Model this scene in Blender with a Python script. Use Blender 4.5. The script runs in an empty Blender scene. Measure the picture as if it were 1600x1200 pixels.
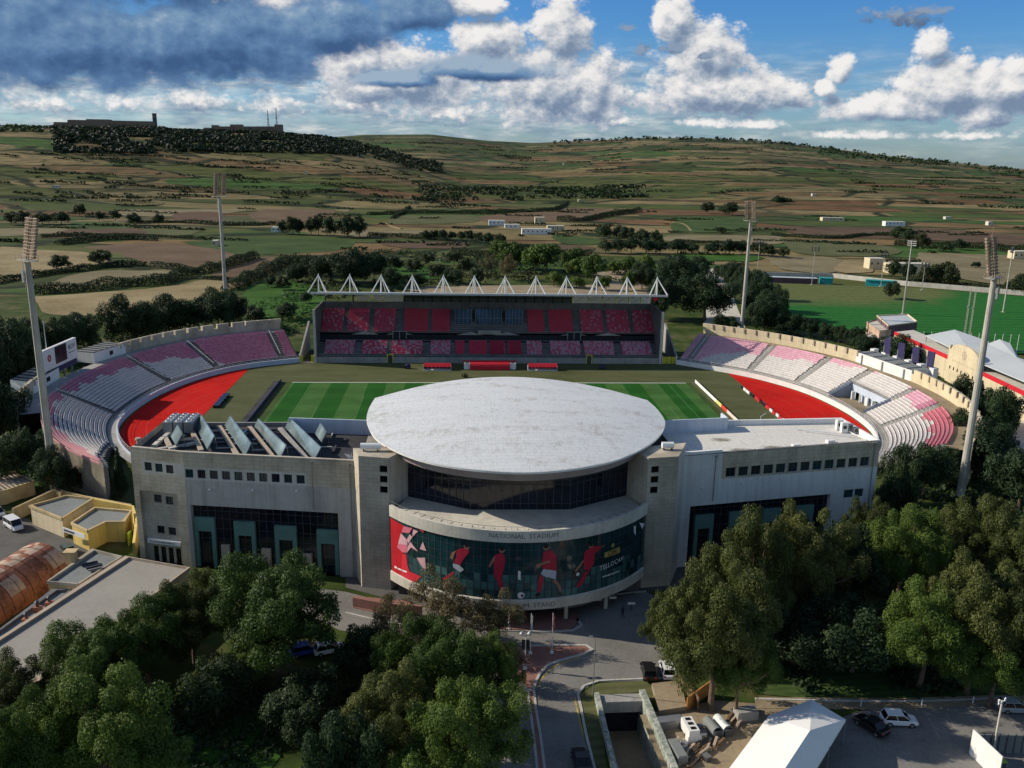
import bpy, bmesh, math, random
from mathutils import Vector, Matrix, Euler, noise as mnoise
from mathutils.geometry import tessellate_polygon
R=random.Random(7)
sc=bpy.context.scene
COL=sc.collection
PI=math.pi
SUN=Vector((-0.97*math.cos(math.radians(30)),0.243*math.cos(math.radians(30)),math.sin(math.radians(30)))).normalized()

# ------------------------------------------------------------------ materials
MATS={}
def nd(nt,t,**k):
    n=nt.nodes.new(t)
    for a,b in k.items(): setattr(n,a,b)
    return n
def base(name,rough=.8,metal=0.0,spec=.3):
    m=bpy.data.materials.new(name); m.use_nodes=True; nt=m.node_tree
    b=nt.nodes['Principled BSDF']; b.inputs['Roughness'].default_value=rough; b.inputs['Metallic'].default_value=metal
    b.inputs['Specular IOR Level'].default_value=spec
    MATS[name]=m
    return m,nt,b
def ramp(nt,stops,fac,interp='LINEAR'):
    r=nd(nt,'ShaderNodeValToRGB'); r.color_ramp.interpolation=interp
    while len(r.color_ramp.elements)<len(stops): r.color_ramp.elements.new(.5)
    for e,(p_,c) in zip(r.color_ramp.elements,stops): e.position=p_; e.color=(*c,1) if len(c)==3 else c
    if fac is not None: nt.links.new(fac,r.inputs[0])
    return r
def mixc(nt,a,b,f,mode='MIX'):
    n=nd(nt,'ShaderNodeMix',data_type='RGBA',blend_type=mode)
    for i,v in ((6,a),(7,b),(0,f)):
        if isinstance(v,(int,float)): n.inputs[i].default_value=v
        elif isinstance(v,tuple): n.inputs[i].default_value=(*v,1)
        else: nt.links.new(v,n.inputs[i])
    return n.outputs[2]
def mth(nt,op,a,b=None,c=None,clamp=False):
    n=nd(nt,'ShaderNodeMath',operation=op); n.use_clamp=clamp
    for i,v in enumerate((a,b,c)):
        if v is None: continue
        if isinstance(v,(int,float)): n.inputs[i].default_value=v
        else: nt.links.new(v,n.inputs[i])
    return n.outputs[0]
def noi(nt,vec,scale,detail=4,rough=.6,sx=None):
    if sx:
        mp=nd(nt,'ShaderNodeMapping'); mp.inputs['Scale'].default_value=sx; nt.links.new(vec,mp.inputs[0]); vec=mp.outputs[0]
    n=nd(nt,'ShaderNodeTexNoise'); n.inputs['Scale'].default_value=scale; n.inputs['Detail'].default_value=detail; n.inputs['Roughness'].default_value=rough
    nt.links.new(vec,n.inputs['Vector']); return n.outputs['Fac']
def mat(name,col,var=.25,scale=.3,rough=.8,fine=3.0,metal=0,spec=.3,bump=0,streak=0,dark=None):
    """weathered plain surface: big blotches + fine grain (+ vertical streaks)"""
    m,nt,b=base(name,rough,metal,spec)
    g=nd(nt,'ShaderNodeNewGeometry').outputs['Position']
    a=noi(nt,g,scale,5); f=noi(nt,g,fine,3)
    s=mth(nt,'ADD',mth(nt,'MULTIPLY',a,.65),mth(nt,'MULTIPLY',f,.35))
    lo=tuple(c*(1-var*1.6) for c in col) if dark is None else dark; hi=tuple(min(1,c*(1+var)) for c in col)
    c=ramp(nt,[(.32,lo),(.5,col),(.68,hi)],s).outputs[0]
    if streak:
        k=noi(nt,g,1.0,4,.7,(1.1,1.1,.06)); k2=ramp(nt,[(.45,(1,1,1)),(.75,(1-streak,)*3)],k).outputs[0]
        c=mixc(nt,c,k2,1.0,'MULTIPLY')
    nt.links.new(c,b.inputs['Base Color'])
    if bump:
        bp=nd(nt,'ShaderNodeBump'); bp.inputs['Strength'].default_value=bump; bp.inputs['Distance'].default_value=.1
        nt.links.new(f,bp.inputs['Height']); nt.links.new(bp.outputs[0],b.inputs['Normal'])
    return m
def stone(name,c1,c2,mortar,bw=.9,bh=.42,streak=.35):
    m,nt,b=base(name,.85,0,.2)
    g=nd(nt,'ShaderNodeNewGeometry').outputs['Position']
    sep=nd(nt,'ShaderNodeSeparateXYZ'); nt.links.new(g,sep.inputs[0])
    u=mth(nt,'ADD',sep.outputs[0],mth(nt,'MULTIPLY',sep.outputs[1],.8))
    cb=nd(nt,'ShaderNodeCombineXYZ'); nt.links.new(u,cb.inputs[0]); nt.links.new(sep.outputs[2],cb.inputs[1])
    br=nd(nt,'ShaderNodeTexBrick'); br.inputs['Scale'].default_value=1; br.inputs['Brick Width'].default_value=bw; br.inputs['Row Height'].default_value=bh
    br.inputs['Mortar Size'].default_value=.035; br.inputs['Mortar Smooth'].default_value=.3; br.inputs['Color1'].default_value=(*c1,1); br.inputs['Color2'].default_value=(*c2,1); br.inputs['Mortar'].default_value=(*mortar,1)
    nt.links.new(cb.outputs[0],br.inputs['Vector'])
    a=noi(nt,g,.18,6,.65); k=noi(nt,g,1.0,5,.7,(.7,.7,.05))
    c=mixc(nt,br.outputs['Color'],ramp(nt,[(.3,(.62,.6,.56)),(.6,(1.05,1.05,1.05))],a).outputs[0],1.0,'MULTIPLY')
    c=mixc(nt,c,ramp(nt,[(.45,(1,1,1)),(.8,(1-streak,)*3)],k).outputs[0],1.0,'MULTIPLY')
    nt.links.new(c,b.inputs['Base Color']); return m
def glass(name,col,rough=.08,spec=.6,pan=None):
    m,nt,b=base(name,rough,0,spec)
    g=nd(nt,'ShaderNodeNewGeometry').outputs['Position']
    a=noi(nt,g,.25,3)
    c=ramp(nt,[(.35,tuple(x*.5 for x in col)),(.6,col),(.75,tuple(x*1.5 for x in col))],a).outputs[0]
    nt.links.new(c,b.inputs['Base Color'])
    n2=noi(nt,g,.35,1); bp=nd(nt,'ShaderNodeBump'); bp.inputs['Strength'].default_value=.06; nt.links.new(n2,bp.inputs['Height']); nt.links.new(bp.outputs[0],b.inputs['Normal'])
    return m
mat('plaster',(.47,.44,.40),.16,.10,.85,1.2,streak=.35)
mat('plaster_white',(.62,.62,.60),.12,.15,.8,2,streak=.2)
mat('white_paint',(.74,.74,.72),.08,.3,.6,2,streak=.12)
mat('white_metal',(.72,.74,.72),.08,.4,.45,4)
stone('limestone',(.54,.475,.365),(.50,.44,.335),(.37,.325,.25),1.3,.62,.35)
stone('limestone_pale',(.53,.475,.385),(.50,.445,.36),(.39,.35,.28),1.4,.6,.25)
mat('band_pale',(.56,.53,.47),.10,.2,.85,2,streak=.25)
stone('limestone_gold',(.60,.47,.26),(.56,.43,.235),(.42,.32,.18),.8,.4,.25)
mat('limestone_cream',(.62,.53,.36),.12,.2,.8,2,streak=.25)
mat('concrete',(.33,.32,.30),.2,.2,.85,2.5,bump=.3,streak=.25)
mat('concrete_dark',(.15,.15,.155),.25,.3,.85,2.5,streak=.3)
mat('concrete_pale',(.56,.53,.46),.16,.25,.85,2.5,streak=.2)
mat('dirt',(.27,.215,.14),.3,.1,.95,1.5,bump=.5)
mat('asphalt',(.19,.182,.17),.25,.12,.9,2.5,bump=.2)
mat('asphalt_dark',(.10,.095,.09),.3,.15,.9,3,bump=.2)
mat('brick_red',(.26,.13,.105),.2,.8,.85,5)
mat('kerb',(.45,.44,.40),.2,.5,.85,4)
mat('yellow_line',(.5,.36,.05),.3,1,.8,6)
mat('white_line',(.75,.76,.72),.15,1,.8,6)
mat('steel',(.32,.33,.34),.15,1,.45,5,metal=.6)
mat('steel_dark',(.06,.065,.075),.2,1,.5,5)
mat('pole_paint',(.43,.41,.36),.15,.4,.6,3,streak=.35)
mat('pole_rust',(.27,.20,.145),.3,.5,.8,4)
mat('lamp_glass',(.32,.29,.23),.2,2,.25,5)
mat('bitumen',(.045,.045,.05),.4,.25,.9,2)
mat('felt_grey',(.20,.215,.21),.16,.12,.85,1.5,streak=.1)
mat('felt_beige',(.30,.28,.245),.10,.1,.9,1.5)
mat('dark_interior',(.018,.02,.03),.3,.5,.8,2)
mat('track_red',(.50,.014,.010),.2,.06,.9,2,spec=.05)
def track_lines():
    m=MATS['track_red']; nt=m.node_tree; b=nt.nodes['Principled BSDF']; src=b.inputs['Base Color'].links[0].from_socket
    g=nd(nt,'ShaderNodeNewGeometry').outputs['Position']; sp=nd(nt,'ShaderNodeSeparateXYZ'); nt.links.new(g,sp.inputs[0])
    dx=mth(nt,'SUBTRACT',mth(nt,'ABSOLUTE',sp.outputs[0]),37.0); dy=mth(nt,'SUBTRACT',sp.outputs[1],5.0); rr_=mth(nt,'SQRT',mth(nt,'ADD',mth(nt,'MULTIPLY',dx,dx),mth(nt,'MULTIPLY',dy,dy)))
    l=mth(nt,'LESS_THAN',mth(nt,'PINGPONG',rr_,2.5),.07); w=noi(nt,g,.3,5,.7)
    c=mixc(nt,src,(.50,.12,.09),mth(nt,'MULTIPLY',l,.4)); c=mixc(nt,c,(.36,.05,.035),ramp(nt,[(.55,(0,)*3),(.7,(.55,)*3)],w).outputs[0]); nt.links.new(c,b.inputs['Base Color'])
track_lines()
mat('seat_red',(.42,.022,.05),.12,.5,.5,6)
mat('rust_sheet',(.33,.13,.07),.45,.35,.6,2.5,streak=.4)
mat('rust_pale',(.50,.36,.26),.3,.4,.6,2.5,streak=.3)
mat('canopy_grey',(.50,.53,.54),.08,.08,.6,1)
mat('canopy_white',(.80,.80,.79),.04,.08,.6,1)
mat('red_paint',(.55,.02,.035),.12,.3,.55,3)
mat('turquoise',(.03,.32,.32),.2,.3,.6,3)
mat('purple_dark',(.03,.025,.09),.3,.5,.6,3)
mat('plum',(.13,.08,.09),.2,.3,.8,2)
mat('green_frame',(.115,.22,.19),.15,.4,.55,3)
mat('tan_panel',(.42,.34,.26),.12,.4,.8,3)
mat('yellow_wall',(.66,.50,.16),.15,.25,.85,2.5,streak=.2)
mat('lime_door',(.30,.40,.05),.15,.5,.7,3)
mat('yellow_paint',(.55,.48,.05),.15,.5,.6,3)
mat('orange_fence',(.42,.20,.06),.3,.6,.9,3)
mat('wood_fence',(.16,.10,.055),.3,.8,.9,3)
mat('tyre',(.02,.02,.02),.2,3,.8,8)
mat('black_paint',(.012,.012,.014),.2,1,.25,5,spec=.6)
mat('white_car',(.72,.73,.74),.04,1,.25,5,spec=.6)
mat('silver_car',(.34,.36,.38),.06,1,.3,5,spec=.6)
mat('green_car',(.06,.085,.06),.1,1,.3,5,spec=.6)
mat('blue_tarp',(.03,.06,.28),.3,1,.6,5)
mat('pink_flat',(.62,.16,.22),.1,1,.5,5); mat('pink_pale',(.62,.36,.40),.1,1,.5,5); mat('red_flat',(.45,.012,.02),.15,.6,.5,3); mat('red_bright',(.62,.03,.05),.1,.6,.5,3)
mat('skin',(.34,.17,.11),.1,2,.6,6); mat('short_white',(.5,.5,.55),.1,2,.6,6); mat('hair',(.015,.01,.01),.1,2,.6,6)
mat('gold',(.42,.32,.10),.1,2,.5,6); mat('letter_dark',(.12,.125,.14),.1,2,.6,6); mat('letter_white',(.75,.75,.75),.05,2,.6,6); mat('navy',(.03,.035,.09),.1,2,.6,6); mat('blue_letter',(.02,.10,.45),.1,2,.6,6)
mat('bark',(.14,.10,.075),.3,2,.95,8,bump=.6)
glass('glass_dark',(.010,.014,.024)); glass('glass_teal',(.012,.055,.062)); glass('glass_pane',(.03,.05,.055),.12); glass('glass_blue',(.05,.09,.22),.1)
glass('collector',(.17,.23,.245),.2)
glass('glass_black',(.005,.005,.006),.1)
mat('blue_shade_wall',(.50,.56,.66),.06,.2,.7,2,streak=.15)  # white wall with the bluish tone of its shadow side put into the colour
def mat_roofwhite(name,col,stain,amt):
    m,nt,b=base(name,.7,0,.3); g=nd(nt,'ShaderNodeNewGeometry').outputs['Position']
    a=noi(nt,g,.12,8,.72,(1,2.2,1)); s=noi(nt,g,.9,6,.75,(1,.35,1)); v=nd(nt,'ShaderNodeTexVoronoi',feature='DISTANCE_TO_EDGE'); v.inputs['Scale'].default_value=.25; nt.links.new(g,v.inputs['Vector'])
    c=mixc(nt,col,stain,mth(nt,'MULTIPLY',ramp(nt,[(.50,(0,0,0)),(.62,(1,1,1))],a).outputs[0],ramp(nt,[(.42,(0,0,0)),(.62,(amt,)*3)],s).outputs[0]))
    l=noi(nt,g,1.8,7,.8,(1.6,.5,1)); c=mixc(nt,c,tuple(x*.66 for x in col),ramp(nt,[(.5,(0,0,0)),(.66,(.75,)*3)],l).outputs[0])
    br=nd(nt,'ShaderNodeTexBrick'); br.inputs['Scale'].default_value=1; br.inputs['Brick Width'].default_value=9; br.inputs['Row Height'].default_value=1.05; br.inputs['Mortar Size'].default_value=.03; br.inputs['Color1'].default_value=(1,1,1,1); br.inputs['Color2'].default_value=(.95,.96,.97,1); br.inputs['Mortar'].default_value=(.74,.74,.74,1); nt.links.new(g,br.inputs['Vector'])
    c=mixc(nt,c,br.outputs['Color'],1.0,'MULTIPLY')
    nt.links.new(c,b.inputs['Base Color'])
mat_roofwhite('roof_white',(.64,.66,.665),(.38,.345,.30),.8)
mat_roofwhite('roof_cream',(.70,.67,.61),(.13,.11,.06),.0)
# stain patches on the right wing roof
def add_stains(name,spots):
    m=MATS[name]; nt=m.node_tree; b=nt.nodes['Principled BSDF']; src=b.inputs['Base Color'].links[0].from_socket
    g=nd(nt,'ShaderNodeNewGeometry').outputs['Position']; sep=nd(nt,'ShaderNodeSeparateXYZ'); nt.links.new(g,sep.inputs[0]); n=noi(nt,g,1.0,6,.75)
    tot=None
    for x,y,a,c in spots:
        dx=mth(nt,'DIVIDE',mth(nt,'SUBTRACT',sep.outputs[0],x),a); dy=mth(nt,'DIVIDE',mth(nt,'SUBTRACT',sep.outputs[1],y),c)
        d=mth(nt,'SUBTRACT',1.25,mth(nt,'ADD',mth(nt,'MULTIPLY',dx,dx),mth(nt,'MULTIPLY',dy,dy)))
        tot=d if tot is None else mth(nt,'MAXIMUM',tot,d)
    f=mth(nt,'MULTIPLY',mth(nt,'ADD',tot,mth(nt,'MULTIPLY',mth(nt,'SUBTRACT',n,.50),4)),.8,clamp=True)
    nt.links.new(mixc(nt,src,(.13,.11,.055),mth(nt,'MULTIPLY',f,.85)),b.inputs['Base Color'])
add_stains('roof_cream',[(34.7,-75.3,1.9,1.1),(37.0,-81.3,2.6,1.5),(42.2,-79.9,2.6,1.3),(45.5,-79.6,1.6,.9),(41.0,-82.2,1.3,1.0),(55,-77.5,1.2,.6)])
# ---- seats: colour per seat from a mesh attribute
m,nt,b=base('seat_mixed',.5); at=nd(nt,'ShaderNodeAttribute',attribute_name='seatcol'); nt.links.new(at.outputs['Color'],b.inputs['Base Color'])
# ---- foliage
def leaf(name,c1,c2,c3):
    m=bpy.data.materials.new(name); m.use_nodes=True; nt=m.node_tree; MATS[name]=m
    b=nt.nodes['Principled BSDF']; out=nt.nodes['Material Output']; b.inputs['Roughness'].default_value=.6; b.inputs['Specular IOR Level'].default_value=.25
    g=nd(nt,'ShaderNodeNewGeometry'); oi=nd(nt,'ShaderNodeObjectInfo')
    n=noi(nt,g.outputs['Position'],.35,3); n2=noi(nt,g.outputs['Position'],3.5,2)
    f=mth(nt,'ADD',mth(nt,'MULTIPLY',n,.6),mth(nt,'ADD',mth(nt,'MULTIPLY',n2,.4),mth(nt,'MULTIPLY',mth(nt,'SUBTRACT',oi.outputs['Random'],.5),.12)))
    c=ramp(nt,[(.36,c1),(.5,c2),(.64,c3)],f).outputs[0]
    c=mixc(nt,c,mixc(nt,(.86,.90,.82),(1.12,1.06,.92),oi.outputs['Random']),1.0,'MULTIPLY')
    nt.links.new(c,b.inputs['Base Color'])
    tr=nd(nt,'ShaderNodeBsdfTranslucent'); nt.links.new(c,tr.inputs[0]); mx=nd(nt,'ShaderNodeMixShader'); mx.inputs[0].default_value=.28
    nt.links.new(b.outputs[0],mx.inputs[1]); nt.links.new(tr.outputs[0],mx.inputs[2]); nt.links.new(mx.outputs[0],out.inputs[0])
leaf('leaf_green',(.036,.066,.013),(.068,.118,.022),(.118,.18,.038))
leaf('leaf_olive',(.042,.058,.015),(.080,.102,.028),(.13,.148,.048))
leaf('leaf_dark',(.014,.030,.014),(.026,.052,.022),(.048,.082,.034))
leaf('leaf_dry',(.06,.06,.03),(.11,.10,.05),(.16,.135,.08))
leaf('leaf_plum',(.06,.035,.035),(.10,.06,.055),(.16,.11,.10))
leaf('leaf_wood',(.010,.020,.010),(.017,.032,.015),(.028,.046,.022))  # hill wood leaves, very dark to stand in for cloud shadow as well
leaf('leaf_scrub',(.018,.032,.014),(.034,.055,.022),(.06,.08,.036))
leaf('leaf_bright',(.03,.09,.02),(.05,.14,.03),(.09,.2,.05))

# ------------------------------------------------------------------ mesh builder
class MB:
    def __init__(s): s.v=[]; s.f=[]; s.m=[]
    def quad(s,a,b,c,d,mi=0):
        n=len(s.v); s.v+=[tuple(a),tuple(b),tuple(c),tuple(d)]; s.f.append((n,n+1,n+2,n+3)); s.m.append(mi)
    def poly(s,pts,mi=0):
        n=len(s.v); s.v+=[tuple(p) for p in pts]; s.f.append(tuple(range(n,n+len(pts)))); s.m.append(mi)
    def box(s,c,d,rz=0,mi=0,taper=1.0,rot=None):
        x,y,z=[k/2 for k in d]; M=Matrix.Rotation(rz,3,'Z') if rot is None else rot
        n=len(s.v)
        for sz in (-1,1):
            t=taper if sz>0 else 1
            for sx,sy in ((-1,-1),(1,-1),(1,1),(-1,1)):
                p=M@Vector((sx*x*t,sy*y*t,sz*z)); s.v.append((c[0]+p.x,c[1]+p.y,c[2]+p.z))
        for q in ((3,2,1,0),(4,5,6,7),(0,1,5,4),(1,2,6,5),(2,3,7,6),(3,0,4,7)):
            s.f.append(tuple(n+i for i in q)); s.m.append(mi)
    def tube(s,a,b,r1,r2=None,n=8,mi=0,cap=True):
        r2=r1 if r2 is None else r2; a=Vector(a); b=Vector(b); d=(b-a)
        if d.length<1e-6: return
        d.normalize(); u=d.orthogonal().normalized(); w=d.cross(u); k=len(s.v)
        for P,r in ((a,r1),(b,r2)):
            for i in range(n):
                t=2*PI*i/n; s.v.append(tuple(P+u*math.cos(t)*r+w*math.sin(t)*r))
        for i in range(n):
            j=(i+1)%n; s.f.append((k+i,k+j,k+n+j,k+n+i)); s.m.append(mi)
        if cap: s.f.append(tuple(k+n+i for i in range(n))); s.m.append(mi); s.f.append(tuple(k+n-1-i for i in range(n))); s.m.append(mi)
    def prism(s,poly,z0,z1,mi=0,mside=None,top=True,bot=False):
        """vertical prism over a plan polygon; z may be a number or list per vertex"""
        n=len(poly); k=len(s.v); Z0=z0 if isinstance(z0,(list,tuple)) else [z0]*n; Z1=z1 if isinstance(z1,(list,tuple)) else [z1]*n
        area=sum(poly[i][0]*poly[(i+1)%n][1]-poly[(i+1)%n][0]*poly[i][1] for i in range(n))
        if area<0: poly=list(poly)[::-1]; Z0=Z0[::-1]; Z1=Z1[::-1]
        for i,p_ in enumerate(poly): s.v.append((p_[0],p_[1],Z0[i]))
        for i,p_ in enumerate(poly): s.v.append((p_[0],p_[1],Z1[i]))
        ms=mi if mside is None else mside
        for i in range(n):
            j=(i+1)%n; s.f.append((k+i,k+j,k+n+j,k+n+i)); s.m.append(ms)
        if top: s.f.append(tuple(k+n+i for i in range(n))); s.m.append(mi)
        if bot: s.f.append(tuple(k+n-1-i for i in range(n))); s.m.append(ms)
    def strip(s,pts,w,z0,z1,mi=0,closed=False):
        """wall of thickness w along a plan polyline, as joined boxes with mitred corners"""
        P=[Vector((p[0],p[1])) for p in pts]; n=len(P); L=[];Rr=[]
        for i in range(n):
            a=P[i-1] if i>0 else (P[-1] if closed else P[i]); b=P[(i+1)%n] if (i<n-1 or closed) else P[i]
            d=(b-a).normalized(); nn=Vector((-d.y,d.x)); 
            if 0<i<n-1:
                d1=(P[i]-P[i-1]).normalized(); c=max(.35,abs(d1.dot(d))); nn=nn/c
            L.append(P[i]+nn*w/2); Rr.append(P[i]-nn*w/2)
        zz=lambda z,i: z[i] if isinstance(z,(list,tuple)) else z
        rng=range(n if closed else n-1)
        for i in rng:
            j=(i+1)%n; a,b,c,d=L[i],L[j],Rr[j],Rr[i]
            t0,t1,b0,b1=zz(z1,i),zz(z1,j),zz(z0,i),zz(z0,j)
            s.quad((d.x,d.y,t0),(c.x,c.y,t1),(b.x,b.y,t1),(a.x,a.y,t0),mi)
            s.quad((a.x,a.y,b0),(a.x,a.y,t0),(b.x,b.y,t1),(b.x,b.y,b1),mi)
            s.quad((d.x,d.y,b0),(c.x,c.y,b1),(c.x,c.y,t1),(d.x,d.y,t0),mi)
        if not closed:
            for i in (0,n-1):
                a,d=L[i],Rr[i]; q=[(a.x,a.y,zz(z0,i)),(d.x,d.y,zz(z0,i)),(d.x,d.y,zz(z1,i)),(a.x,a.y,zz(z1,i))]
                s.quad(*(q if i==0 else q[::-1]),mi)
    def build(s,name,mats,parent=None,smooth=False,**kw):
        me=bpy.data.meshes.new(name); me.from_pydata(s.v,[],s.f)
        if isinstance(mats,str): mats=[mats]
        for k in mats: me.materials.append(MATS[k])
        me.polygons.foreach_set('material_index',s.m)
        if smooth: me.polygons.foreach_set('use_smooth',[True]*len(s.f))
        me.update()
        o=bpy.data.objects.new(name,me); COL.objects.link(o)
        if parent is not None: o.parent=parent
        tag(o,**kw); return o
def tag(o,label=None,cat=None,group=None,kind=None):
    if label: o['label']=label
    if cat: o['category']=cat
    if group: o['group']=group
    if kind: o['kind']=kind
    return o
def thing(name,label,cat,loc=(0,0,0),rz=0,group=None):
    o=bpy.data.objects.new(name,None); COL.objects.link(o); o.location=loc; o.rotation_euler=(0,0,rz); o.empty_display_size=.5
    return tag(o,label,cat,group)
def dup(root,loc,rz=None,label=None,scale=None,only=None):
    """a copy of a thing and of its parts and sub-parts (mesh data shared)"""
    r=root.copy(); COL.objects.link(r); r.location=loc
    if rz is not None: r.rotation_euler=(0,0,rz)
    if scale is not None: r.scale=scale if isinstance(scale,tuple) else (scale,)*3
    if label: r['label']=label
    def rec(a,b):
        for ch in a.children:
            c=ch.copy(); COL.objects.link(c); c.parent=b; rec(ch,c)
    rec(root,r); return r
def slab(name,pts,z,m,parent=None,thick=None,**kw):
    b=MB(); tris=tessellate_polygon([[Vector((p[0],p[1],0)) for p in pts]])
    n=0; b.v=[(p[0],p[1],z) for p in pts]
    for t in tris:
        a,c,d=[Vector(b.v[i]) for i in t]
        if (c-a).cross(d-a).z<0: t=t[::-1]
        b.f.append(tuple(t)); b.m.append(0)
    return b.build(name,m,parent,**kw)
def resample(pts,step,closed=False):
    P=[Vector(p) for p in pts]; out=[]
    n=len(P)
    for i in range(n-1):
        p0=P[max(i-1,0)];p1=P[i];p2=P[i+1];p3=P[min(i+2,n-1)]
        k=max(1,int((p2-p1).length/step))
        for j in range(k):
            t=j/k; out.append(.5*((2*p1)+(-p0+p2)*t+(2*p0-5*p1+4*p2-p3)*t*t+(-p0+3*p1-3*p2+p3)*t**3))
    out.append(P[-1]); return out

def wall_holes(p1,p2,z0,z1,holes,depth=.35,mi=0,mrev=None,mifun=None,b=None,zcuts=(),scuts=()):
    """vertical wall face p1->p2 (outside on the right-hand side) with rectangular openings (s0,s1,za,zb) and their reveals"""
    b=b or MB(); mrev=mi if mrev is None else mrev
    L=math.hypot(p2[0]-p1[0],p2[1]-p1[1]); ux,uy=(p2[0]-p1[0])/L,(p2[1]-p1[1])/L; nx,ny=uy,-ux
    P=lambda s,z,d=0:(p1[0]+ux*s-nx*d,p1[1]+uy*s-ny*d,z)
    S=sorted({0,L,*scuts,*[h[0] for h in holes],*[h[1] for h in holes]}); Zs=sorted({z0,z1,*zcuts,*[h[2] for h in holes],*[h[3] for h in holes]})
    for a,c in zip(S,S[1:]):
        for e,g in zip(Zs,Zs[1:]):
            ms,mz=(a+c)/2,(e+g)/2
            if any(h[0]<ms<h[1] and h[2]<mz<h[3] for h in holes): continue
            b.quad(P(a,e),P(c,e),P(c,g),P(a,g),mifun(ms,mz) if mifun else mi)
    for h in holes:
        a,c,e,g=h[:4]; d=h[4] if len(h)>4 else depth
        b.quad(P(a,e),P(a,g),P(a,g,d),P(a,e,d),mrev); b.quad(P(c,e),P(c,e,d),P(c,g,d),P(c,g),mrev)
        b.quad(P(a,g),P(c,g),P(c,g,d),P(a,g,d),mrev); b.quad(P(a,e),P(a,e,d),P(c,e,d),P(c,e),mrev)
    return b,P
def window(P,h,d,parent,frame='steel_dark',pane='glass_pane',nx=1,nz=1,fw=.09,name='window'):
    a,c,e,g=h[:4]; fr=MB()
    def bar(s0,s1,za,zb,d0,d1):
        A=[P(s0,za,d0),P(s1,za,d0),P(s1,zb,d0),P(s0,zb,d0)]; B=[P(s0,za,d1),P(s1,za,d1),P(s1,zb,d1),P(s0,zb,d1)]
        fr.quad(*A); fr.quad(A[0],A[3],B[3],B[0]); fr.quad(A[1],B[1],B[2],A[2]); fr.quad(A[3],A[2],B[2],B[3]); fr.quad(A[0],B[0],B[1],A[1])
    bar(a,c,e,e+fw,d-.1,d); bar(a,c,g-fw,g,d-.1,d); bar(a,a+fw,e+fw,g-fw,d-.1,d); bar(c-fw,c,e+fw,g-fw,d-.1,d)
    for i in range(1,nx): s=a+(c-a)*i/nx; bar(s-fw*.4,s+fw*.4,e+fw,g-fw,d-.08,d)
    for i in range(1,nz): z=e+(g-e)*i/nz; bar(a+fw,c-fw,z-fw*.4,z+fw*.4,d-.085,d)
    f=fr.build(name,frame,parent)
    pn=MB(); pn.quad(P(a,e,d-.012),P(c,e,d-.012),P(c,g,d-.012),P(a,g,d-.012)); pn.build('pane',pane,f)
    return f
def text_mb(body,size,align='CENTER'):
    cu=bpy.data.curves.new('t','FONT'); cu.body=body; cu.size=size; cu.align_x=align; cu.align_y='CENTER'; cu.resolution_u=2
    o=bpy.data.objects.new('t',cu); COL.objects.link(o); bpy.context.view_layer.update()
    me=o.to_mesh(); vs=[tuple(v.co) for v in me.vertices]; fs=[tuple(p.vertices) for p in me.polygons]
    o.to_mesh_clear(); bpy.data.objects.remove(o); bpy.data.curves.remove(cu); return vs,fs
def text_obj(body,size,fn,m,parent,name='lettering',sx=1,extrude=None):
    vs,fs=text_mb(body,size); b=MB(); b.v=[fn(x*sx,y) for x,y,z in vs]; b.f=fs; b.m=[0]*len(fs); return b.build(name,m,parent)

# ------------------------------------------------------------------ camera
CAMP=Vector((-10.11645,-215.05348,64.53636)); CAMR=Vector((.9980719,-.0595680,.0174392)); CAMU=Vector((-.0019352,.2509672,.9679937)); CAMB=Vector((-.0620381,-.9661610,.2503680))
cam=bpy.data.cameras.new('camera'); co=bpy.data.objects.new('camera',cam); COL.objects.link(co)
co.matrix_world=Matrix(((CAMR.x,CAMU.x,CAMB.x,CAMP.x),(CAMR.y,CAMU.y,CAMB.y,CAMP.y),(CAMR.z,CAMU.z,CAMB.z,CAMP.z),(0,0,0,1)))
cam.sensor_width=36; cam.lens=30.7164; cam.clip_end=40000; cam.clip_start=1
sc.camera=co
sc.view_settings.view_transform='Standard'; sc.view_settings.look='None'; sc.view_settings.exposure=0
sd=bpy.data.lights.new('sun','SUN'); sd.energy=5.0; sd.angle=math.radians(.5); sd.color=(1,.90,.74)
so=bpy.data.objects.new('sun',sd); COL.objects.link(so); so.rotation_euler=SUN.to_track_quat('Z','Y').to_euler()

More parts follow.
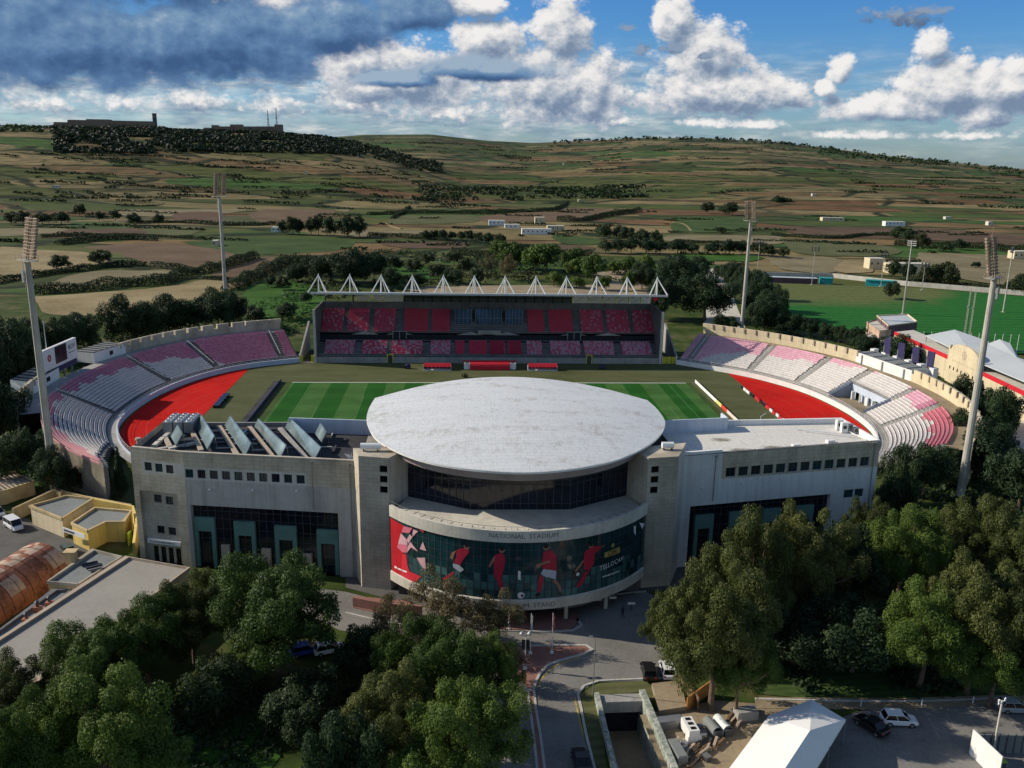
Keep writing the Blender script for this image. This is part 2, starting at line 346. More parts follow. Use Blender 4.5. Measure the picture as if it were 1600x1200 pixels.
# ------------------------------------------------------------------ sky
def make_world():
    w=bpy.data.worlds.new('World'); sc.world=w; w.use_nodes=True; nt=w.node_tree; nt.nodes.clear()
    out=nd(nt,'ShaderNodeOutputWorld'); L=nt.links.new
    sky=nd(nt,'ShaderNodeTexSky',sky_type='NISHITA'); sky.sun_disc=False; sky.sun_elevation=math.radians(30); sky.sun_rotation=math.radians(284.1)
    sky.altitude=100; sky.air_density=1.0; sky.dust_density=.6; sky.ozone_density=2.0
    tc=nd(nt,'ShaderNodeTexCoord'); sp=nd(nt,'ShaderNodeSeparateXYZ'); L(tc.outputs['Generated'],sp.inputs[0])
    u=mth(nt,'MULTIPLY',mth(nt,'ARCTAN2',sp.outputs[0],sp.outputs[1]),13.65); v=mth(nt,'MULTIPLY',mth(nt,'ARCSINE',sp.outputs[2]),13.65)
    cb=nd(nt,'ShaderNodeCombineXYZ'); L(u,cb.inputs[0]); L(v,cb.inputs[1]); UV=cb.outputs[0]
    def K(px,py):
        d=CAMR*(px-800)-CAMU*(py-600)-CAMB*1365.17; return (math.atan2(d.x,d.y)*13.65,math.asin(d.z/d.length)*13.65)
    def dens(name,blobs,amp,sc1,flat):
        g=bpy.data.node_groups.new(name,'ShaderNodeTree'); g.interface.new_socket('V',in_out='INPUT',socket_type='NodeSocketVector'); g.interface.new_socket('D',in_out='OUTPUT',socket_type='NodeSocketFloat')
        gi=nd(g,'NodeGroupInput'); go=nd(g,'NodeGroupOutput'); s=nd(g,'ShaderNodeSeparateXYZ'); g.links.new(gi.outputs[0],s.inputs[0])
        tot=None
        for px,py,a,b in blobs:
            x,y=K(px,py); dx=mth(g,'DIVIDE',mth(g,'SUBTRACT',s.outputs[0],x),a/100); yy=mth(g,'SUBTRACT',s.outputs[1],y)
            # flat undersides: the lower half of every blob is squashed
            dy=mth(g,'MAXIMUM',mth(g,'DIVIDE',yy,b/100),mth(g,'DIVIDE',yy,-b*flat/100))
            d=mth(g,'SUBTRACT',1.0,mth(g,'SQRT',mth(g,'ADD',mth(g,'MULTIPLY',dx,dx),mth(g,'MULTIPLY',dy,dy))))
            tot=d if tot is None else mth(g,'SMOOTH_MAX',tot,d,.12)
        mp=nd(g,'ShaderNodeMapping'); mp.inputs['Scale'].default_value=(1,1.35,1); g.links.new(gi.outputs[0],mp.inputs[0])
        n1=nd(g,'ShaderNodeTexNoise'); n1.inputs['Scale'].default_value=sc1; n1.inputs['Detail'].default_value=7; n1.inputs['Roughness'].default_value=.51; g.links.new(mp.outputs[0],n1.inputs['Vector'])
        # puffy cauliflower edges
        wv=nd(g,'ShaderNodeVectorMath',operation='ADD'); g.links.new(mp.outputs[0],wv.inputs[0]); sc_=nd(g,'ShaderNodeVectorMath',operation='SCALE'); sc_.inputs['Scale'].default_value=.16; g.links.new(n1.outputs['Color'],sc_.inputs[0]); g.links.new(sc_.outputs[0],wv.inputs[1])
        vo=nd(g,'ShaderNodeTexVoronoi',feature='F1'); vo.inputs['Scale'].default_value=sc1*2.6; vo.inputs['Detail'].default_value=3; vo.inputs['Roughness'].default_value=.55; vo.inputs['Lacunarity'].default_value=2.3; g.links.new(wv.outputs[0],vo.inputs['Vector'])
        f=mth(g,'ADD',mth(g,'MULTIPLY',mth(g,'SUBTRACT',n1.outputs['Fac'],.5),amp),mth(g,'MULTIPLY',mth(g,'SUBTRACT',.42,vo.outputs['Distance']),amp*.42))
        g.links.new(mth(g,'ADD',tot,f),go.inputs[0]); return g
    def layer(bg,name,blobs,amp,s1,flat,cols,soft,lx=-.10,ly=.15,k=1.1,off=.5):
        g=dens(name,blobs,amp,s1,flat)
        a=nd(nt,'ShaderNodeGroup',node_tree=g); L(UV,a.inputs[0])
        o=nd(nt,'ShaderNodeVectorMath',operation='ADD'); o.inputs[1].default_value=(lx,ly,0); L(UV,o.inputs[0])
        b=nd(nt,'ShaderNodeGroup',node_tree=g); L(o.outputs[0],b.inputs[0])
        lit=mth(nt,'ADD',off,mth(nt,'SUBTRACT',mth(nt,'MULTIPLY',mth(nt,'SUBTRACT',a.outputs[0],b.outputs[0]),k),mth(nt,'MULTIPLY',a.outputs[0],.35)),clamp=True)
        c=ramp(nt,cols,lit).outputs[0]
        al=nd(nt,'ShaderNodeMapRange',interpolation_type='SMOOTHSTEP'); al.inputs['From Min'].default_value=0; al.inputs['From Max'].default_value=soft; L(a.outputs[0],al.inputs['Value'])
        return mixc(nt,bg,c,al.outputs[0])
    # clear sky, deepened towards the zenith; thin haze close to the horizon
    s0=nd(nt,'ShaderNodeVectorMath',operation='SCALE'); s0.inputs['Scale'].default_value=.10; L(sky.outputs[0],s0.inputs[0])
    grade=ramp(nt,[(0,(.62,.84,1.15)),(.12,(.52,.80,1.15)),(.3,(.36,.74,1.18)),(.6,(.20,.60,1.2)),(1,(.15,.50,1.15))],mth(nt,'DIVIDE',v,6.0,clamp=True)).outputs[0]
    clear=mixc(nt,s0.outputs[0],grade,1.0,'MULTIPLY')
    # distant low cloud streaks
    mp=nd(nt,'ShaderNodeMapping'); mp.inputs['Scale'].default_value=(.75,3.6,1); L(UV,mp.inputs[0])
    n=nd(nt,'ShaderNodeTexNoise'); n.inputs['Scale'].default_value=1.5; n.inputs['Detail'].default_value=8; n.inputs['Roughness'].default_value=.6; L(mp.outputs[0],n.inputs['Vector'])
    n2=nd(nt,'ShaderNodeTexNoise'); n2.inputs['Scale'].default_value=2.6; n2.inputs['Detail'].default_value=7; n2.inputs['Roughness'].default_value=.6; L(mp.outputs[0],n2.inputs['Vector'])
    env=ramp(nt,[(0,(.35,)*3),(.06,(.8,)*3),(.17,(1,)*3),(.30,(0,)*3)],mth(nt,'DIVIDE',v,6.0,clamp=True),'EASE').outputs[0]
    left=ramp(nt,[(0,(1,1,1)),(.55,(.95,)*3),(.75,(.45,)*3),(1,(.45,)*3)],mth(nt,'ADD',mth(nt,'DIVIDE',u,18.0),.45,clamp=True)).outputs[0]
    cov=mth(nt,'MULTIPLY',mth(nt,'MULTIPLY',ramp(nt,[(.36,(0,)*3),(.56,(.9,)*3)],n.outputs['Fac']).outputs[0],env),left)
    hz=mixc(nt,clear,ramp(nt,[(.38,(.20,.29,.40)),(.52,(.40,.47,.54)),(.64,(.72,.72,.70))],n2.outputs['Fac']).outputs[0],cov)
    W=[(0,(.19,.26,.38)),(.28,(.31,.38,.48)),(.52,(.50,.54,.60)),(.74,(.72,.72,.73)),(1,(.88,.86,.84))]
    c1=layer(hz,'small_cumulus',[(60,165,90,30),(170,160,90,30),(300,160,110,34),(430,165,90,34),(560,165,110,40),(700,180,120,36),(840,180,90,34),(1100,192,80,14),(1180,195,80,12),(1330,212,150,12),(1500,212,120,12),(960,190,80,20)],1.15,2.3,.7,W,.7,k=1.2,off=.52)
    c2=layer(c1,'white_cumulus',[(850,140,160,95),(930,150,70,100),(885,50,70,75),(760,70,90,60),(640,130,150,80),(560,100,90,60),(430,12,130,50),(555,95,70,45),(740,10,80,30),(570,140,80,40),
        (1055,35,48,60),(1100,90,95,70),(1120,150,165,60),(1215,150,75,40),(1312,112,26,34),(1290,140,26,20),(1480,140,100,60),(1390,170,130,38),(1570,140,110,60),(1455,75,36,34),(1540,180,50,45)],.80,1.25,.75,W,.27,k=1.5,off=.62)
    Dk=[(0,(.050,.11,.24)),(.35,(.085,.175,.34)),(.6,(.13,.24,.41)),(.85,(.20,.32,.48)),(1,(.33,.43,.55))]
    c3=layer(c2,'dark_cloud',[(100,70,330,125),(330,75,270,120),(520,55,150,90),(640,20,110,70),(760,112,190,34),(620,125,120,26),(-300,60,300,150),(150,-60,500,120)],.70,.75,.62,Dk,.36,k=1.6,off=.60)
    c3=layer(c3,'dark_wisps',[(1400,27,90,22),(1455,18,50,14),(1054,77,36,16),(1004,77,24,18),(978,42,28,11),(1100,88,30,9)],1.25,2.6,.8,[(0,(.07,.13,.24)),(.6,(.14,.21,.33)),(1,(.25,.33,.45))],.5,k=1.0,off=.4)
    b=nd(nt,'ShaderNodeBackground'); b.inputs['Strength'].default_value=1.0; L(c3,b.inputs[0])
    # the sky texture at its own strength lights the rest of the dome
    b2=nd(nt,'ShaderNodeBackground'); b2.inputs['Strength'].default_value=.115; L(sky.outputs[0],b2.inputs[0])
    mx=nd(nt,'ShaderNodeMixShader'); f=mth(nt,'MAXIMUM',mth(nt,'MULTIPLY',mth(nt,'SUBTRACT',mth(nt,'MAXIMUM',v,mth(nt,'MULTIPLY',v,-6.0)),4.2),.6,clamp=True),mth(nt,'MULTIPLY',mth(nt,'SUBTRACT',mth(nt,'ABSOLUTE',u),11.5),.7,clamp=True))
    L(f,mx.inputs[0]); L(b.outputs[0],mx.inputs[1]); L(b2.outputs[0],mx.inputs[2]); L(mx.outputs[0],out.inputs[0])
make_world()

# ------------------------------------------------------------------ ground and hills
def sstep(a,b,x):
    t=min(1,max(0,(x-a)/(b-a))); return t*t*(3-2*t)
def interp(tab,x):
    if x<=tab[0][0]: return tab[0][1]
    for (a,b),(c,d) in zip(tab,tab[1:]):
        if x<=c: return b+(d-b)*(x-a)/(c-a)
    return tab[-1][1]
# crest heights against bearing (hundredths of radians right of the stadium axis)
RA=[(-1.2,80),(-.55,98),(-.47,106),(-.36,112),(-.22,108),(-.14,100),(-.10,88),(-.05,60),(.02,26),(.1,8),(.2,0)]
RB=[(-1.2,40),(-.3,60),(-.16,118),(-.10,136),(-.03,142),(.03,124),(.08,118),(.14,130),(.20,142),(.27,145),(.33,137),(.39,118),(.46,92),(.53,72),(.60,52),(.75,30),(1.2,20)]
def HZ(x,y):
    dx,dy=x+10,y+215; d=math.hypot(dx,dy); a=math.atan2(dx,dy)
    if d<1050: return 0.0
    n=mnoise.noise(Vector((x/420,y/420,3.1))); n2=mnoise.noise(Vector((x/150,y/150,7.7)))
    ta=sstep(1080,2150,d*1.0); tb=max(0,min(1,(d-1250)/(3300-1250)))
    za=interp(RA,a)*(ta if d<2150 else 1-.6*sstep(2250,3300,d))
    zb=interp(RB,a)*(tb**1.25 if d<3300 else 1-1.4*sstep(3400,5200,d))
    z=max(za,zb); k=sstep(1080,1600,d)
    z+=k*(n*5+n2*2)*(1 if d<2900 else .5)
    # terraces: the slope steps up in walls
    if z>6 and d<3250:
        q=5.0; f=z/q; fl=math.floor(f); fr=f-fl; z=z*.35+.65*q*(fl+sstep(.62,.95,fr))
    return z
def terrain():
    m,nt,b=base('farmland',.95,0,.1); L=nt.links.new
    g=nd(nt,'ShaderNodeNewGeometry'); P_=g.outputs['Position']; sep=nd(nt,'ShaderNodeSeparateXYZ'); L(P_,sep.inputs[0])
    def fields(sx,sy,rot,seed):
        mp=nd(nt,'ShaderNodeMapping'); mp.inputs['Rotation'].default_value=(0,0,rot); mp.inputs['Scale'].default_value=(sx,sy,.0001); mp.inputs['Location'].default_value=(seed,seed*1.3,0); L(P_,mp.inputs[0])
        wn=nd(nt,'ShaderNodeTexNoise'); wn.inputs['Scale'].default_value=.9; wn.inputs['Detail'].default_value=2; L(mp.outputs[0],wn.inputs['Vector'])
        ad=nd(nt,'ShaderNodeVectorMath',operation='MULTIPLY_ADD'); ad.inputs[1].default_value=(.5,.5,0); L(wn.outputs['Color'],ad.inputs[0]); L(mp.outputs[0],ad.inputs[2])
        v=nd(nt,'ShaderNodeTexVoronoi',distance='CHEBYCHEV'); v.inputs['Scale'].default_value=1; v.inputs['Randomness'].default_value=.85; L(ad.outputs[0],v.inputs['Vector'])
        e=nd(nt,'ShaderNodeTexVoronoi',feature='DISTANCE_TO_EDGE'); e.inputs['Scale'].default_value=1; e.inputs['Randomness'].default_value=.85; L(ad.outputs[0],e.inputs['Vector'])
        return v.outputs['Color'],e.outputs['Distance'],ad.outputs[0]
    c,e,w=fields(.0047,.0125,.12,3.3)
    s=nd(nt,'ShaderNodeSeparateColor'); L(c,s.inputs[0])
    crop=ramp(nt,[(0,(.095,.11,.040)),(.14,(.20,.135,.082)),(.26,(.075,.105,.036)),(.38,(.26,.205,.13)),(.50,(.06,.125,.035)),(.60,(.175,.10,.062)),(.70,(.11,.125,.05)),(.80,(.22,.18,.105)),(.90,(.06,.08,.03))],s.outputs[0],'CONSTANT').outputs[0]
    # plough lines in some of the fields
    wv=nd(nt,'ShaderNodeTexWave'); wv.inputs['Scale'].default_value=.16; wv.inputs['Distortion'].default_value=1.5; wv.inputs['Detail'].default_value=2; L(P_,wv.inputs['Vector'])
    crop=mixc(nt,crop,mixc(nt,(.7,.7,.7),(1.15,1.15,1.15),wv.outputs['Fac']),mth(nt,'MULTIPLY',mth(nt,'GREATER_THAN',s.outputs[1],.5),.6),'MULTIPLY')
    big=noi(nt,P_,.0035,4,.6); fine=noi(nt,P_,.05,6,.7); med=noi(nt,P_,.018,5,.65)
    crop=mixc(nt,crop,ramp(nt,[(.35,(.62,.66,.6)),(.6,(1.2,1.15,1.05))],med).outputs[0],1.0,'MULTIPLY')
    scrub=ramp(nt,[(.40,(.022,.036,.014)),(.55,(.050,.062,.026)),(.68,(.11,.10,.055))],fine).outputs[0]
    col=mixc(nt,crop,scrub,ramp(nt,[(.53,(0,)*3),(.60,(.85,)*3)],mth(nt,'ADD',mth(nt,'MULTIPLY',big,.5),mth(nt,'MULTIPLY',med,.5))).outputs[0])
    # hedges and rubble walls on the field edges
    ed=ramp(nt,[(.020,(1,)*3),(.045,(0,)*3)],mth(nt,'ADD',e,mth(nt,'MULTIPLY',mth(nt,'SUBTRACT',fine,.5),.09))).outputs[0]
    col=mixc(nt,col,(.020,.030,.013),mth(nt,'MULTIPLY',ed,.95))
    wl=mth(nt,'MULTIPLY',ramp(nt,[(.045,(0,)*3),(.055,(1,)*3),(.075,(0,)*3)],e).outputs[0],ramp(nt,[(.5,(0,)*3),(.62,(.7,)*3)],med).outputs[0])
    col=mixc(nt,col,(.24,.21,.155),wl)
    # terrace risers on the slopes: dark wall lines following the contours
    zz=mth(nt,'ADD',sep.outputs[2],mth(nt,'MULTIPLY',mth(nt,'SUBTRACT',med,.5),5.0)); tri=mth(nt,'PINGPONG',zz,2.3)
    ter=mth(nt,'MULTIPLY',ramp(nt,[(.0,(1,)*3),(.28,(0,)*3)],mth(nt,'DIVIDE',tri,2.3)).outputs[0],ramp(nt,[(.1,(0,)*3),(.3,(1,)*3)],mth(nt,'DIVIDE',sep.outputs[2],40.0,clamp=True)).outputs[0])
    col=mixc(nt,col,(.022,.032,.015),mth(nt,'MULTIPLY',ter,mth(nt,'MULTIPLY',ramp(nt,[(.42,(0,)*3),(.52,(.95,)*3)],fine).outputs[0],1)))
    # rough pasture takes over towards the near ground round the stadium
    near=ramp(nt,[(.35,(.030,.050,.014)),(.5,(.055,.085,.022)),(.66,(.13,.115,.065))],noi(nt,P_,.09,6,.65)).outputs[0]
    dx=mth(nt,'DIVIDE',sep.outputs[0],330.0); dy=mth(nt,'DIVIDE',mth(nt,'SUBTRACT',sep.outputs[1],20.0),260.0)
    nr=mth(nt,'ADD',mth(nt,'SQRT',mth(nt,'ADD',mth(nt,'MULTIPLY',dx,dx),mth(nt,'MULTIPLY',dy,dy))),mth(nt,'MULTIPLY',mth(nt,'SUBTRACT',med,.5),.5))
    col=mixc(nt,near,col,ramp(nt,[(.92,(0,)*3),(1.0,(1,)*3)],nr).outputs[0])
    # aerial haze mixed into the colour: the farthest land pales a little
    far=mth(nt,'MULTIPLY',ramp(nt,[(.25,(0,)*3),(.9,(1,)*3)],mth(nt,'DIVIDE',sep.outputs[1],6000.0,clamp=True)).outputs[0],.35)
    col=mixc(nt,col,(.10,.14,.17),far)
    col=mixc(nt,col,(.84,.84,.70),1.0,'MULTIPLY'); L(col,b.inputs['Base Color'])
    X0,X1,Y0,Y1=-700,700,-400,800
    xs=sorted({*[-12000,-9000,-7000,-5500,-4500,-3800,-3200,-2800],*range(-2500,2501,20),2800,3200,3800,4500,5500,7000,9000,12000,-2500})
    ys=sorted({*[-3000,-2000,-1200,-700],-400,-200,0,200,400,600,*range(800,3700,18),800,*range(3700,5300,80),5300,6000,7500,10000,14000,20000,30000})
    xs=sorted(set(xs)|{X0,X1}); bm_=MB(); idx={}
    for j,y in enumerate(ys):
        for i,x in enumerate(xs):
            idx[i,j]=len(bm_.v); bm_.v.append((x,y,HZ(x,y) if not(X0<=x<=X1 and Y0<=y<=Y1) else 0.0))
    for j in range(len(ys)-1):
        for i in range(len(xs)-1):
            if X0<=xs[i] and xs[i+1]<=X1 and Y0<=ys[j] and ys[j+1]<=Y1: continue
            bm_.f.append((idx[i,j],idx[i+1,j],idx[i+1,j+1],idx[i,j+1])); bm_.m.append(0)
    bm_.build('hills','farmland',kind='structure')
    # the plain round the stadium, with the sunk ramp left open
    bm=bmesh.new()
    def loop(pts):
        vs=[bm.verts.new((p[0],p[1],0)) for p in pts]; return [bm.edges.new((vs[i],vs[(i+1)%len(vs)])) for i in range(len(vs))]
    ob=[]
    for a,b_,ax in ((X0,X1,0),):
        xsn=[x for x in xs if X0<=x<=X1]; ysn=[y for y in ys if Y0<=y<=Y1]
        ob=[(x,Y0) for x in xsn]+[(X1,y) for y in ysn[1:]]+[(x,Y1) for x in xsn[::-1][1:]]+[(X0,y) for y in ysn[::-1][1:-1]]
    E_=loop(ob)+loop(RAMP)
    bmesh.ops.triangle_fill(bm,use_beauty=True,use_dissolve=False,edges=E_)
    bmesh.ops.recalc_face_normals(bm,faces=bm.faces)
    for f in bm.faces:
        if f.normal.z<0: f.normal_flip()
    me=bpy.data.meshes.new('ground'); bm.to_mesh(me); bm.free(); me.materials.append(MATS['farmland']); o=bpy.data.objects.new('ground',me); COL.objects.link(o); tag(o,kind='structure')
RAMP=[(7.2,-121.2),(12.6,-121.0),(14.4,-160),(6.9,-160)]
terrain()
# ---- fields on the plain, each its own sheet draped a little above the ground
def fmat(name,c1,c2,c3,rows=0,rot=0.0,sc_=.5):
    m,nt,b=base(name,.95,0,.1); g=nd(nt,'ShaderNodeNewGeometry').outputs['Position']
    a=noi(nt,g,.035,5,.6); f=noi(nt,g,.5,5,.7)
    c=ramp(nt,[(.35,c1),(.5,c2),(.65,c3)],mth(nt,'ADD',mth(nt,'MULTIPLY',a,.6),mth(nt,'MULTIPLY',f,.4))).outputs[0]
    if rows:
        mp=nd(nt,'ShaderNodeMapping'); mp.inputs['Rotation'].default_value=(0,0,rot); nt.links.new(g,mp.inputs[0])
        w=nd(nt,'ShaderNodeTexWave'); w.inputs['Scale'].default_value=sc_; w.inputs['Distortion'].default_value=2.2; w.inputs['Detail Scale'].default_value=.3; w.inputs['Detail'].default_value=3; nt.links.new(mp.outputs[0],w.inputs['Vector'])
        c=mixc(nt,c,mixc(nt,(1-rows,)*3,(1.12,1.12,1.1),w.outputs['Fac']),1.0,'MULTIPLY')
    c=mixc(nt,c,(.88,.87,.78),1.0,'MULTIPLY'); nt.links.new(c,b.inputs['Base Color'])
fmat('ploughed',(.115,.078,.052),(.165,.115,.080),(.21,.155,.11),.30,1.45,.22)
fmat('ploughed_dark',(.085,.055,.04),(.125,.085,.062),(.16,.115,.085),.25,1.3,.3)
fmat('tan_field',(.15,.13,.08),(.215,.185,.12),(.28,.24,.165),.15,1.5,.2)
fmat('straw_field',(.20,.155,.09),(.31,.25,.15),(.40,.33,.21),.22,1.35,.25)
fmat('olive_field',(.075,.085,.038),(.11,.12,.058),(.15,.15,.085),.15,1.5,.2)
fmat('green_field',(.035,.062,.02),(.055,.095,.03),(.09,.125,.048),.18,1.5,.25)
fmat('lush_grass',(.022,.055,.010),(.042,.11,.018),(.075,.165,.032))
fmat('orchard_brown',(.12,.075,.055),(.16,.105,.08),(.2,.14,.10),.55,.5,.16)
fmat('orchard_green',(.06,.075,.035),(.10,.11,.055),(.14,.14,.08),.5,.75,.16)
FZ=[0.05]
def field(m,pts,name='field'):
    FZ[0]+=.012; q=pts[:]; q=[Vector(p) for p in q]; c=resample(q+[q[0]],6)[:-1]
    slab(name,[(p.x+mnoise.noise(Vector((p.x/20,p.y/20,1)))*3,p.y+mnoise.noise(Vector((p.x/20,p.y/20,9)))*6) for p in c],FZ[0],m,kind='structure')
for m_,pts in [
 ('ploughed',[(-267.6,405.5),(-228.6,441.6),(-153.0,382.7),(-140.4,357.8),(-159.0,289.7),(-188.1,305.4),(-233.4,371.5)]),
 ('straw_field',[(-321.2,403.7),(-282.1,389.4),(-251.4,372.2),(-220.5,326.4),(-231.8,274.4),(-249.1,231.1)]),
 ('tan_field',[(-214.3,218.4),(-212.9,275.9),(-182.3,287.8),(-164.3,279.6),(-183.8,229.2),(-197.5,212.3)]),
 ('straw_field',[(-202.3,191.9),(-159.2,218.1),(-141.1,250.4),(-119.7,239.6),(-121.3,215.3),(-140.6,156.7),(-169.8,142.7),(-188.2,162.8)]),
 ('ploughed',[(-145.2,261.2),(-137.7,351.8),(-114.9,338.4),(-120.4,247.6)]),
 ('green_field',[(-216.2,451.5),(-163.9,494.7),(-99.4,493.9),(-87.1,418.8),(-110.9,387.2),(-146.7,367.4),(-176.3,401.3)]),
 ('olive_field',[(-590.6,1022.5),(-576.1,1208.9),(-405.8,1153.3),(-407.3,861.5),(-481.6,855.8)]),
 ('tan_field',[(-399.2,832.4),(-387.4,1088.9),(-333.8,1011.6),(-246.5,1037.6),(-271.3,762.7),(-358.1,725.9)]),
 ('orchard_brown',[(-321.6,777.7),(-280.8,798.8),(-231.5,641.9),(-271.5,634.6)]),
 ('orchard_green',[(-255.7,737.4),(-221.4,734.2),(-185.8,636.2),(-223.0,616.1)]),
 ('ploughed',[(-237.8,905.5),(-186.2,969.9),(-147.2,767.7),(-181.4,634.3),(-236.1,759.4)]),
 ('tan_field',[(-257.6,1131.3),(-181.0,1156.3),(-139.5,861.3),(-162.3,877.9)]),
 ('tan_field',[(-378.3,1545.5),(-244.7,1673.3),(-192.8,1310.9),(-266.8,1164.0)]),
 ('ploughed_dark',[(-1027.1,1754.4),(-955.9,2007.8),(-834.9,1982.6),(-688.8,1495.7),(-706.6,1217.1),(-744.1,1201.9)]),
 ('green_field',[(-370.5,635.8),(-311.5,619.0),(-295.8,554.6),(-338.7,559.2)]),
 ('ploughed_dark',[(-339.2,547.6),(-280.3,561.7),(-261.4,496.5),(-323.3,469.0)]),
 ('olive_field',[(-291.6,583.8),(-237.9,585.5),(-226.7,491.7),(-242.7,480.0)]),
 ('tan_field',[(-405.9,541.3),(-341.0,551.9),(-336.9,499.3),(-372.0,475.1)]),
 ('ploughed',[(7.3,778.1),(76.6,885.5),(146.1,991.5),(190.1,964.7),(162.4,821.8),(118.3,745.9),(54.6,709.7),(13.2,725.6)]),
 ('green_field',[(15.7,1129.2),(119.6,1298.8),(150.5,1121.0),(119.3,947.3),(-3.0,845.0)]),
 ('green_field',[(-70.3,936.0),(-10.7,951.3),(0.7,836.7),(-65.9,815.9)]),
 ('olive_field',[(-81.4,775.7),(4.1,808.0),(5.9,698.3),(-72.7,653.2)]),
 ('tan_field',[(-102.8,566.8),(-41.8,576.3),(-39.0,505.4),(-96.5,512.0)]),
 ('ploughed_dark',[(-74.5,470.3),(-7.9,474.9),(-9.2,428.9),(-51.9,424.0)]),
 ('olive_field',[(-31.7,1247.6),(124.8,1507.4),(122.3,1330.7),(13.3,1128.5)]),
 ('lush_grass',[(-59.1,323.5),(-22.9,318.5),(-19.8,261.1),(-45.0,262.6)]),
 ('lush_grass',[(-114.1,224.5),(-99.6,249.0),(-78.3,219.3),(-69.7,162.5),(-83.8,141.0),(-97.8,145.4)]),
 ('green_field',[(74.0,560.0),(105.9,517.7),(98.2,468.5),(70.4,478.1)]),
 ('ploughed_dark',[(66.1,462.0),(91.5,448.8),(78.1,396.6),(62.2,405.5)]),
 ('green_field',[(254.1,837.7),(336.8,823.7),(264.9,624.1),(196.4,621.0)]),
 ('tan_field',[(174.6,563.1),(276.1,566.4),(244.4,488.0),(163.6,500.1)]),
 ('lush_grass',[(144.6,407.0),(200.2,398.4),(186.4,361.3),(137.0,369.4)]),
 ('olive_field',[(272.1,544.3),(310.3,528.8),(338.1,476.0),(310.9,413.9),(256.6,401.3),(240.1,429.0)]),
 ('tan_field',[(205.9,392.0),(253.8,387.2),(221.1,307.4),(193.1,315.8)]),
 ('straw_field',[(254.2,374.0),(264.2,356.0),(243.7,309.2),(221.8,307.5)]),
 ('ploughed_dark',[(319.7,681.7),(468.0,683.4),(548.1,593.1),(480.1,492.6),(407.1,547.7),(310.7,578.1)]),
 ('tan_field',[(340.0,435.1),(416.6,398.7),(316.5,250.8),(286.0,284.4),(289.9,336.9)]),
 ('dirt',[(51.7,238.1),(83.2,252.2),(88.2,234.6),(81.4,201.9),(-19.5,206.6),(-35.9,224.3),(4.6,235.2)]),
 ('dirt',[(71.9,291.7),(94.0,308.4),(95.8,279.3),(84.3,240.2),(66.3,245.0)]),
 ]: field(m_,pts)

def track(pts,w,lab):
    c=resample([Vector((*p,0)) for p in pts],8); FZ[0]+=.012; q=MB(); q.strip([(p.x,p.y) for p in c],w*.7,0,FZ[0]+.05); o=q.build('farm_track','straw_field'); tag(o,kind='structure')
track([(-544.9,2113.3),(-356.5,1440.4),(-235.3,1041.0),(-182.5,944.8)],4,'')
track([(402.4,1362.5),(366.1,1214.0),(306.8,1035.9)],5,''); track([(-83.1,666.3),(-70.2,617.5),(-61.5,596.4)],4,'')
track([(185.9,757.8),(226.5,725.8),(211.9,615.9)],3,'')

# ------------------------------------------------------------------ playing field and its surround
LI=[(-60.4,61),(-73,54),(-80.8,46.4),(-87,35.7),(-91.4,21.5),(-92.8,7),(-92,-6),(-88.6,-17),(-83,-28),(-75,-38),(-66,-46)]
RI=[(61.2,60),(75.5,47.6),(84.2,36.8),(90.5,23.4),(93.4,8.2),(93.6,-5),(92,-15.6),(88,-26),(82,-35),(74,-44),(66,-50)]
LIN=resample(LI,1.0); RIN=resample(RI,1.0)
inside=[tuple(p[:2]) for p in LIN]+[tuple(p[:2]) for p in RIN[::-1]]
m,nt,b=base('surround_turf',.95,0,.1); g=nd(nt,'ShaderNodeNewGeometry').outputs['Position']
a_=noi(nt,g,.07,6,.65,(1,2.2,1)); f_=noi(nt,g,1.2,4,.7)
c=ramp(nt,[(.3,(.050,.062,.024)),(.48,(.085,.095,.040)),(.62,(.105,.11,.055)),(.75,(.15,.155,.105))],mth(nt,'ADD',mth(nt,'MULTIPLY',a_,.75),mth(nt,'MULTIPLY',f_,.25))).outputs[0]; nt.links.new(c,b.inputs['Base Color'])
slab('turf_surround',inside,.02,'surround_turf',kind='structure')
def poly_side(side,ptsline,yA,yB,xcut0,xcut1):
    pass
# red hard areas behind both goals: bounded by the wall and a straight inner edge
def red(side,IN,xe):
    pts=[(p.x if hasattr(p,'x') else p[0],p.y) for p in IN]
    q=[]
    for x,y in pts:
        xi=xe(y)
        if side*(x-xi)>0: q.append((x-side*.6,y))
    a,b_=q[0],q[-1]
    q=q+[(xe(b_[1]),b_[1]),(xe(0),0),(xe(a[1]),a[1])]
    slab('running_apron',q,.06,'track_red',kind='structure')
red(-1,LIN,lambda y:-74.5); red(1,RIN,lambda y:74.8)
# striped pitch
m,nt,b=base('pitch_grass',.9,0,.1); g=nd(nt,'ShaderNodeNewGeometry').outputs['Position']; sp=nd(nt,'ShaderNodeSeparateXYZ'); nt.links.new(g,sp.inputs[0])
st=mth(nt,'GREATER_THAN',mth(nt,'FRACT',mth(nt,'DIVIDE',mth(nt,'ADD',sp.outputs[0],mth(nt,'ADD',57.4,mth(nt,'MULTIPLY',noi(nt,g,1.5,3),.35))),10.7)),.5)
sy=mth(nt,'GREATER_THAN',mth(nt,'FRACT',mth(nt,'DIVIDE',mth(nt,'ADD',sp.outputs[1],34.0),11.4)),.5)
c=mixc(nt,(.014,.085,.010),(.050,.125,.030),st); c=mixc(nt,c,mixc(nt,(.9,.92,.9),(1.12,1.1,1.1),sy),.8,'MULTIPLY')
n_=noi(nt,g,.12,5,.65); c=mixc(nt,c,ramp(nt,[(.35,(.82,.85,.8)),(.65,(1.15,1.12,1.1))],n_).outputs[0],1.0,'MULTIPLY')
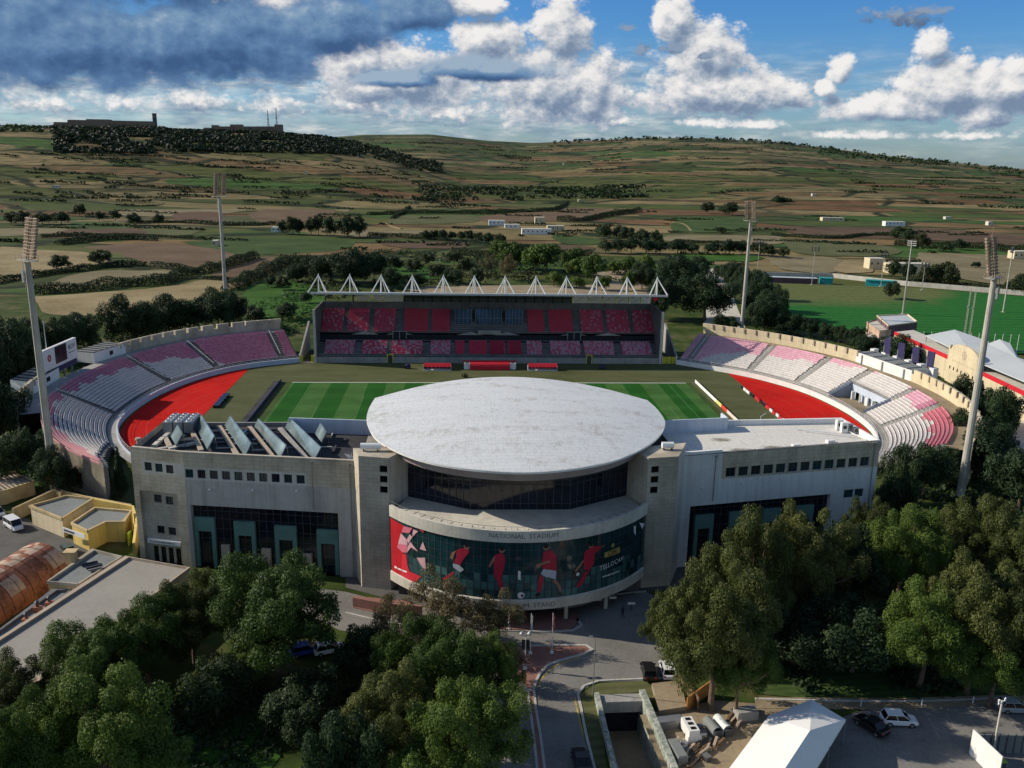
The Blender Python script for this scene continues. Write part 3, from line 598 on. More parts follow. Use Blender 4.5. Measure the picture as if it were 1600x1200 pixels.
n_=noi(nt,g,2.5,4,.7); c=mixc(nt,c,ramp(nt,[(.3,(.8,.8,.8)),(.7,(1.2,1.2,1.2))],n_).outputs[0],.8,'MULTIPLY'); nt.links.new(c,b.inputs['Base Color'])
slab('pitch_border',[(-60,-39),(59.8,-39),(59.8,35.6),(-60,35.6)],.05,'green_field',kind='structure')
slab('pitch',[(-58.3,-38),(58.2,-38),(58.2,34.9),(-58.3,34.9)],.08,'pitch_grass',kind='structure')
ln=MB()
def line(x0,y0,x1,y1,w=.11):
    d=Vector((x1-x0,y1-y0)); L_=d.length; a=math.atan2(d.y,d.x)
    dx,dy=d.x/L_,d.y/L_; nx,ny=-dy*w/2,dx*w/2
    ln.quad((x0-nx,y0-ny,.10),(x1-nx,y1-ny,.10),(x1+nx,y1+ny,.10),(x0+nx,y0+ny,.10))
for s in (-1,1):
    line(s*52.5,-33.9,s*52.5,33.9); line(s*36,-20.16,s*36,20.16); line(s*36,20.16,s*52.4,20.16); line(s*36,-20.16,s*52.4,-20.16)
    line(s*47,-9.16,s*47,9.16); line(s*47,9.16,s*52.4,9.16); line(s*47,-9.16,s*52.4,-9.16)
line(-52.4,34,52.4,34); line(-52.4,-34,52.4,-34); line(0,-33.9,0,33.9)
pr=None
for i in range(49):
    t=2*PI*i/48; q=(9.15*math.cos(t),9.15*math.sin(t))
    if pr: line(*pr,*q)
    pr=q
mat('worn_line',(.13,.25,.09),.2,1,.8,6); ln.build('pitch_markings','worn_line',kind='structure')
wl=MB(); wl.quad((-58.3,34.95,.10),(58.2,34.95,.10),(58.2,35.35,.10),(-58.3,35.35,.10)); wl.build('pitch_edge_strip','white_line',kind='structure')
# advertising boards behind both goal lines
m,nt,b=base('board_bright',.5); g=nd(nt,'ShaderNodeNewGeometry').outputs['Position']; sp=nd(nt,'ShaderNodeSeparateXYZ'); nt.links.new(g,sp.inputs[0])
c=ramp(nt,[(0,(.62,.62,.1)),(.08,(.75,.35,.3)),(.16,(.8,.8,.8)),(.36,(.75,.74,.72)),(.46,(.78,.6,.55)),(.56,(.7,.06,.04)),(.63,(.72,.68,.25)),(.7,(.8,.8,.8)),(1,(.8,.8,.8))],mth(nt,'DIVIDE',mth(nt,'ADD',sp.outputs[1],38.0),74.0),'CONSTANT').outputs[0]; nt.links.new(c,b.inputs['Base Color'])
t=thing('advertising_boards','row of white, yellow and red advertising boards behind the right goal line','advertising board',(61.2,0,0))
q=MB()
for k in range(18):
    y=-37+k*4.05; q.box((0,y+2,.55),(.12,3.95,.9),mi=0)
q.build('panel','board_bright',t); q=MB()
for k in range(19): q.box((.25,-37+k*4.05,.4),(.5,.08,.8))
q.build('brace','steel',t)
t=thing('advertising_boards','row of dark advertising boards seen from behind, left of the pitch','advertising board',(-61.6,0,0))
q=MB()
for k in range(18): q.box((0,-37+k*4.05+2,.5),(.14,3.97,1.0),mi=0)
q.build('panel','navy',t); q=MB(); q.box((-1.1,-1,.3),(1.6,72,.5)); q.build('base_cover','bitumen',t)
for s,x,yy,lab in ((-1,-73.2,[(8,20)],'low black barrier beside the left red apron'),(1,73.6,[(-30,30)],'low white and black barrier along the right red apron')):
    q=MB()
    for y0,y1 in yy:
        k=y0
        while k<y1:
            L_=R.choice((1.2,2.2,3.2)); q.box((x+R.uniform(-.2,.2),k+L_/2,.4),(.25 if s>0 else 1.6,L_*.92,.75),mi=R.choice((0,0,1,2)) if s>0 else 2); k+=L_+(R.random()*.6 if s>0 else 0)
    o=q.build('low_barrier',['white_paint','red_paint','black_paint']); tag(o,lab,'barrier')
# posts beside the right goal
for (x,y),lab in (((66,-8.5),'white corner post leaning past the right boards, nearer the far side'),((66,-19.5),'white corner post leaning past the right boards, nearer the main stand')):
    q=MB(); q.tube((0,0,0),(0,0,2.8),.06); q.tube((0,0,2.6),(1.6,.9,3.3),.07); q.box((0,0,.08),(.7,.7,.15)); o=q.build('net_pole','white_metal'); o.location=(x,y,0.03); tag(o,lab,'pole')
# dugouts
def dugout(x0,x1,mt,label,tall=1.9):
    cx=(x0+x1)/2; w=x1-x0; t=thing('dugout',label,'dugout',(cx,51.4,0))
    q=MB(); q.box((0,.9,.95),(w,.1,tall)); q.box((-w/2,.1,.8),(.12,1.7,1.5)); q.box((w/2,.1,.8),(.12,1.7,1.5)); q.box((0,0,.12),(w,2.0,.2)); q.build('shell','white_paint',t)
    n=max(3,int(w/1.1)); q=MB()
    for k in range(n):
        xx=-w/2+(k+.5)*w/n; q.box((xx,.35,.55),(w/n*.8,.5,.12)); q.box((xx,.62,.95),(w/n*.8,.1,.85))
    q.build('seats','seat_red' if mt!='canopy' else 'red_paint',t)
    q=MB(); q.poly([(-w/2,-.9,tall*.62),(w/2,-.9,tall*.62),(w/2,-.1,tall+.15),(-w/2,-.1,tall+.15)]); q.poly([(-w/2,-.1,tall+.15),(w/2,-.1,tall+.15),(w/2,.95,tall+.1),(-w/2,.95,tall+.1)])
    q.build('roof','red_paint',t)
dugout(-20.7,-12.2,'s','red dugout with white base, left of the covered players entrance')
dugout(11.9,21.1,'s','red dugout with white base, right of the covered players entrance')
t=thing('players_tunnel','red fabric players tunnel standing between the two dugouts','tunnel',(0,52.6,0))
q=MB(); n=10
for k in range(n):
    a0,a1=PI*k/n,PI*(k+1)/n
    q.quad((-6.2,-1.6*math.cos(a0),1.0+1.4*math.sin(a0)),(-6.2,-1.6*math.cos(a1),1.0+1.4*math.sin(a1)),(6.2,-1.6*math.cos(a1),1.0+1.4*math.sin(a1)),(6.2,-1.6*math.cos(a0),1.0+1.4*math.sin(a0)))
q.quad((-6.2,-1.6,.05),(6.2,-1.6,.05),(6.2,-1.6,1.0),(-6.2,-1.6,1.0)); q.build('fabric_cover','red_paint',t)
for s in (-1,1):
    q=MB(); q.tube((s*7.2,0,0),(s*7.2,0,2.2),.9,.9,n=12); q.box((s*7.2,-.2,1.2),(1.9,1.6,2.0)); q.build('end_arch','white_paint',t)
q=MB(); q.box((0,1.7,1.9),(17,.12,1.0)); q.build('backdrop','red_paint',t)
# small things on the touchline
def cart(x,y,lab,m1):
    t=thing('equipment_cart',lab,'cart',(x,y,.03)); q=MB(); q.box((0,0,.7),(1.9,1.1,.7)); q.box((.3,0,1.3),(.9,.9,.5)); q.build('body',m1,t)
    for sx in (-.6,.6):
        for sy in (-.5,.5): q=MB(); q.tube((sx,sy-.1,.3),(sx,sy+.1,.3),.3,n=10); q.build('wheel','tyre',t)
cart(-25.8,52.9,'small purple equipment cart at the touchline left of the dugouts','purple_dark')
cart(35.6,52.9,'small navy equipment cart right of the dugouts','navy')
cart(36.3,61.8,'dark tractor mower parked against the far stand wall','black_paint')
q=MB()
for k in range(60): 
    a=R.uniform(0,2*PI); r_=R.uniform(0,1.0); q.tube((r_*math.cos(a)*.8,r_*math.sin(a)*.5,.1),(r_*math.cos(a)*1.4,r_*math.sin(a),R.uniform(.5,1.6)),.07,.02,n=4)
o=q.build('folded_net','black_paint'); o.location=(*(-7.8,41.6),.05); tag(o,'dark bundle of folded net on the touchline behind the roof edge','net')

# ------------------------------------------------------------------ open seating bowl, left and right
def offs(IN,d):
    n=len(IN); out=[]
    for i in range(n):
        a=IN[max(0,i-2)]; b=IN[min(n-1,i+2)]; t=(b-a); t=Vector((t[0],t[1])).normalized(); out.append(Vector((IN[i][0],IN[i][1]))+Vector((t.y,-t.x))*d)
    return out
def smooth2(P,k=3):
    for _ in range(k): P=[P[0]]+[(P[i-1]+P[i]*2+P[i+1])/4 for i in range(1,len(P)-1)]+[P[-1]]
    return P
def bowl(side,pts,s_end,aisles,label,vom=None,gaps=()):
    IN=[Vector((p[0],p[1])) for p in pts]; sg=1 if side<0 else -1   # outward normal of the curve
    OFF=lambda d: smooth2(offs(IN,-d*sg*-1 if False else (-d if side>0 else d)))
    # choose sign by testing
    tst=offs(IN,1.0)[len(IN)//2]; sgn=1 if (tst.length>IN[len(IN)//2].length) else -1
    OFF=lambda d: smooth2(offs(IN,sgn*d),6) if d else IN
    root=thing('seating_bowl',label,'grandstand',(0,0,0))
    N=len(IN); nr=15; d0=2.2; dr=.86; z0=1.55; dz=.42
    k_end=s_end; KR=[k_end+int((N-1-k_end)*(r/(nr-1))**.9) if side<0 else k_end for r in range(nr)]
    rows=[OFF(d0+i*dr) for i in range(nr+1)]
    w0=OFF(0); w1=OFF(.35)
    # wall towards the pitch, walkway and back walkway
    b=MB()
    for i in range(N-1):
        a,c,d,e=w0[i],w0[i+1],w1[i+1],w1[i]
        b.quad((*a,0),(*c,0),(*c,1.5),(*a,1.5)); b.quad((*a,1.5),(*c,1.5),(*d,1.5),(*e,1.5)); b.quad((*e,1.5),(*d,1.5),(*d,.9),(*e,.9))
    b.build('pitch_wall','blue_shade_wall' if side<0 else 'white_paint',root)  # left wall carries the painted shade tone, right wall is plain white
    b=MB()
    for i in range(N-1):
        a,c,d,e=w1[i],w1[i+1],rows[0][i+1],rows[0][i]; b.quad((*a,1.1),(*c,1.1),(*d,1.15),(*e,1.15))
    b.build('lower_walkway','concrete',root)
    rail=MB(); 
    for i in range(0,min(N-1,k_end+8)-3,3):
        a=w0[i]; rail.tube((*a,1.5),(*a,2.5),.035,n=4); c=w0[i+3]; rail.tube((*a,2.5),(*c,2.5),.035,n=4); rail.tube((*a,2.0),(*c,2.0),.025,n=4)
    rail.build('railing','white_metal',root)
    invom=lambda i,r: vom and vom[0]<=i<vom[1] and r<vom[2]
    st=MB()
    for r in range(nr):
        A=rows[r]; B=rows[r+1]; z=z0+r*dz
        for i in range(KR[r]):
            if invom(i,r): continue
            a,c,d,e=A[i],A[i+1],B[i+1],B[i]
            zl=z-dz if r else 1.1
            st.quad((*a,zl),(*c,zl),(*c,z),(*a,z)); st.quad((*a,z),(*c,z),(*d,z),(*e,z))
    for i_ in (0,1):   # end faces
        for r in range(nr):
            i=KR[r] if i_ else 0
            a,d=rows[r][i],rows[r+1][i]; z=z0+r*dz; st.quad((*a,0),(*d,0),(*d,z),(*a,z))
    if side<0:
        for r in range(1,nr):
            for i in range(KR[r-1],KR[r]): a,c=rows[r][i],rows[r][i+1]; st.quad((*a,0),(*c,0),(*c,z0+r*dz),(*a,z0+r*dz))
        bw=MB()
        for i in range(near_i(LIN,-90.5,-11),N-1): a,c=rows[nr][i],rows[nr][i+1]; bw.quad((*c,0),(*a,0),(*a,z0+nr*dz+.5),(*c,z0+nr*dz+.5)); bw.quad((*a,0),(*c,0),(*c,z0+nr*dz+.5),(*a,z0+nr*dz+.5))
        bw.build('rear_wall','limestone_pale',root)
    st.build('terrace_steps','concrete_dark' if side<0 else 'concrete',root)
    if vom:
        vb=MB(); i0,i1,r1=vom; 
        for i in (i0,i1):
            for r in range(r1):
                a,d=rows[r][i],rows[r+1][i]; z=z0+r*dz+.9; vb.quad((*a,.2),(*d,.2),(*d,z),(*a,z)); vb.quad((*a,z),(*d,z),(*d,.2),(*a,.2))
        for i in range(i0,i1):
            a,c=rows[r1][i],rows[r1][i+1]; vb.quad((*a,2.6),(*c,2.6),(*c,z0+r1*dz),(*a,z0+r1*dz))
            if (i-i0)%4<2: vb.quad((*a,.2),(*c,.2),(*c,2.6),(*a,2.6))
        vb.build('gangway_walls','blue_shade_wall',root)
        fl=MB()
        for i in range(i0,i1): a,c=w1[i],w1[i+1]; d,e=rows[r1+3][i+1],rows[r1+3][i]; fl.quad((*a,1.13),(*c,1.13),(*d,.25),(*e,.25))
        fl.build('gangway_floor','dirt',root)
        rl=MB()
        for i in range(i0,i1,1):
            a=rows[r1][i]; rl.tube((*a,z0+r1*dz),(*a,z0+r1*dz+1),.04,n=4); c=rows[r1][i+1]; rl.tube((*a,z0+r1*dz+1),(*c,z0+r1*dz+1),.04,n=4)
        for k in range(4):
            i=i0+2+k*3; a=rows[r1-1][min(i,N-1)]; rl.box((a.x,a.y,1.6),(.9,.5,2.6),rz=k)
        rl.build('gangway_railing','white_metal',root)
    # aisles and seat blocks
    bounds=[0]+list(aisles)+[k_end]
    for ai in aisles:
        if ai>=k_end: continue
        b=MB()
        for r in range(nr):
            if invom(ai-1,r) or invom(ai,r): continue
            a,d=rows[r][ai],rows[r+1][ai]; t=(rows[r][min(ai+1,N-1)]-rows[r][ai-1]).normalized(); z=z0+r*dz
            for q,(zz) in ((0,z+.21),(1,z+.02)):
                P0=a.lerp(d,.0 if q==0 else .5); P1=a.lerp(d,.5 if q==0 else 1); w=.75
                zz=z+ (0.0 if q==0 else .21)+.02
                b.quad((*(P0-t*w),zz),(*(P0+t*w),zz),(*(P1+t*w),zz),(*(P1-t*w),zz)); b.quad((*(P0-t*w),zz-.3),(*(P0+t*w),zz-.3),(*(P0+t*w),zz),(*(P0-t*w),zz))
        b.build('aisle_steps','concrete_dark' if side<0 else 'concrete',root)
        rr=MB(); a,d=rows[1][ai],rows[nr][ai]; rr.tube((*a,z0+dz+.95),(*d,z0+nr*dz+.6),.06,n=4); rr.build('handrail','white_metal',root)
    rs=random.Random(3 if side<0 else 4)
    for bi in range(len(bounds)-1):
        i0,i1=bounds[bi]+1,bounds[bi+1]-1
        V_=[];F_=[];Cc=[]; i1_=i1
        for r in range(nr):
            A=rows[r];B=rows[r+1]; z=z0+r*dz
            i=float(i0); i1=i1_ if bi<len(bounds)-2 else KR[r]-1
            seg=(rows[r][min(i1,N-1)]-rows[r][i0]).length
            while i<i1-.5:
                k=int(i); fr=i-k
                if k+1>=N: break
                if invom(k,r) or (vom and (vom[0]-1<=k<=vom[1]) and r<vom[2]): i+=1; continue
                a=A[k].lerp(A[k+1],fr); t=A[k+1]-A[k]; L_=max(t.length,.2); t=t/L_; nrm=(B[k]-A[k]).normalized()
                frac=(i-0)/k_end; pinkrow={-1:0.62,1:0.6}[side]
                # upper rows pink to mauve, lower rows white; blocks beside the far stand are all pink
                u_=r/nr
                if side<0: thr=interp([(0,-.1),(.20,-.1),(.26,.30),(.34,.55),(.6,.72),(.8,.8),(.95,.74),(1.1,.6),(1.4,.5)],frac)
                else: thr=interp([(0,-.1),(.06,-.1),(.12,.45),(.30,.62),(.45,.9),(.60,1.1),(.66,.66),(1,.60)],frac)
                thr+=.05*math.sin(i*.8)+(rs.random()-.5)*.06
                if u_>thr:
                    c=rs.choice(((.50,.19,.28),(.53,.23,.32),(.49,.18,.27),(.54,.26,.34)))
                    if side>0 and frac>.75: c=rs.choice(((.60,.15,.19),(.62,.19,.24),(.6,.17,.22)))
                    if side>0 and frac<.72: c=tuple(min(.8,k_*1.0+.16) for k_ in c)
                    if side<0 and frac>.93: c=(.66,.30,.34)
                else: c=rs.choice(((.62,.60,.59),(.66,.63,.61),(.59,.57,.56),(.68,.64,.62)))
                w=.21; zb=z+.02; p0=a+nrm*.38; p1=a+nrm*.80
                n0=len(V_)
                # pan and back: pan quad, back quad (front), back top lip
                for P_,zz in ((p0-t*w,zb+.38),(p0+t*w,zb+.38),(p1+t*w,zb+.36),(p1-t*w,zb+.36),(p1+nrm*.08+t*w,zb+.74),(p1+nrm*.08-t*w,zb+.74),(p0-t*w,zb+.2),(p0+t*w,zb+.2),(p1+nrm*.14+t*w,zb+.70),(p1+nrm*.14-t*w,zb+.70),(p1+nrm*.1+t*w,zb+.3),(p1+nrm*.1-t*w,zb+.3)): V_.append((P_.x,P_.y,zz))
                fs=[(0,1,2,3),(3,2,4,5),(6,7,1,0),(5,4,8,9),(9,8,10,11)]
                for f in fs: F_.append(tuple(n0+k_ for k_ in f)); Cc.append(c)
                i+=.5/L_
        if not F_: continue
        me=bpy.data.meshes.new('seat_block'); me.from_pydata(V_,[],F_); me.materials.append(MATS['seat_mixed'])
        at=me.color_attributes.new('seatcol','FLOAT_COLOR','CORNER'); arr=[]
        for f,c in zip(F_,Cc): arr+=[*c,1]*len(f)
        at.data.foreach_set('color',arr); me.update(); o=bpy.data.objects.new('seat_block',me); COL.objects.link(o); o.parent=root
    # back walkway, outer wall with its battlement of small piers
    top=rows[nr]; o1=OFF(d0+nr*dr+4.6); o2=OFF(d0+nr*dr+5.1); zt=z0+nr*dz-.3
    b=MB()
    ke=min(k_end,N-1) if side>0 else near_i(LIN,-88.8,-16.5)
    for i in range(ke): b.quad((*top[i],zt),(*top[i+1],zt),(*o1[i+1],zt),(*o1[i],zt))
    b.build('back_walkway','dirt' if side>0 else 'concrete',root)
    wall=root
    zw=zt+2.1; runs=[]; cur=[]
    for i in range(ke):
        if any(g0<=i<g1 for g0,g1 in gaps):
            if cur: runs.append(cur); cur=[]
        else: cur.append(i)
    if cur: runs.append(cur)
    wm='limestone_cream' if side>0 else 'limestone_pale'
    for run in runs:
        b=MB()
        for i in run:
            a,c,d,e=o1[i],o1[i+1],o2[i+1],o2[i]
            b.quad((*c,zt),(*a,zt),(*a,zw),(*c,zw)); b.quad((*a,zw),(*c,zw),(*d,zw),(*e,zw)); b.quad((*e,0),(*d,0),(*d,zw),(*e,zw))
        for i in (run[0],run[-1]+1): a,e=o1[i],o2[i]; b.quad((*a,0),(*e,0),(*e,zw),(*a,zw))
        b.build('outer_wall',wm,root)
    i=2
    while i<ke-2:
        if not any(g0-1<=i<g1+2 for g0,g1 in gaps):
            a=o1[i]; e=o2[i]; t=(o1[i+1]-o1[i]).normalized(); rz=math.atan2(t.y,t.x); m_=(a+e)/2
            b=MB(); b.box((m_.x,m_.y,zw+.62),(3.35,.6,1.35),rz=rz); b.build('battlement',wm,root)
            q=m_+t*2.0; b=MB(); b.box((q.x,q.y,zw+.55),(.45,1.25,1.5),rz=rz); b.build('pier','limestone_pale' if side<0 else 'tan_panel',root)
        i+=4 if (o1[min(i+4,N-1)]-o1[i]).length<4.6 else 3
    return dict(IN=IN,rows=rows,o1=o1,o2=o2,root=root,N=N,zt=zt)
def near_i(P,x,y): return min(range(len(P)),key=lambda i:(P[i][0]-x)**2+(P[i][1]-y)**2)
aL=sorted(near_i(LIN,*q) for q in [(-65.6,59.4),(-81.7,46.4),(-91.3,28.9)])
kL=near_i(LIN,-84,-26)
aL+= [near_i(LIN,-92.5,-2)] ; aL=sorted(set(aL)); print('bowl',len(LIN),aL,kL)
BL=bowl(-1,LIN,kL,aL,'curved open seating bowl of mauve and white seats left of the pitch',gaps=[(near_i(LIN,-88,31),near_i(LIN,-93,3))])
aR=sorted(near_i(RIN,*q) for q in [(71.9,66.1),(83.5,47.5),(92.8,31.6),(94.9,6.8),(92.2,-14.1)]); kR=near_i(RIN,80,-37)
a4=near_i(RIN,94,-1); a3=near_i(RIN,92,16.5)
aR=sorted(set([a for a in aR[:3]]+[a3,a4,near_i(RIN,92.2,-14)])); print(len(RIN),aR,kR)
BR=bowl(1,RIN,kR,aR,'curved open seating bowl of white and pink seats right of the pitch',vom=(a3,a4,8),gaps=[(near_i(RIN,90,24),near_i(RIN,93.5,8))])

# ------------------------------------------------------------------ main stand building
main=thing('stadium_building','pale stone main stand building with oval white roof and curved glass front','building',(0,0,0))
A,B,C_=(-61.6,-81.1),(-52.7,-83.7),(-25.4,-88.1)
C2,A2=(25.4,-85.9),(61.1,-78.8)
ZP=19.3
def rowwin(P,b,hs,par,frame='steel_dark'):
    for h in hs: window(P,h,.3,par,frame,R.choice(('glass_pane','glass_pane','glass_dark','glass_teal')),2,1,.07)
# left end block
hs=[(2.3,3.6,15.8,17.2),(4.2,5.5,15.75,17.15),(6.1,7.4,15.7,17.1)]
rec=(.95,7.75,0,12.3,.55)
b,P=wall_holes(A,B,0,ZP,hs+[rec],mifun=lambda s,z:1 if (15.35<z<17.55 and s>1.9) else 0,zcuts=(15.35,17.55),scuts=(1.9,)); lw=b.build('end_block_wall',['limestone','band_pale'],main); rowwin(P,b,hs,lw)
off=.55; L_=math.hypot(B[0]-A[0],B[1]-A[1]); ux,uy=(B[0]-A[0])/L_,(B[1]-A[1])/L_
Ar=(A[0]+ux*.95-uy*off,A[1]+uy*.95+ux*off); Br=(A[0]+ux*7.75-uy*off,A[1]+uy*7.75+ux*off)
hs2=[(2.15,3.5,10.3,11.65),(4.2,5.55,10.2,11.55),(2.2,3.55,4.95,6.3),(4.25,5.6,4.9,6.25)]
dr=[(1.2+1.35*k,2.15+1.35*k,0,2.7) for k in range(4)]
b,P=wall_holes(Ar,Br,0,12.3,hs2+dr); rw=b.build('recessed_wall','limestone_pale',main); rowwin(P,b,hs2,rw)
for h in dr: window(P,h,.3,rw,'steel_dark','glass_black',2,2,.06,)
q=MB()
def pb(P,s0,s1,z0,z1,d0,d1,mi=0,bb=None):
    bb=bb or q; a=[P(s0,z0,d0),P(s1,z0,d0),P(s1,z1,d0),P(s0,z1,d0)]; c=[P(s0,z0,d1),P(s1,z0,d1),P(s1,z1,d1),P(s0,z1,d1)]
    bb.quad(*a,mi); bb.quad(c[1],c[0],c[3],c[2],mi); bb.quad(a[0],a[3],c[3],c[0],mi); bb.quad(a[1],c[1],c[2],a[2],mi); bb.quad(a[3],a[2],c[2],c[3],mi); bb.quad(a[0],c[0],c[1],a[1],mi)
pb(P,.6,6.5,3.3,4.05,-.5,-.02); sg=q.build('sign_band','white_paint',main)
q=MB(); 
for k in range(14):
    w=R.uniform(.12,.25); pb(P,1.0+k*.33,1.0+k*.33+w,3.55,3.8,-.53,-.505)
q.build('lettering','letter_dark',sg)
q=MB(); pb(P,.2,6.7,12.05,12.29,-.12,-.01); q.build('lintel','limestone_pale',main)
# left long facade
Wl=lambda k:k
wins=[(.15+k*1.985,1.45+k*1.985,15.3,16.7) for k in range(10)]
big=(.6,24.4,0,10.75,.9)
b,P=wall_holes(B,C_,0,ZP,wins+[big],mifun=lambda s,z:2 if (14.95<z<17.05 and s<19.7) else (0 if z>14.95 else 1),mrev=1,zcuts=(14.95,17.05),scuts=(19.7,))
fw=b.build('facade_wall',['limestone','plaster','band_pale'],main); rowwin(P,b,wins,fw)
PX=lambda px,py:(px,py)
gw=MB(); pb(P,.6,24.4,0,10.75,.9,.95,bb=gw); gw=gw.build('glass_wall','glass_dark',main)
q=MB()
for k in range(21): s=.6+k*1.19; pb(P,s-.04,s+.04,0,10.75,.8,.9)
for z in (1.5,3.2,4.9,6.6,8.3,9.6): pb(P,.6,24.4,z-.035,z+.035,.83,.9)
q.build('mullions','steel_dark',gw)
for a_ in [[(0.69,8.67),(4.14,8.45),(3.94,5.59)],[(7.27,8.31),(10.7,8.09),(10.55,5.57)],[(13.91,7.96),(17.42,7.74),(17.31,5.34)],[(20.71,7.73),(24.19,7.51),(24.11,5.23)]]:
    s0,s1=a_[0][0],a_[1][0]; zt=(a_[0][1]+a_[1][1])/2; zi=zt-2.35
    q=MB(); pb(P,s0,s1,zi,zt,.35,.85); pb(P,s0,s0+.62,0,zi,.36,.84); pb(P,s1-.62,s1,0,zi,.36,.84); q.build('green_portal','green_frame',main)
for a_ in [[(4.99,4.01),(6.31,-0.02)],[(11.6,3.77),(13.08,0.1)],[(18.25,3.32),(19.78,-0.0)]]:
    q=MB(); pb(P,a_[0][0],a_[1][0],0,a_[0][1],.25,.8); q.build('stone_pier','tan_panel',main)
q=MB(); pb(P,.6,24.4,10.45,10.75,.75,.86); q.build('blind_box','purple_dark',main)
q=MB(); q.strip([(A[0]+.25,A[1]+.3),(B[0],B[1]+.3),(C_[0],C_[1]+.3)],.5,ZP,ZP+.22); q.build('coping','limestone_pale',main)
# left side wall, back wall and roof deck
BL_,BR_=(-61.0,-66.4),(-25.4,-66.0)
b,P2=wall_holes(BL_,A,0,ZP,[]); b.build('side_wall','limestone',main)
b,P2=wall_holes(BR_,BL_,0,18.9,[]); b.build('back_wall','plaster',main)
slab('roof_deck',[A,B,C_,BR_,BL_],18.3,'bitumen',main)
q=MB(); q.strip([BR_,BL_,(A[0]+.1,A[1]+.5)],.35,18.0,18.95); q.build('parapet','concrete',main)
q=MB(); q.strip([(A[0]+.6,A[1]+.62),(B[0],B[1]+.62),(C_[0],C_[1]+.62)],.12,18.2,ZP-.01); q.build('parapet_lining','concrete_dark',main)
# right long facade
L2=math.hypot(A2[0]-C2[0],A2[1]-C2[1])
wr=[[(7.89,15.78),(9.66,13.88)],[(32.92,16.6),(34.64,14.99)],[(30.45,10.82),(32.41,9.26)],[(32.42,11.01),(34.27,9.46)],[(2.03,9.65),(27.97,9.87)],[(7.11,18.24),(7.48,13.95)]]
w0,w1=wr[0][0][0],wr[1][1][0]; n=12; wd=(wr[0][1][0]-wr[0][0][0]+wr[1][1][0]-wr[1][0][0])/2
wins=[(w0+(w1-wd-w0)*k/(n-1),w0+(w1-wd-w0)*k/(n-1)+wd,15.15,16.75) for k in range(n)]
low=[(wr[2][0][0],wr[2][1][0]-.1,9.6,11.1),(wr[3][0][0]+.1,wr[3][1][0],9.6,11.1),(wr[2][0][0],wr[2][1][0]-.1,4.6,6.1),(wr[3][0][0]+.1,wr[3][1][0],4.6,6.1)]
bigr=(wr[4][0][0],wr[4][1][0],0,10.6,.9); sx=wr[5][0][0]
b,P=wall_holes(C2,A2,0,ZP,wins+low+[bigr],mifun=lambda s,z:0 if (z>14.9 and s>sx) else 1,mrev=1,zcuts=(14.9,),scuts=(sx,))
fw=b.build('facade_wall',['limestone','plaster_white'],main); rowwin(P,b,wins+low,fw)
gw=MB(); pb(P,bigr[0],bigr[1],0,10.6,.9,.95,bb=gw); gw=gw.build('glass_wall','glass_dark',main)
q=MB(); k=bigr[0]
while k<bigr[1]: pb(P,k-.04,k+.04,0,10.6,.8,.9); k+=1.2
for z in (1.5,3.2,4.9,6.6,8.3,9.6): pb(P,bigr[0],bigr[1],z-.035,z+.035,.83,.9)
q.build('mullions','steel_dark',gw)
for k in range(4):
    s0=bigr[0]+1.3+k*6.2; q=MB(); pb(P,s0,s0+3.3,6.3,8.7,.35,.85); pb(P,s0,s0+.6,0,6.3,.36,.84); pb(P,s0+2.7,s0+3.3,0,6.3,.36,.84); q.build('green_portal','green_frame',main)
B4,B3=(60.2,-65.5),(25.4,-66.5)
b,P2=wall_holes(A2,B4,0,ZP,[]); b.build('side_wall','plaster_white',main)
b,P2=wall_holes(B4,B3,0,18.6,[]); b.build('back_wall','plaster_white',main)
slab('roof_deck',[C2,A2,B4,B3],18.55,'roof_cream',main)
q=MB(); q.strip([(A2[0]-.1,A2[1]+.3),(B4[0]-.2,B4[1]-.2),(37.3,-67.0)],.4,18.0,19.5); q.build('parapet','white_paint',main)
q=MB(); q.strip([(C2[0],C2[1]+.25),(A2[0]-.3,A2[1]+.25)],.5,ZP,ZP+.15); q.build('coping','concrete_dark',main)
q=MB(); q.strip([(C2[0],C2[1]+.2),(C2[0]+sx-.3,C2[1]+.2+(A2[1]-C2[1])*sx/35)],.55,ZP+.15,ZP+.6); q.build('coping','white_paint',main)
# pale screen walls at the back of both roofs
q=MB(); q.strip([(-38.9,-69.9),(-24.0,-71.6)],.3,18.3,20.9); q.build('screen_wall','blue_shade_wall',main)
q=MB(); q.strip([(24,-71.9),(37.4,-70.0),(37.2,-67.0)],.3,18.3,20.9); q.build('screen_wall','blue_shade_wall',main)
# pylons
PLf,PLr=(-24.8,-91.2),(-20.3,-92.3)
pl=[PLf,PLr,(-17.9,-88.0),(-25.4,-86.0)]
def pylon2(f,r,inner,outer,wpx):
    L_=math.hypot(r[0]-f[0],r[1]-f[1])
    b,P=wall_holes(f,r,0,21.4,wpx,depth=.25)
    b2=MB(); b2.v=b.v; b2.f=b.f; b2.m=b.m
    for a,c,mi in ((r,inner,1),(inner,outer,1),(outer,f,0)):
        b2.quad((*a,0),(*c,0),(*c,21.4),(*a,21.4),mi)
    b2.quad((*f,21.4),(*r,21.4),(*inner,21.4),(*outer,21.4),0)
    o=b2.build('pylon',['limestone_pale','plaster'],main)
    for h in wpx: window(P,h,.25,o,'steel_dark','glass_black',1,1,.06)
    return P
pylon2(PLf,PLr,(-17.7,-87.9),(-26.0,-87.6),[(3.24,4.43,19.1,20.150000000000002),(3.24,4.43,17.5,18.55),(3.24,4.43,15.85,16.9)])
QLf,QLr=(18.4,-92.7),(23.2,-91.9)
pylon2(QLf,QLr,(26.0,-85.4),(16.3,-88.0),[(0.58,1.82,19.0,20.05),(0.58,1.82,17.4,18.45),(0.58,1.82,15.7,16.75)])
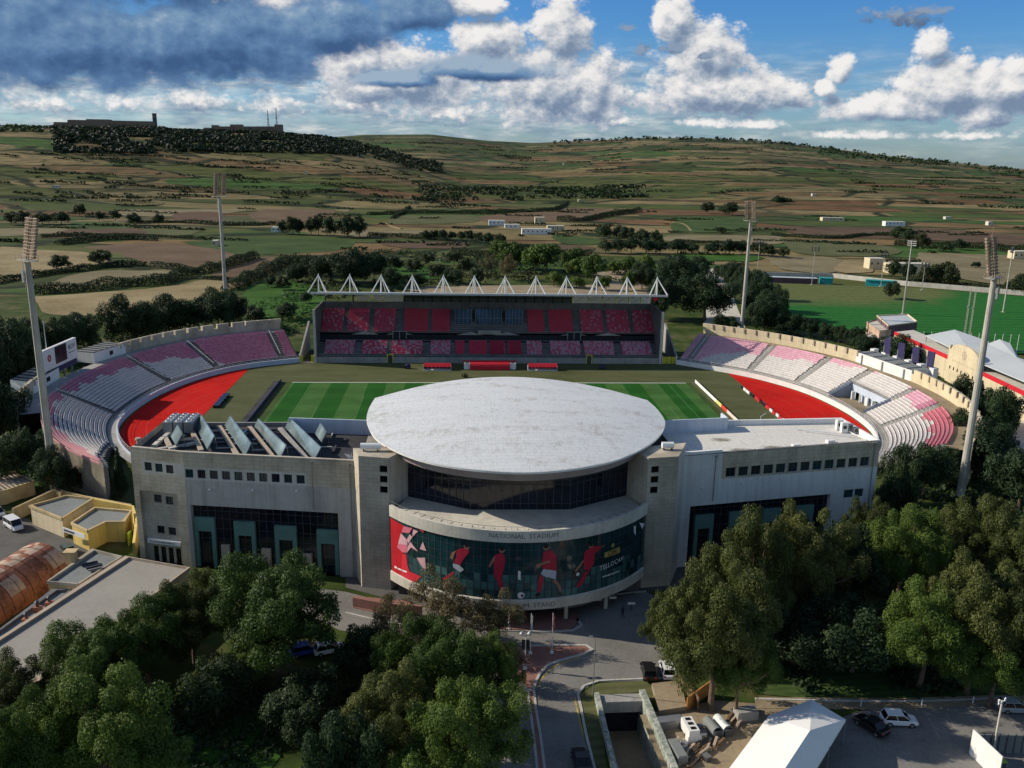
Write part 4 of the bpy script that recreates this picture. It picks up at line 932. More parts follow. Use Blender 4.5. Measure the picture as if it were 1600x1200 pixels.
# glazed upper storey set back behind the terrace
gl=[(-17.7,-87.9),(-8.2,-93.3),(6.7,-93.5),(16.3,-88.0)]
for i in range(3):
    p,r=gl[i],gl[i+1]; L_=math.hypot(r[0]-p[0],r[1]-p[1]); b,P=wall_holes(p,r,13.5,21.3,[]); o=b.build('glass_wall','glass_dark',main)
    q=MB(); n=int(L_/1.15)
    for k in range(n+1): s=L_*k/n; pb(P,s-.045,s+.045,13.5,21.3,-.09,-.005)
    for z in (14.6,17.6): pb(P,0,L_,z-.04,z+.04,-.07,-.004)
    q.build('mullions','steel_dark',o)
b=MB(); b.prism(gl+[(16.3,-68),(-17.7,-68)],18.3,21.3,mi=0); b.build('attic','concrete_dark',main)
b=MB(); b.prism([(-25.4,-86),(25.4,-84),(25.4,-66.3),(-25.4,-66)],13.0,18.3,mi=0); b.build('central_deck','bitumen',main)
slab('deck_covering',[(-25.3,-85),(-18,-86),(-18,-67),(-25.3,-66.5)],18.36,'concrete',main)
# drum
DX,DY,DR=-0.9,-80.1,23.6; T0,T1=-.94,.945
def dp(t,z,r=0): return (DX+(DR+r)*math.sin(t),DY-(DR+r)*math.cos(t),z)
def ring(name,prof,mat_,par,t0=T0,t1=T1,n=64):
    q=MB()
    for i in range(n):
        a=t0+(t1-t0)*i/n; c=t0+(t1-t0)*(i+1)/n
        for (r0,z0),(r1,z1) in zip(prof,prof[1:]): q.quad(dp(a,z0,r0),dp(c,z0,r0),dp(c,z1,r1),dp(a,z1,r1))
    for t in (t0,t1):
        pts=[dp(t,z,r) for r,z in prof]
        if len(pts)>=3: q.poly(pts)
    return q.build(name,mat_,par)
ring('top_band',[(0,13.0),(.25,13.05),(.25,14.75),(-.25,14.75),(-.25,13.6)],'concrete_pale',main)
ring('bottom_band',[(-1.0,2.75),(.25,2.75),(.25,4.15),(0,4.3)],'concrete_pale',main)
gd=ring('drum_glass',[(0,4.3),(0,13.0)],'glass_teal',main)
q=MB(); nm=44
for k in range(nm+1):
    t=T0+(T1-T0)*k/nm; q.quad(dp(t-.0016,4.3,.05),dp(t+.0016,4.3,.05),dp(t+.0016,13.0,.05),dp(t-.0016,13.0,.05))
for z in (5.55,6.8,8.05,9.3,10.55,11.8):
    for i in range(64):
        a=T0+(T1-T0)*i/64; c=T0+(T1-T0)*(i+1)/64; q.quad(dp(a,z-.035,.045),dp(c,z-.035,.045),dp(c,z+.035,.045),dp(a,z+.035,.045))
q.build('mullions','steel_dark',gd)
# paler reflection in the lower panes, painted as teal panels over the glass
m,nt,b_=base('reflect_teal',.35); g=nd(nt,'ShaderNodeNewGeometry').outputs['Position']; n_=noi(nt,g,.5,3); nt.links.new(ramp(nt,[(.3,(.03,.10,.10)),(.7,(.085,.19,.18))],n_).outputs[0],b_.inputs['Base Color'])
m,nt,b_=base('reflect_dim',.3); g=nd(nt,'ShaderNodeNewGeometry').outputs['Position']; n_=noi(nt,g,.5,3); nt.links.new(ramp(nt,[(.3,(.02,.06,.065)),(.7,(.05,.12,.12))],n_).outputs[0],b_.inputs['Base Color'])
nb=0
for k in range(nm):
    for j,(z0,z1) in enumerate(((4.4,5.5),(5.6,6.75),(6.85,8.0))):
        pr=(.9,.85,.7)[j]*(1 if abs(k-nm*.45)<nm*.42 else .25)
        if R.random()<pr and nb<100:
            nb+=1; q=MB(); a=T0+(T1-T0)*(k+.08)/nm; c=T0+(T1-T0)*(k+.92)/nm; q.quad(dp(a,z0,.02),dp(c,z0,.02),dp(c,z1,.02),dp(a,z1,.02)); q.build('reflect_panel',R.choice(('reflect_teal','reflect_teal','reflect_dim')),gd)

# terrace floor and the underside of the drum
q=MB(); n=48
arc=[dp(T0+(T1-T0)*i/n,13.62,-.25)[:2] for i in range(n+1)]
pts=arc+[(16.3,-88.0),(6.7,-93.5),(-8.2,-93.3),(-17.7,-87.9)]
slab('terrace_floor',pts,13.6,'concrete_pale',main)
rib=MB()
for i in range(1,n,2):
    t=T0+(T1-T0)*i/n; a=dp(t,13.66,-.3); c=dp(t,13.66,-3.2); d=Vector((c[0]-a[0],c[1]-a[1])).normalized(); w=.05; nx,ny=-d.y*w,d.x*w
    rib.quad((a[0]-nx,a[1]-ny,13.64),(a[0]+nx,a[1]+ny,13.64),(c[0]+nx,c[1]+ny,13.64),(c[0]-nx,c[1]-ny,13.64))
rib.build('terrace_joints','concrete_dark',main)
rl=MB()
for i in range(0,n): rl.tube(dp(T0+(T1-T0)*i/n,15.25,-.15),dp(T0+(T1-T0)*(i+1)/n,15.25,-.15),.03,n=4); rl.tube(dp(T0+(T1-T0)*i/n,14.7,-.15),dp(T0+(T1-T0)*i/n,15.25,-.15),.02,n=4)
rl.build('terrace_rail','steel',main)
uf=slab('soffit',[dp(T0+(T1-T0)*i/n,0,-.9)[:2] for i in range(n+1)],2.8,'concrete_dark',main)
for t_ in (-.62,-.3,0.0,.29,.60):
    c=dp(t_,0,-1.0); q=MB(); q.tube((c[0],c[1],0),(c[0],c[1],2.78),.3,n=12); q.build('column','concrete_pale',main)
# recessed entrance under the drum
b,P=wall_holes((-19,-93.6),(18,-93.6),0,2.8,[(3+3.2*k,5.2+3.2*k,0,2.4,.3) for k in range(10)]); o=b.build('entrance_wall','concrete_dark',main)
for k in range(10): window(P,(3+3.2*k,5.2+3.2*k,0,2.4),.3,o,'steel_dark','glass_black',2,1,.06)
# lettering on the bands
text_obj('NATIONAL  STADIUM',1.0,lambda x,y:dp(x/23.9-.002,14.0+y,.28),'letter_dark',main,sx=1.0)
text_obj('MILLENNIUM  STAND',1.0,lambda x,y:dp(x/23.9-.002,3.45+y,.28),'letter_dark',main,sx=1.0)
# printed banner on the drum glass
def art(name,pts,mt,r,par):
    bm=bmesh.new(); vs=[bm.verts.new((p[0]*DR,p[1],0)) for p in pts]; f=bm.faces.new(vs)
    bmesh.ops.triangulate(bm,faces=[f]); x0=min(p[0] for p in pts)*DR; x1=max(p[0] for p in pts)*DR; x=math.ceil(x0)
    while x<x1: bmesh.ops.bisect_plane(bm,geom=bm.verts[:]+bm.edges[:]+bm.faces[:],plane_co=(x,0,0),plane_no=(1,0,0)); x+=1
    bm.verts.ensure_lookup_table(); q=MB(); bm.verts.index_update()
    q.v=[dp(v.co.x/DR,v.co.y,r) for v in bm.verts]; q.f=[tuple(v.index for v in f.verts) for f in bm.faces]; q.m=[0]*len(q.f); bm.free()
    return q.build(name,mt,par)
art('red_field',[(-0.9416,12.74),(-0.7975,12.5),(-0.8217,11.28),(-0.8619,9.2),(-0.8699,8.47),(-0.8145,8.14),(-0.8266,6.04),(-0.7649,5.54),(-0.8386,4.34),(-0.9328,4.06)],'red_flat',.07,main)
for mt,pt in (('red_bright',[(-0.8146,8.03),(-0.7818,8.18),(-0.7705,6.5),(-0.7524,5.64),(-0.6535,5.6),(-0.7052,4.28),(-0.7534,4.24),(-0.8386,4.34),(-0.8266,6.04)]),
 ('pink_flat',[(-0.8008,12.47),(-0.7235,12.69),(-0.7542,11.67),(-0.8216,11.37)]),('pink_pale',[(-0.7148,12.59),(-0.6778,12.51),(-0.7232,11.34),(-0.7228,11.99)]),
 ('pink_pale',[(-0.8285,11.17),(-0.7736,10.55),(-0.768,9.71),(-0.8583,9.23)]),('pink_pale',[(-0.7481,11.6),(-0.7244,11.33),(-0.7616,9.98),(-0.7736,10.55)]),
 ('pink_flat',[(-0.8698,8.58),(-0.8583,9.21),(-0.768,9.69),(-0.7766,8.44),(-0.8178,8.2)]),('pink_pale',[(-0.7429,10.44),(-0.6795,9.36),(-0.7375,9.59),(-0.774,8.48),(-0.7669,9.48)]),
 ('pink_pale',[(-0.6401,11.14),(-0.6141,9.84),(-0.6653,9.84)]),('pink_pale',[(-0.6914,8.3),(-0.6251,8.75),(-0.6179,6.61),(-0.6637,7.51)]),('red_bright',[(-0.6721,12.85),(-0.634,12.94),(-0.6342,12.55)]),
 ('letter_white',[(-0.8996,5.35),(-0.8733,5.36),(-0.8773,5.04),(-0.9023,4.99)]),('letter_white',[(-0.866,5.31),(-0.8272,5.39),(-0.8295,5.12),(-0.8678,5.06)]),('letter_white',[(-0.8204,5.4),(-0.7776,5.49),(-0.7797,5.22),(-0.8227,5.13)]),
 ('letter_white',[(0.7851,12.25),(0.8089,12.2),(0.8114,10.63),(0.7907,11.23)]),('letter_white',[(0.8502,12.33),(0.9245,11.59),(0.8931,10.97)])):
    art('printed_shape',pt,mt,.10,main)
def circ(c,rz,n=14): return [(c[0]+rz*math.cos(2*PI*k/n)/DR,c[1]+rz*math.sin(2*PI*k/n)) for k in range(n)]
def figure(torso,head,limbs,hr=.42):
    o=art('printed_player',torso,'seat_red',.10,main)
    art('head',circ(head,hr),'skin',.12,o); art('hair',circ((head[0],head[1]+hr*.45),hr*.8),'hair',.13,o)
    for mt,pt in limbs: art('limb',pt,mt,.13 if mt!='skin' else .125,o)
figure([(-0.1663,11.11),(-0.14,11.43),(-0.1133,11.12),(-0.1083,10.22),(-0.1183,8.61),(-0.1761,8.53),(-0.1749,10.47)],(-0.1292,11.84),
 [('skin',[(-0.1685,11.05),(-0.1816,10.57),(-0.2056,9.39),(-0.201,9.05),(-0.1813,9.89),(-0.1695,10.36)]),('seat_red',[(-0.1761,8.53),(-0.1184,8.79),(-0.1288,7.69),(-0.1096,5.52),(-0.1319,5.38),(-0.1553,7.19),(-0.1735,7.85)])])
figure([(0.1166,11.51),(0.1571,11.78),(0.195,10.9),(0.2006,8.48),(0.1152,8.78),(0.1094,9.93),(0.113,10.72)],(0.1317,12.16),
 [('skin',[(0.1545,10.19),(0.0781,9.74),(0.0695,9.41),(0.0923,9.04),(0.1098,9.59),(0.1595,9.84)]),('short_white',[(0.1196,8.94),(0.1983,8.47),(0.1954,7.11),(0.1484,7.69),(0.1394,7.59),(0.1023,8.23)]),
  ('seat_red',[(0.0934,8.07),(0.121,7.68),(0.1176,6.71),(0.1054,5.34),(0.0871,5.48),(0.088,6.75)]),('black_paint',[(0.074,5.04),(0.1032,5.34),(0.106,4.88),(0.0789,4.68)]),
  ('skin',[(0.1675,7.13),(0.2001,7.08),(0.2249,6.22),(0.2358,5.25),(0.2216,5.18),(0.2059,6.27)]),('black_paint',[(0.217,5.08),(0.2511,4.62),(0.2272,4.52)])])
figure([(-0.4066,11.03),(-0.3799,11.46),(-0.3275,11.7),(-0.3274,11.02),(-0.3664,9.66),(-0.3796,8.97),(-0.4246,8.99),(-0.4065,10.13)],(-0.3405,11.87),
 [('skin',[(-0.4066,11.03),(-0.4337,10.65),(-0.4475,9.74),(-0.4291,9.5),(-0.4201,10.39)]),('short_white',[(-0.4291,8.95),(-0.3885,8.91),(-0.3573,8.31),(-0.3794,7.79),(-0.4245,8.35)]),
  ('red_bright',[(-0.4245,7.81),(-0.4222,7.39),(-0.4852,5.99),(-0.4995,6.24),(-0.4522,7.14)])],.4)
figure([(0.3772,10.63),(0.4243,11.37),(0.491,11.12),(0.4973,10.68),(0.4518,10.16),(0.4499,8.66),(0.4217,7.73),(0.3774,7.94),(0.3746,9.46)],(0.4216,11.49),
 [('skin',[(0.3696,9.59),(0.3606,9.31),(0.3114,8.11),(0.3302,7.93),(0.375,9.24)]),('skin',[(0.4912,11.03),(0.5124,11.04),(0.5389,11.3),(0.5075,10.83)]),
  ('seat_red',[(0.3827,7.68),(0.4218,7.67),(0.3985,6.97),(0.3761,5.99),(0.3441,5.27),(0.3293,5.66),(0.3561,6.52)])],.38)
o=art('printed_ball',circ((-0.0112,4.98),.5),'letter_white',.10,main); art('ball_patch',circ((-0.0044,4.92),.2),'black_paint',.12,o)
o=art('printed_ball',circ((0.3331,7.59),.62),'black_paint',.10,main); art('ball_patch',circ((0.3379,7.47),.3,5),'letter_white',.12,o)
art('printed_trophy',[(-0.0321,8.78),(-0.0165,8.67),(-0.0154,7.29),(-0.0311,7.52)],'letter_white',.10,main)
bx=[(0.526,9.86),(0.6554,10.0),(0.6584,9.01),(0.528,9.04)]
o=art('gold_badge',bx,'gold',.10,main); cxx=sum(p[0] for p in bx)/4; czz=sum(p[1] for p in bx)/4
art('crown',circ((0.5917,10.6),.34,6),'gold',.10,o)
text_obj('CISK',.95,lambda x,y:dp(cxx+x/DR,czz+y+.0*x,.14),'black_paint',o,sx=.95)
tl=[(0.4826,7.83),(0.701,7.59)]; tc=((tl[0][0]+tl[1][0])/2,(tl[0][1]+tl[1][1])/2); tw=(tl[1][0]-tl[0][0])*DR
text_obj('TELLOCAV',1.05,lambda x,y:dp(tc[0]+x/DR,tc[1]+y+.08*x,.14),'letter_white',main,sx=tw/5.6)
tl2=[(0.5186,6.09),(0.6629,6.04)]
for k in range(7):
    f=k/7; a=tl2[0][0]+(tl2[1][0]-tl2[0][0])*f; z=tl2[0][1]+(tl2[1][1]-tl2[0][1])*f; w=(tl2[1][0]-tl2[0][0])/9
    art('printed_word',[(a,z-.12),(a+w,z-.1),(a+w,z+.14),(a,z+.12)],'letter_white',.12,main)
# the oval roof
fr=resample([(-24.9,-62.1),(-25.3,-70),(-24.6,-78),(-21.4,-87.9),(-13.3,-96.9),(-1.0,-100.7),(10.9,-97.1),(19.4,-88.4),(23.9,-79),(24.8,-71),(24.3,-63.4)],1.2)
bk=resample([(24.3,-63.4),(17,-54.5),(9,-48.6),(0.2,-46.2),(-8.5,-48),(-17,-53.6),(-24.9,-62.1)],1.2)
rim=[(p.x,p.y) for p in fr]+[(p.x,p.y) for p in bk[1:-1]]
ctr=Vector((-.4,-73)); q=MB(); rings=14; zr=22.25
def rp(f,k): 
    p=rim[k%len(rim)]; return (ctr.x+(p[0]-ctr.x)*f,ctr.y+(p[1]-ctr.y)*f,zr+2.0*(1-f*f)+.03*mnoise.noise(Vector((p[0]*f*.3,p[1]*f*.3,0))))
n=len(rim); q.v.append((ctr.x,ctr.y,zr+2.0))
for r_ in range(1,rings+1):
    for k in range(n): q.v.append(rp(r_/rings,k))
for k in range(n): q.f.append((0,1+(k+1)%n,1+k)); q.m.append(0)
for r_ in range(rings-1):
    for k in range(n):
        a=1+r_*n+k; c=1+r_*n+(k+1)%n; q.f.append((a,c,c+n,a+n)); q.m.append(0)
bm=bmesh.new()
roof=q.build('oval_roof','roof_white',main,smooth=True)
bm.from_mesh(roof.data); bmesh.ops.recalc_face_normals(bm,faces=bm.faces)
if bm.faces[0].normal.z<0: bmesh.ops.reverse_faces(bm,faces=bm.faces)
bm.to_mesh(roof.data); bm.free()
def rimring(name,prof,mt):
    q=MB()
    for k in range(n):
        a,c=rim[k],rim[(k+1)%n]
        def at(p,i): d=(Vector(p)-ctr); L_=d.length; p_=ctr+d*((L_-i)/L_); return p_
        for (i0,z0),(i1,z1) in zip(prof,prof[1:]):
            p0,p1,p2,p3=at(a,i0),at(c,i0),at(c,i1),at(a,i1); q.quad((*p0,z0),(*p1,z0),(*p2,z1),(*p3,z1))
    return q.build(name,mt,roof)
rimring('rim_edge',[(0.01,zr-.02),(-.12,zr-.02),(-.12,zr-.32),(.9,zr-.34)],'white_paint')
mat('soffit_brown',(.30,.245,.235),.15,.3,.7,2)
rimring('fascia',[(.9,zr-.34),(.95,zr-.5),(1.1,zr-1.75),(1.9,zr-1.95),(3.5,zr-1.97),(7.5,zr-1.99)],'soffit_brown')
# roof plant
for k,c4 in enumerate([[(-56.5,-73.3,20.6),(-54.2,-78.2,20.6),(-55.2,-78.8,18.9),(-57.5,-74.0,18.9)],[(-54.3,-67.4,20.6),(-48.9,-79.3,20.6),(-49.7,-80.8,18.9),(-55.3,-67.8,18.9)],[(-49.3,-67.8,20.6),(-42.3,-82.9,20.6),(-43.0,-84.3,18.9),(-50.3,-67.8,18.9)],[(-44.1,-69.6,20.6),(-36.7,-84.0,20.6),(-37.5,-84.8,18.9),(-45.1,-68.2,18.9)],[(-38.8,-69.2,20.6),(-31.2,-85.0,20.6),(-32.1,-85.8,18.9),(-39.7,-69.0,18.9)],[(-33.2,-72.2,20.6),(-31.4,-77.3,20.6),(-32.3,-77.4,18.9),(-34.1,-72.5,18.9)]]):
    lab=['small solar collector nearest the rooftop chillers','second solar collector row from the left on the dark roof','third solar collector row from the left on the dark roof','fourth solar collector row from the left on the dark roof','longest solar collector row, beside the pale screen wall','small solar collector beside the oval roof'][k]
    a,b_,c,d=[Vector(v) for v in c4]; o0=(a+b_+c+d)/4; t=thing('solar_collector',lab,'solar panel',(o0.x,o0.y,18.3),group='solar collectors on the left roof'); O=Vector((o0.x,o0.y,18.3))
    q=MB(); q.quad(*(v-O for v in (d,c,b_,a))); nn=(b_-a).cross(d-a).normalized()*.1; q.quad(*(v-O-nn for v in (a,b_,c,d))); 
    for v0,v1 in ((a,b_),(b_,c),(c,d),(d,a)): q.tube(v0-O,v1-O,.07,n=4)
    q.build('panel','collector',t)
    fr_=MB(); L_=(b_-a).length; nn2=max(2,int(L_/1.3))
    up=nn.normalized() if nn.z>0 else -nn.normalized()
    for i in range(nn2+1): f=i/nn2; fr_.tube(a.lerp(b_,f)-O+up*.03,d.lerp(c,f)-O+up*.03,.045,n=4)
    fr_.tube(a.lerp(d,.5)-O+up*.05,b_.lerp(c,.5)-O+up*.05,.06,n=4); 
    for i in range(0,nn2+1,2): f=i/nn2; p=a.lerp(b_,f)-O; fr_.tube(p,(p.x+.3,p.y,0),.05,n=4); p=d.lerp(c,f)-O; fr_.tube(p,(p.x,p.y,0),.05,n=4)
    fr_.build('frame','steel',t)
    if k in (0,1,2,3,4):
        q=MB(); e0,e1=d-O,c-O; s_=Vector((-1.0,0,0)); 
        M0=(e0+s_); M1=(e1+s_); dv=(M1-M0); an=math.atan2(dv.y,dv.x); m_=(M0+M1)/2; q.box((m_.x,m_.y,.42),(dv.length,.75,.3),rz=an); q.build('trough','tan_panel' if k!=4 else 'concrete',t)
ch=(-57.1,-68.9)
t=thing('rooftop_chiller','cluster of rooftop chiller units with round fans at the corner of the dark roof','cooling unit',(ch[0],ch[1],18.3))
for i in range(3):
    q=MB(); q.box((i*1.7-1.7,0,1.3),(1.5,5.2,1.9)); o=q.build('casing','steel',t); q=MB()
    for j in range(4): q.tube((i*1.7-1.7,-1.9+j*1.27,2.25),(i*1.7-1.7,-1.9+j*1.27,2.45),.5,n=14)
    q.build('fan','white_metal' ,o); q=MB()
    for j in range(4): q.tube((i*1.7-1.7,-1.9+j*1.27,2.46),(i*1.7-1.7,-1.9+j*1.27,2.48),.36,n=14)
    q.build('fan_grille','black_paint',o)
q=MB()
for x in (-2,0,2):
    for y in (-2,2): q.box((x,y,.18),(.3,.3,.35))
q.build('feet','steel_dark',t)
# ducts, pipes and rails on the dark roof
for k in range(34):
    x=R.uniform(-58,-28); y=R.uniform(-80,-69); L_=R.uniform(1.5,5); a=R.choice((0,0,.1,PI/2)); q=MB(); q.box((x,y,18.3+R.uniform(.1,.3)),(L_,R.uniform(.12,.5),R.uniform(.1,.35)),rz=a); q.build('roof_duct',R.choice(('steel','steel_dark','steel_dark','concrete_pale')),main)
for k in range(5): q=MB(); q.box((-58.8+k*.1,-77.5+k*2.2,18.7),(.7,1.9,.5)); q.build('air_duct','concrete_pale',main)
for a_ in (((-56.5,-79,18.6),(4.5,.5,.4),.5),((-54.5,-78,18.6),(4.5,.9,.35),.7)): q=MB(); q.box(a_[0],a_[1],rz=a_[2]); q.build('air_duct','concrete_pale',main)
q=MB(); q.tube((0,0,0),(0,0,1.6),.35,n=10); q.tube((0,0,1.6),(0,0,1.9),.5,.42,n=10); o=q.build('vent_cowl','tan_panel'); o.location=(-61.1,-79.3+.6,18.3); tag(o,'round stone coloured vent cowl at the left corner of the dark roof','vent')
for (px,z,w),lab in ((((-23.2,-90.0),21.4,3.0),'white cylindrical tank on the left pylon'),(((22.2,-89.8),21.4,1.8),'small pale tank on the right pylon')):
    t=thing('roof_tank',lab,'tank',(px[0],px[1]+1,z)); q=MB(); q.tube((-w/2,0,.75),(w/2,0,.75),.5,n=12); q.build('drum','white_metal',t); q=MB()
    for s in (-.35,.35): q.box((s*w,0,.17),(.12,.8,.34))
    q.build('cradle','steel_dark',t)
q=MB()
for k in range(7): a=R.uniform(0,6); q.tube((-26.4,-86.5,18.3),(-26.4+.5*math.cos(a),-86.5+.5*math.sin(a),19.2+R.random()),.05,n=4)
q.tube((-26.4,-86.5,19.3),(-27.3,-86.9,20.2),.4,.05,n=10); o=q.build('satellite_dish','white_metal'); tag(o,'white satellite dish and aerials beside the left pylon','satellite dish')
# air conditioners on the white roof
for k,(x,y) in enumerate([(57.8,-69.8),(58.0,-71.4),(59.9,-69.8),(60.0,-71.7)]):
    t=thing('air_conditioner',['tall white air conditioner, leftmost on the white roof','second white air conditioner from the left on the white roof','low dark fan air conditioner on the white roof','low air conditioner nearest the right edge of the white roof'][k],'air conditioner',(x,y,18.55),group='air conditioners on the white roof')
    q=MB(); hh=1.8 if k<2 else 1.0; q.box((0,0,hh/2+.1),(1.1,.8,hh)); q.build('casing','white_paint' if k<2 else 'steel',t); q=MB(); q.tube((0,-.41,hh*.6),(0,-.45,hh*.6),.35,n=12); q.build('fan','black_paint',t)
for x0,y0,x1,y1 in ((50,-70,60,-74),(51,-71,59.5,-75),(58,-68,60,-76)): q=MB(); q.tube((x0,y0,18.75),(x1,y1,18.75),.1,n=6); q.build('roof_pipe','white_paint',main)
for px in [(39.7,-84.6),(46.4,-82.4),(53.2,-80.2)]: q=MB(); q.box((px[0],px[1]+3.2,18.8),(1.3,.8,.5),rz=.2); q.build('roof_kerb','white_paint',main)

for s_,P_ in ((.3,None),):
    for (p,r,ss) in ((B,C_,(20.6,26.6)),(C2,A2,(5.9,35.4))):
        L_=math.hypot(r[0]-p[0],r[1]-p[1]); ux_,uy_=(r[0]-p[0])/L_,(r[1]-p[1])/L_
        for s0 in ss: q=MB(); x,y=p[0]+ux_*s0+uy_*.12,p[1]+uy_*s0-ux_*.12; q.tube((x,y,0 if s0>26 else 11.2),(x,y,18.9),.07,n=6); q.box((x,y,18.9),(.3,.25,.35)); q.build('downpipe','steel',main)
        for k in range(3): q=MB(); s0=4+k*7; x,y=p[0]+ux_*s0+uy_*.2,p[1]+uy_*s0-ux_*.2; q.box((x,y,13.6+.3*k),(.35,.35,.22)); q.build('wall_lamp','white_paint',main)

# ------------------------------------------------------------------ far grandstand with the mast-hung roof
gs=thing('grandstand','covered red seated grandstand with white roof masts on the far side of the pitch','grandstand',(0,0,0))
XL,XR=-55.4,56.0; FY=60.6
b,P=wall_holes((XL,FY),(XR,FY),0,2.0,[]); b.build('front_wall','concrete',gs)
q=MB(); q.quad((XL,FY,2.0),(XR,FY,2.0),(XR,FY+1.9,1.5),(XL,FY+1.9,1.5))
def tier(y0,z0,y1,z1,n,bb):
    for k in range(n):
        a=y0+(y1-y0)*k/n; c=y0+(y1-y0)*(k+1)/n; z=z0+(z1-z0)*k/n; zp=z-(z1-z0)/n
        bb.quad((XL,a,zp),(XR,a,zp),(XR,a,z),(XL,a,z)); bb.quad((XL,a,z),(XR,a,z),(XR,c,z),(XL,c,z))
tier(62.6,2.1,68.2,5.8,8,q); tier(69.8,8.0,78.2,14.6,13,q)
q.quad((XL,69.8,5.6),(XR,69.8,5.6),(XR,69.8,8.0),(XL,69.8,8.0)); q.quad((XL,68.2,5.6),(XR,68.2,5.6),(XR,69.8,5.6),(XL,69.8,5.6))
q.build('terracing','concrete_dark',gs)
def block(xa,xb,ya,za,yb,zb,n,mixf,par):
    V_=[];F_=[];Cc=[]
    for r in range(n):
        y=ya+(yb-ya)*r/n; z=za+(zb-za)*r/n; x=xa+.25
        while x<xb-.2:
            if mixf<=0: c=R.choice(((.50,.035,.08),(.53,.045,.09)))
            else:
                c=R.choice(((.50,.30,.34),(.52,.22,.28),(.5,.27,.31))) if R.random()<mixf else R.choice(((.52,.05,.11),(.55,.08,.14),(.49,.05,.11)))
                if mixf>.5: c=(c[0]*.95,c[1]*.8+.06,c[2]*.8+.09)
            n0=len(V_); w=.21
            for X,Y,Z in ((x-w,y+.25,z+.42),(x+w,y+.25,z+.42),(x+w,y+.62,z+.40),(x-w,y+.62,z+.40),(x+w,y+.70,z+.82),(x-w,y+.70,z+.82),(x-w,y+.25,z+.2),(x+w,y+.25,z+.2)): V_.append((X,Y,Z))
            for f in ((0,1,2,3),(3,2,4,5),(6,7,1,0)): F_.append(tuple(n0+k for k in f)); Cc.append(c)
            x+=.5
    me=bpy.data.meshes.new('seat_block'); me.from_pydata(V_,[],F_); me.materials.append(MATS['seat_mixed']); at=me.color_attributes.new('seatcol','FLOAT_COLOR','CORNER'); arr=[]
    for c in Cc: arr+=[*c,1]*4
    at.data.foreach_set('color',arr); o=bpy.data.objects.new('seat_block',me); COL.objects.link(o); o.parent=par; return o
UP=[(-55.0,-47.9),(-46.6,-39.4),(-37.8,-30.6),(-28.0,-19.9),(-18.8,-12.6),(13.3,19.1),(20.5,28.5),(31.3,38.8),(40.2,48.1),(49.2,57.1)]
LO=[(-53.1,-43.4),(-41.1,-32.7),(-31.6,-21.3),(-19.0,-12.5),(-10.9,-7.6),(-6.5,-0.5),(0.5,5.3),(6.6,10.8),(0.3,5.3),(6.3,10.8),(12.6,17.9),(20.3,30.4),(31.5,41.6),(44.0,54.3)]
for k,(a,c) in enumerate(UP): block(a,c,70.0,8.2,78.0,14.5,13,{0:.16,1:.12,2:.07,7:.10,8:.13,9:.16}.get(k,0),gs)
for k,(a,c) in enumerate(LO): block(a,c,62.8,2.3,68.0,5.6,8,{0:.55,1:.45,2:.45,3:.55,10:.55,11:.55,12:.55,13:.6}.get(k,0),gs)
# presidential boxes in the middle: three glazed bays
BX=[(-11.0,-5.6),(-4.2,4.5),(5.9,11.5)]
for a,c in BX:
    b,P=wall_holes((a,73.5),(c,73.5),8,15.6,[]); o=b.build('glazed_box','glass_blue',gs); q=MB(); n=max(4,int((c-a)/1.1))
    for k in range(n+1): pb(P,(c-a)*k/n-.05,(c-a)*k/n+.05,8,15.6,-.08,-.005,bb=q)
    for z in (10.2,12.5): pb(P,0,c-a,z-.05,z+.05,-.07,-.004,bb=q)
    q.build('mullions','steel',o)
# vomitories, dark openings and rails between the tiers
q=MB(); q.quad((XL,69.6,5.9),(XR,69.6,5.9),(XR,69.6,7.5),(XL,69.6,7.5)); 
for cx in (-29.2,28.5,):
    q.box((cx,69.0,7.6),(4.2,.5,2.3)); 
q.build('tier_gap','dark_interior',gs)
q=MB()
for cx in (-29.2,28.5):
    for s in (-2.2,0,2.2): q.box((cx+s,68.6,7.6),(.22,.3,2.4))
    q.box((cx,68.6,8.85),(5.0,.3,.2))
q.build('tunnel_frame','steel',gs)
q=MB()
for cx in (-40.5,-29.2,-6,6,28.5,40):
    q.poly([(cx-4.5,69.2,7.6),(cx,69.2,8.7),(cx+4.5,69.2,7.6)])
for x in range(-52,54,3): q.box((x,69.4,7.0),(.5,.1,.5),mi=1)
q.box((0.3,68.9,8.6),(7.5,.5,1.3)); q.build('stair_wall',['concrete','black_paint'],gs)
rl=MB(); 
for z in (2.55,3.0): rl.tube((XL,FY+.1,z),(XR,FY+.1,z),.04,n=4)
x=XL
while x<XR: rl.tube((x,FY+.1,2.0),(x,FY+.1,3.0),.04,n=4); x+=2.4
rl.tube((XL,69.7,8.9),(XR,69.7,8.9),.05,n=4); rl.build('railing','steel',gs)
# back wall, with glazing, open left end and white sheeting at the right
q=MB(); q.quad((XL,78.6,0),(XR,78.6,0),(XR,78.6,17.0),(XL,78.6,17.0),0); q.quad((XR,78.9,0),(XL,78.9,0),(XL,78.9,17.0),(XR,78.9,17.0),0); q.quad((XL,78.6,17),(XR,78.6,17),(XR,78.9,17),(XL,78.9,17))
q.build('back_wall','concrete_dark',gs)
x0,x1,x2=-28.2,28.5,59.5
q=MB(); q.quad((x0,78.7,17),(x1,78.7,17),(x1,78.7,19.9),(x0,78.7,19.9)); o=q.build('rear_screen','steel_dark',gs); q=MB(); k=x0
while k<x1+.1: q.box((k,78.6,18.4),(.35,.1,2.9)); k+=3.15
q.box(((x0+x1)/2,78.6,18.6),(x1-x0,.12,.3)); q.box(((x0+x1)/2,78.62,19.75),(x1-x0,.12,.25)); q.build('screen_frame','glass_black',o)
q=MB(); k=x1+.3; ws=[5.8,4.6,4.6,4.4,4.2,3.6]
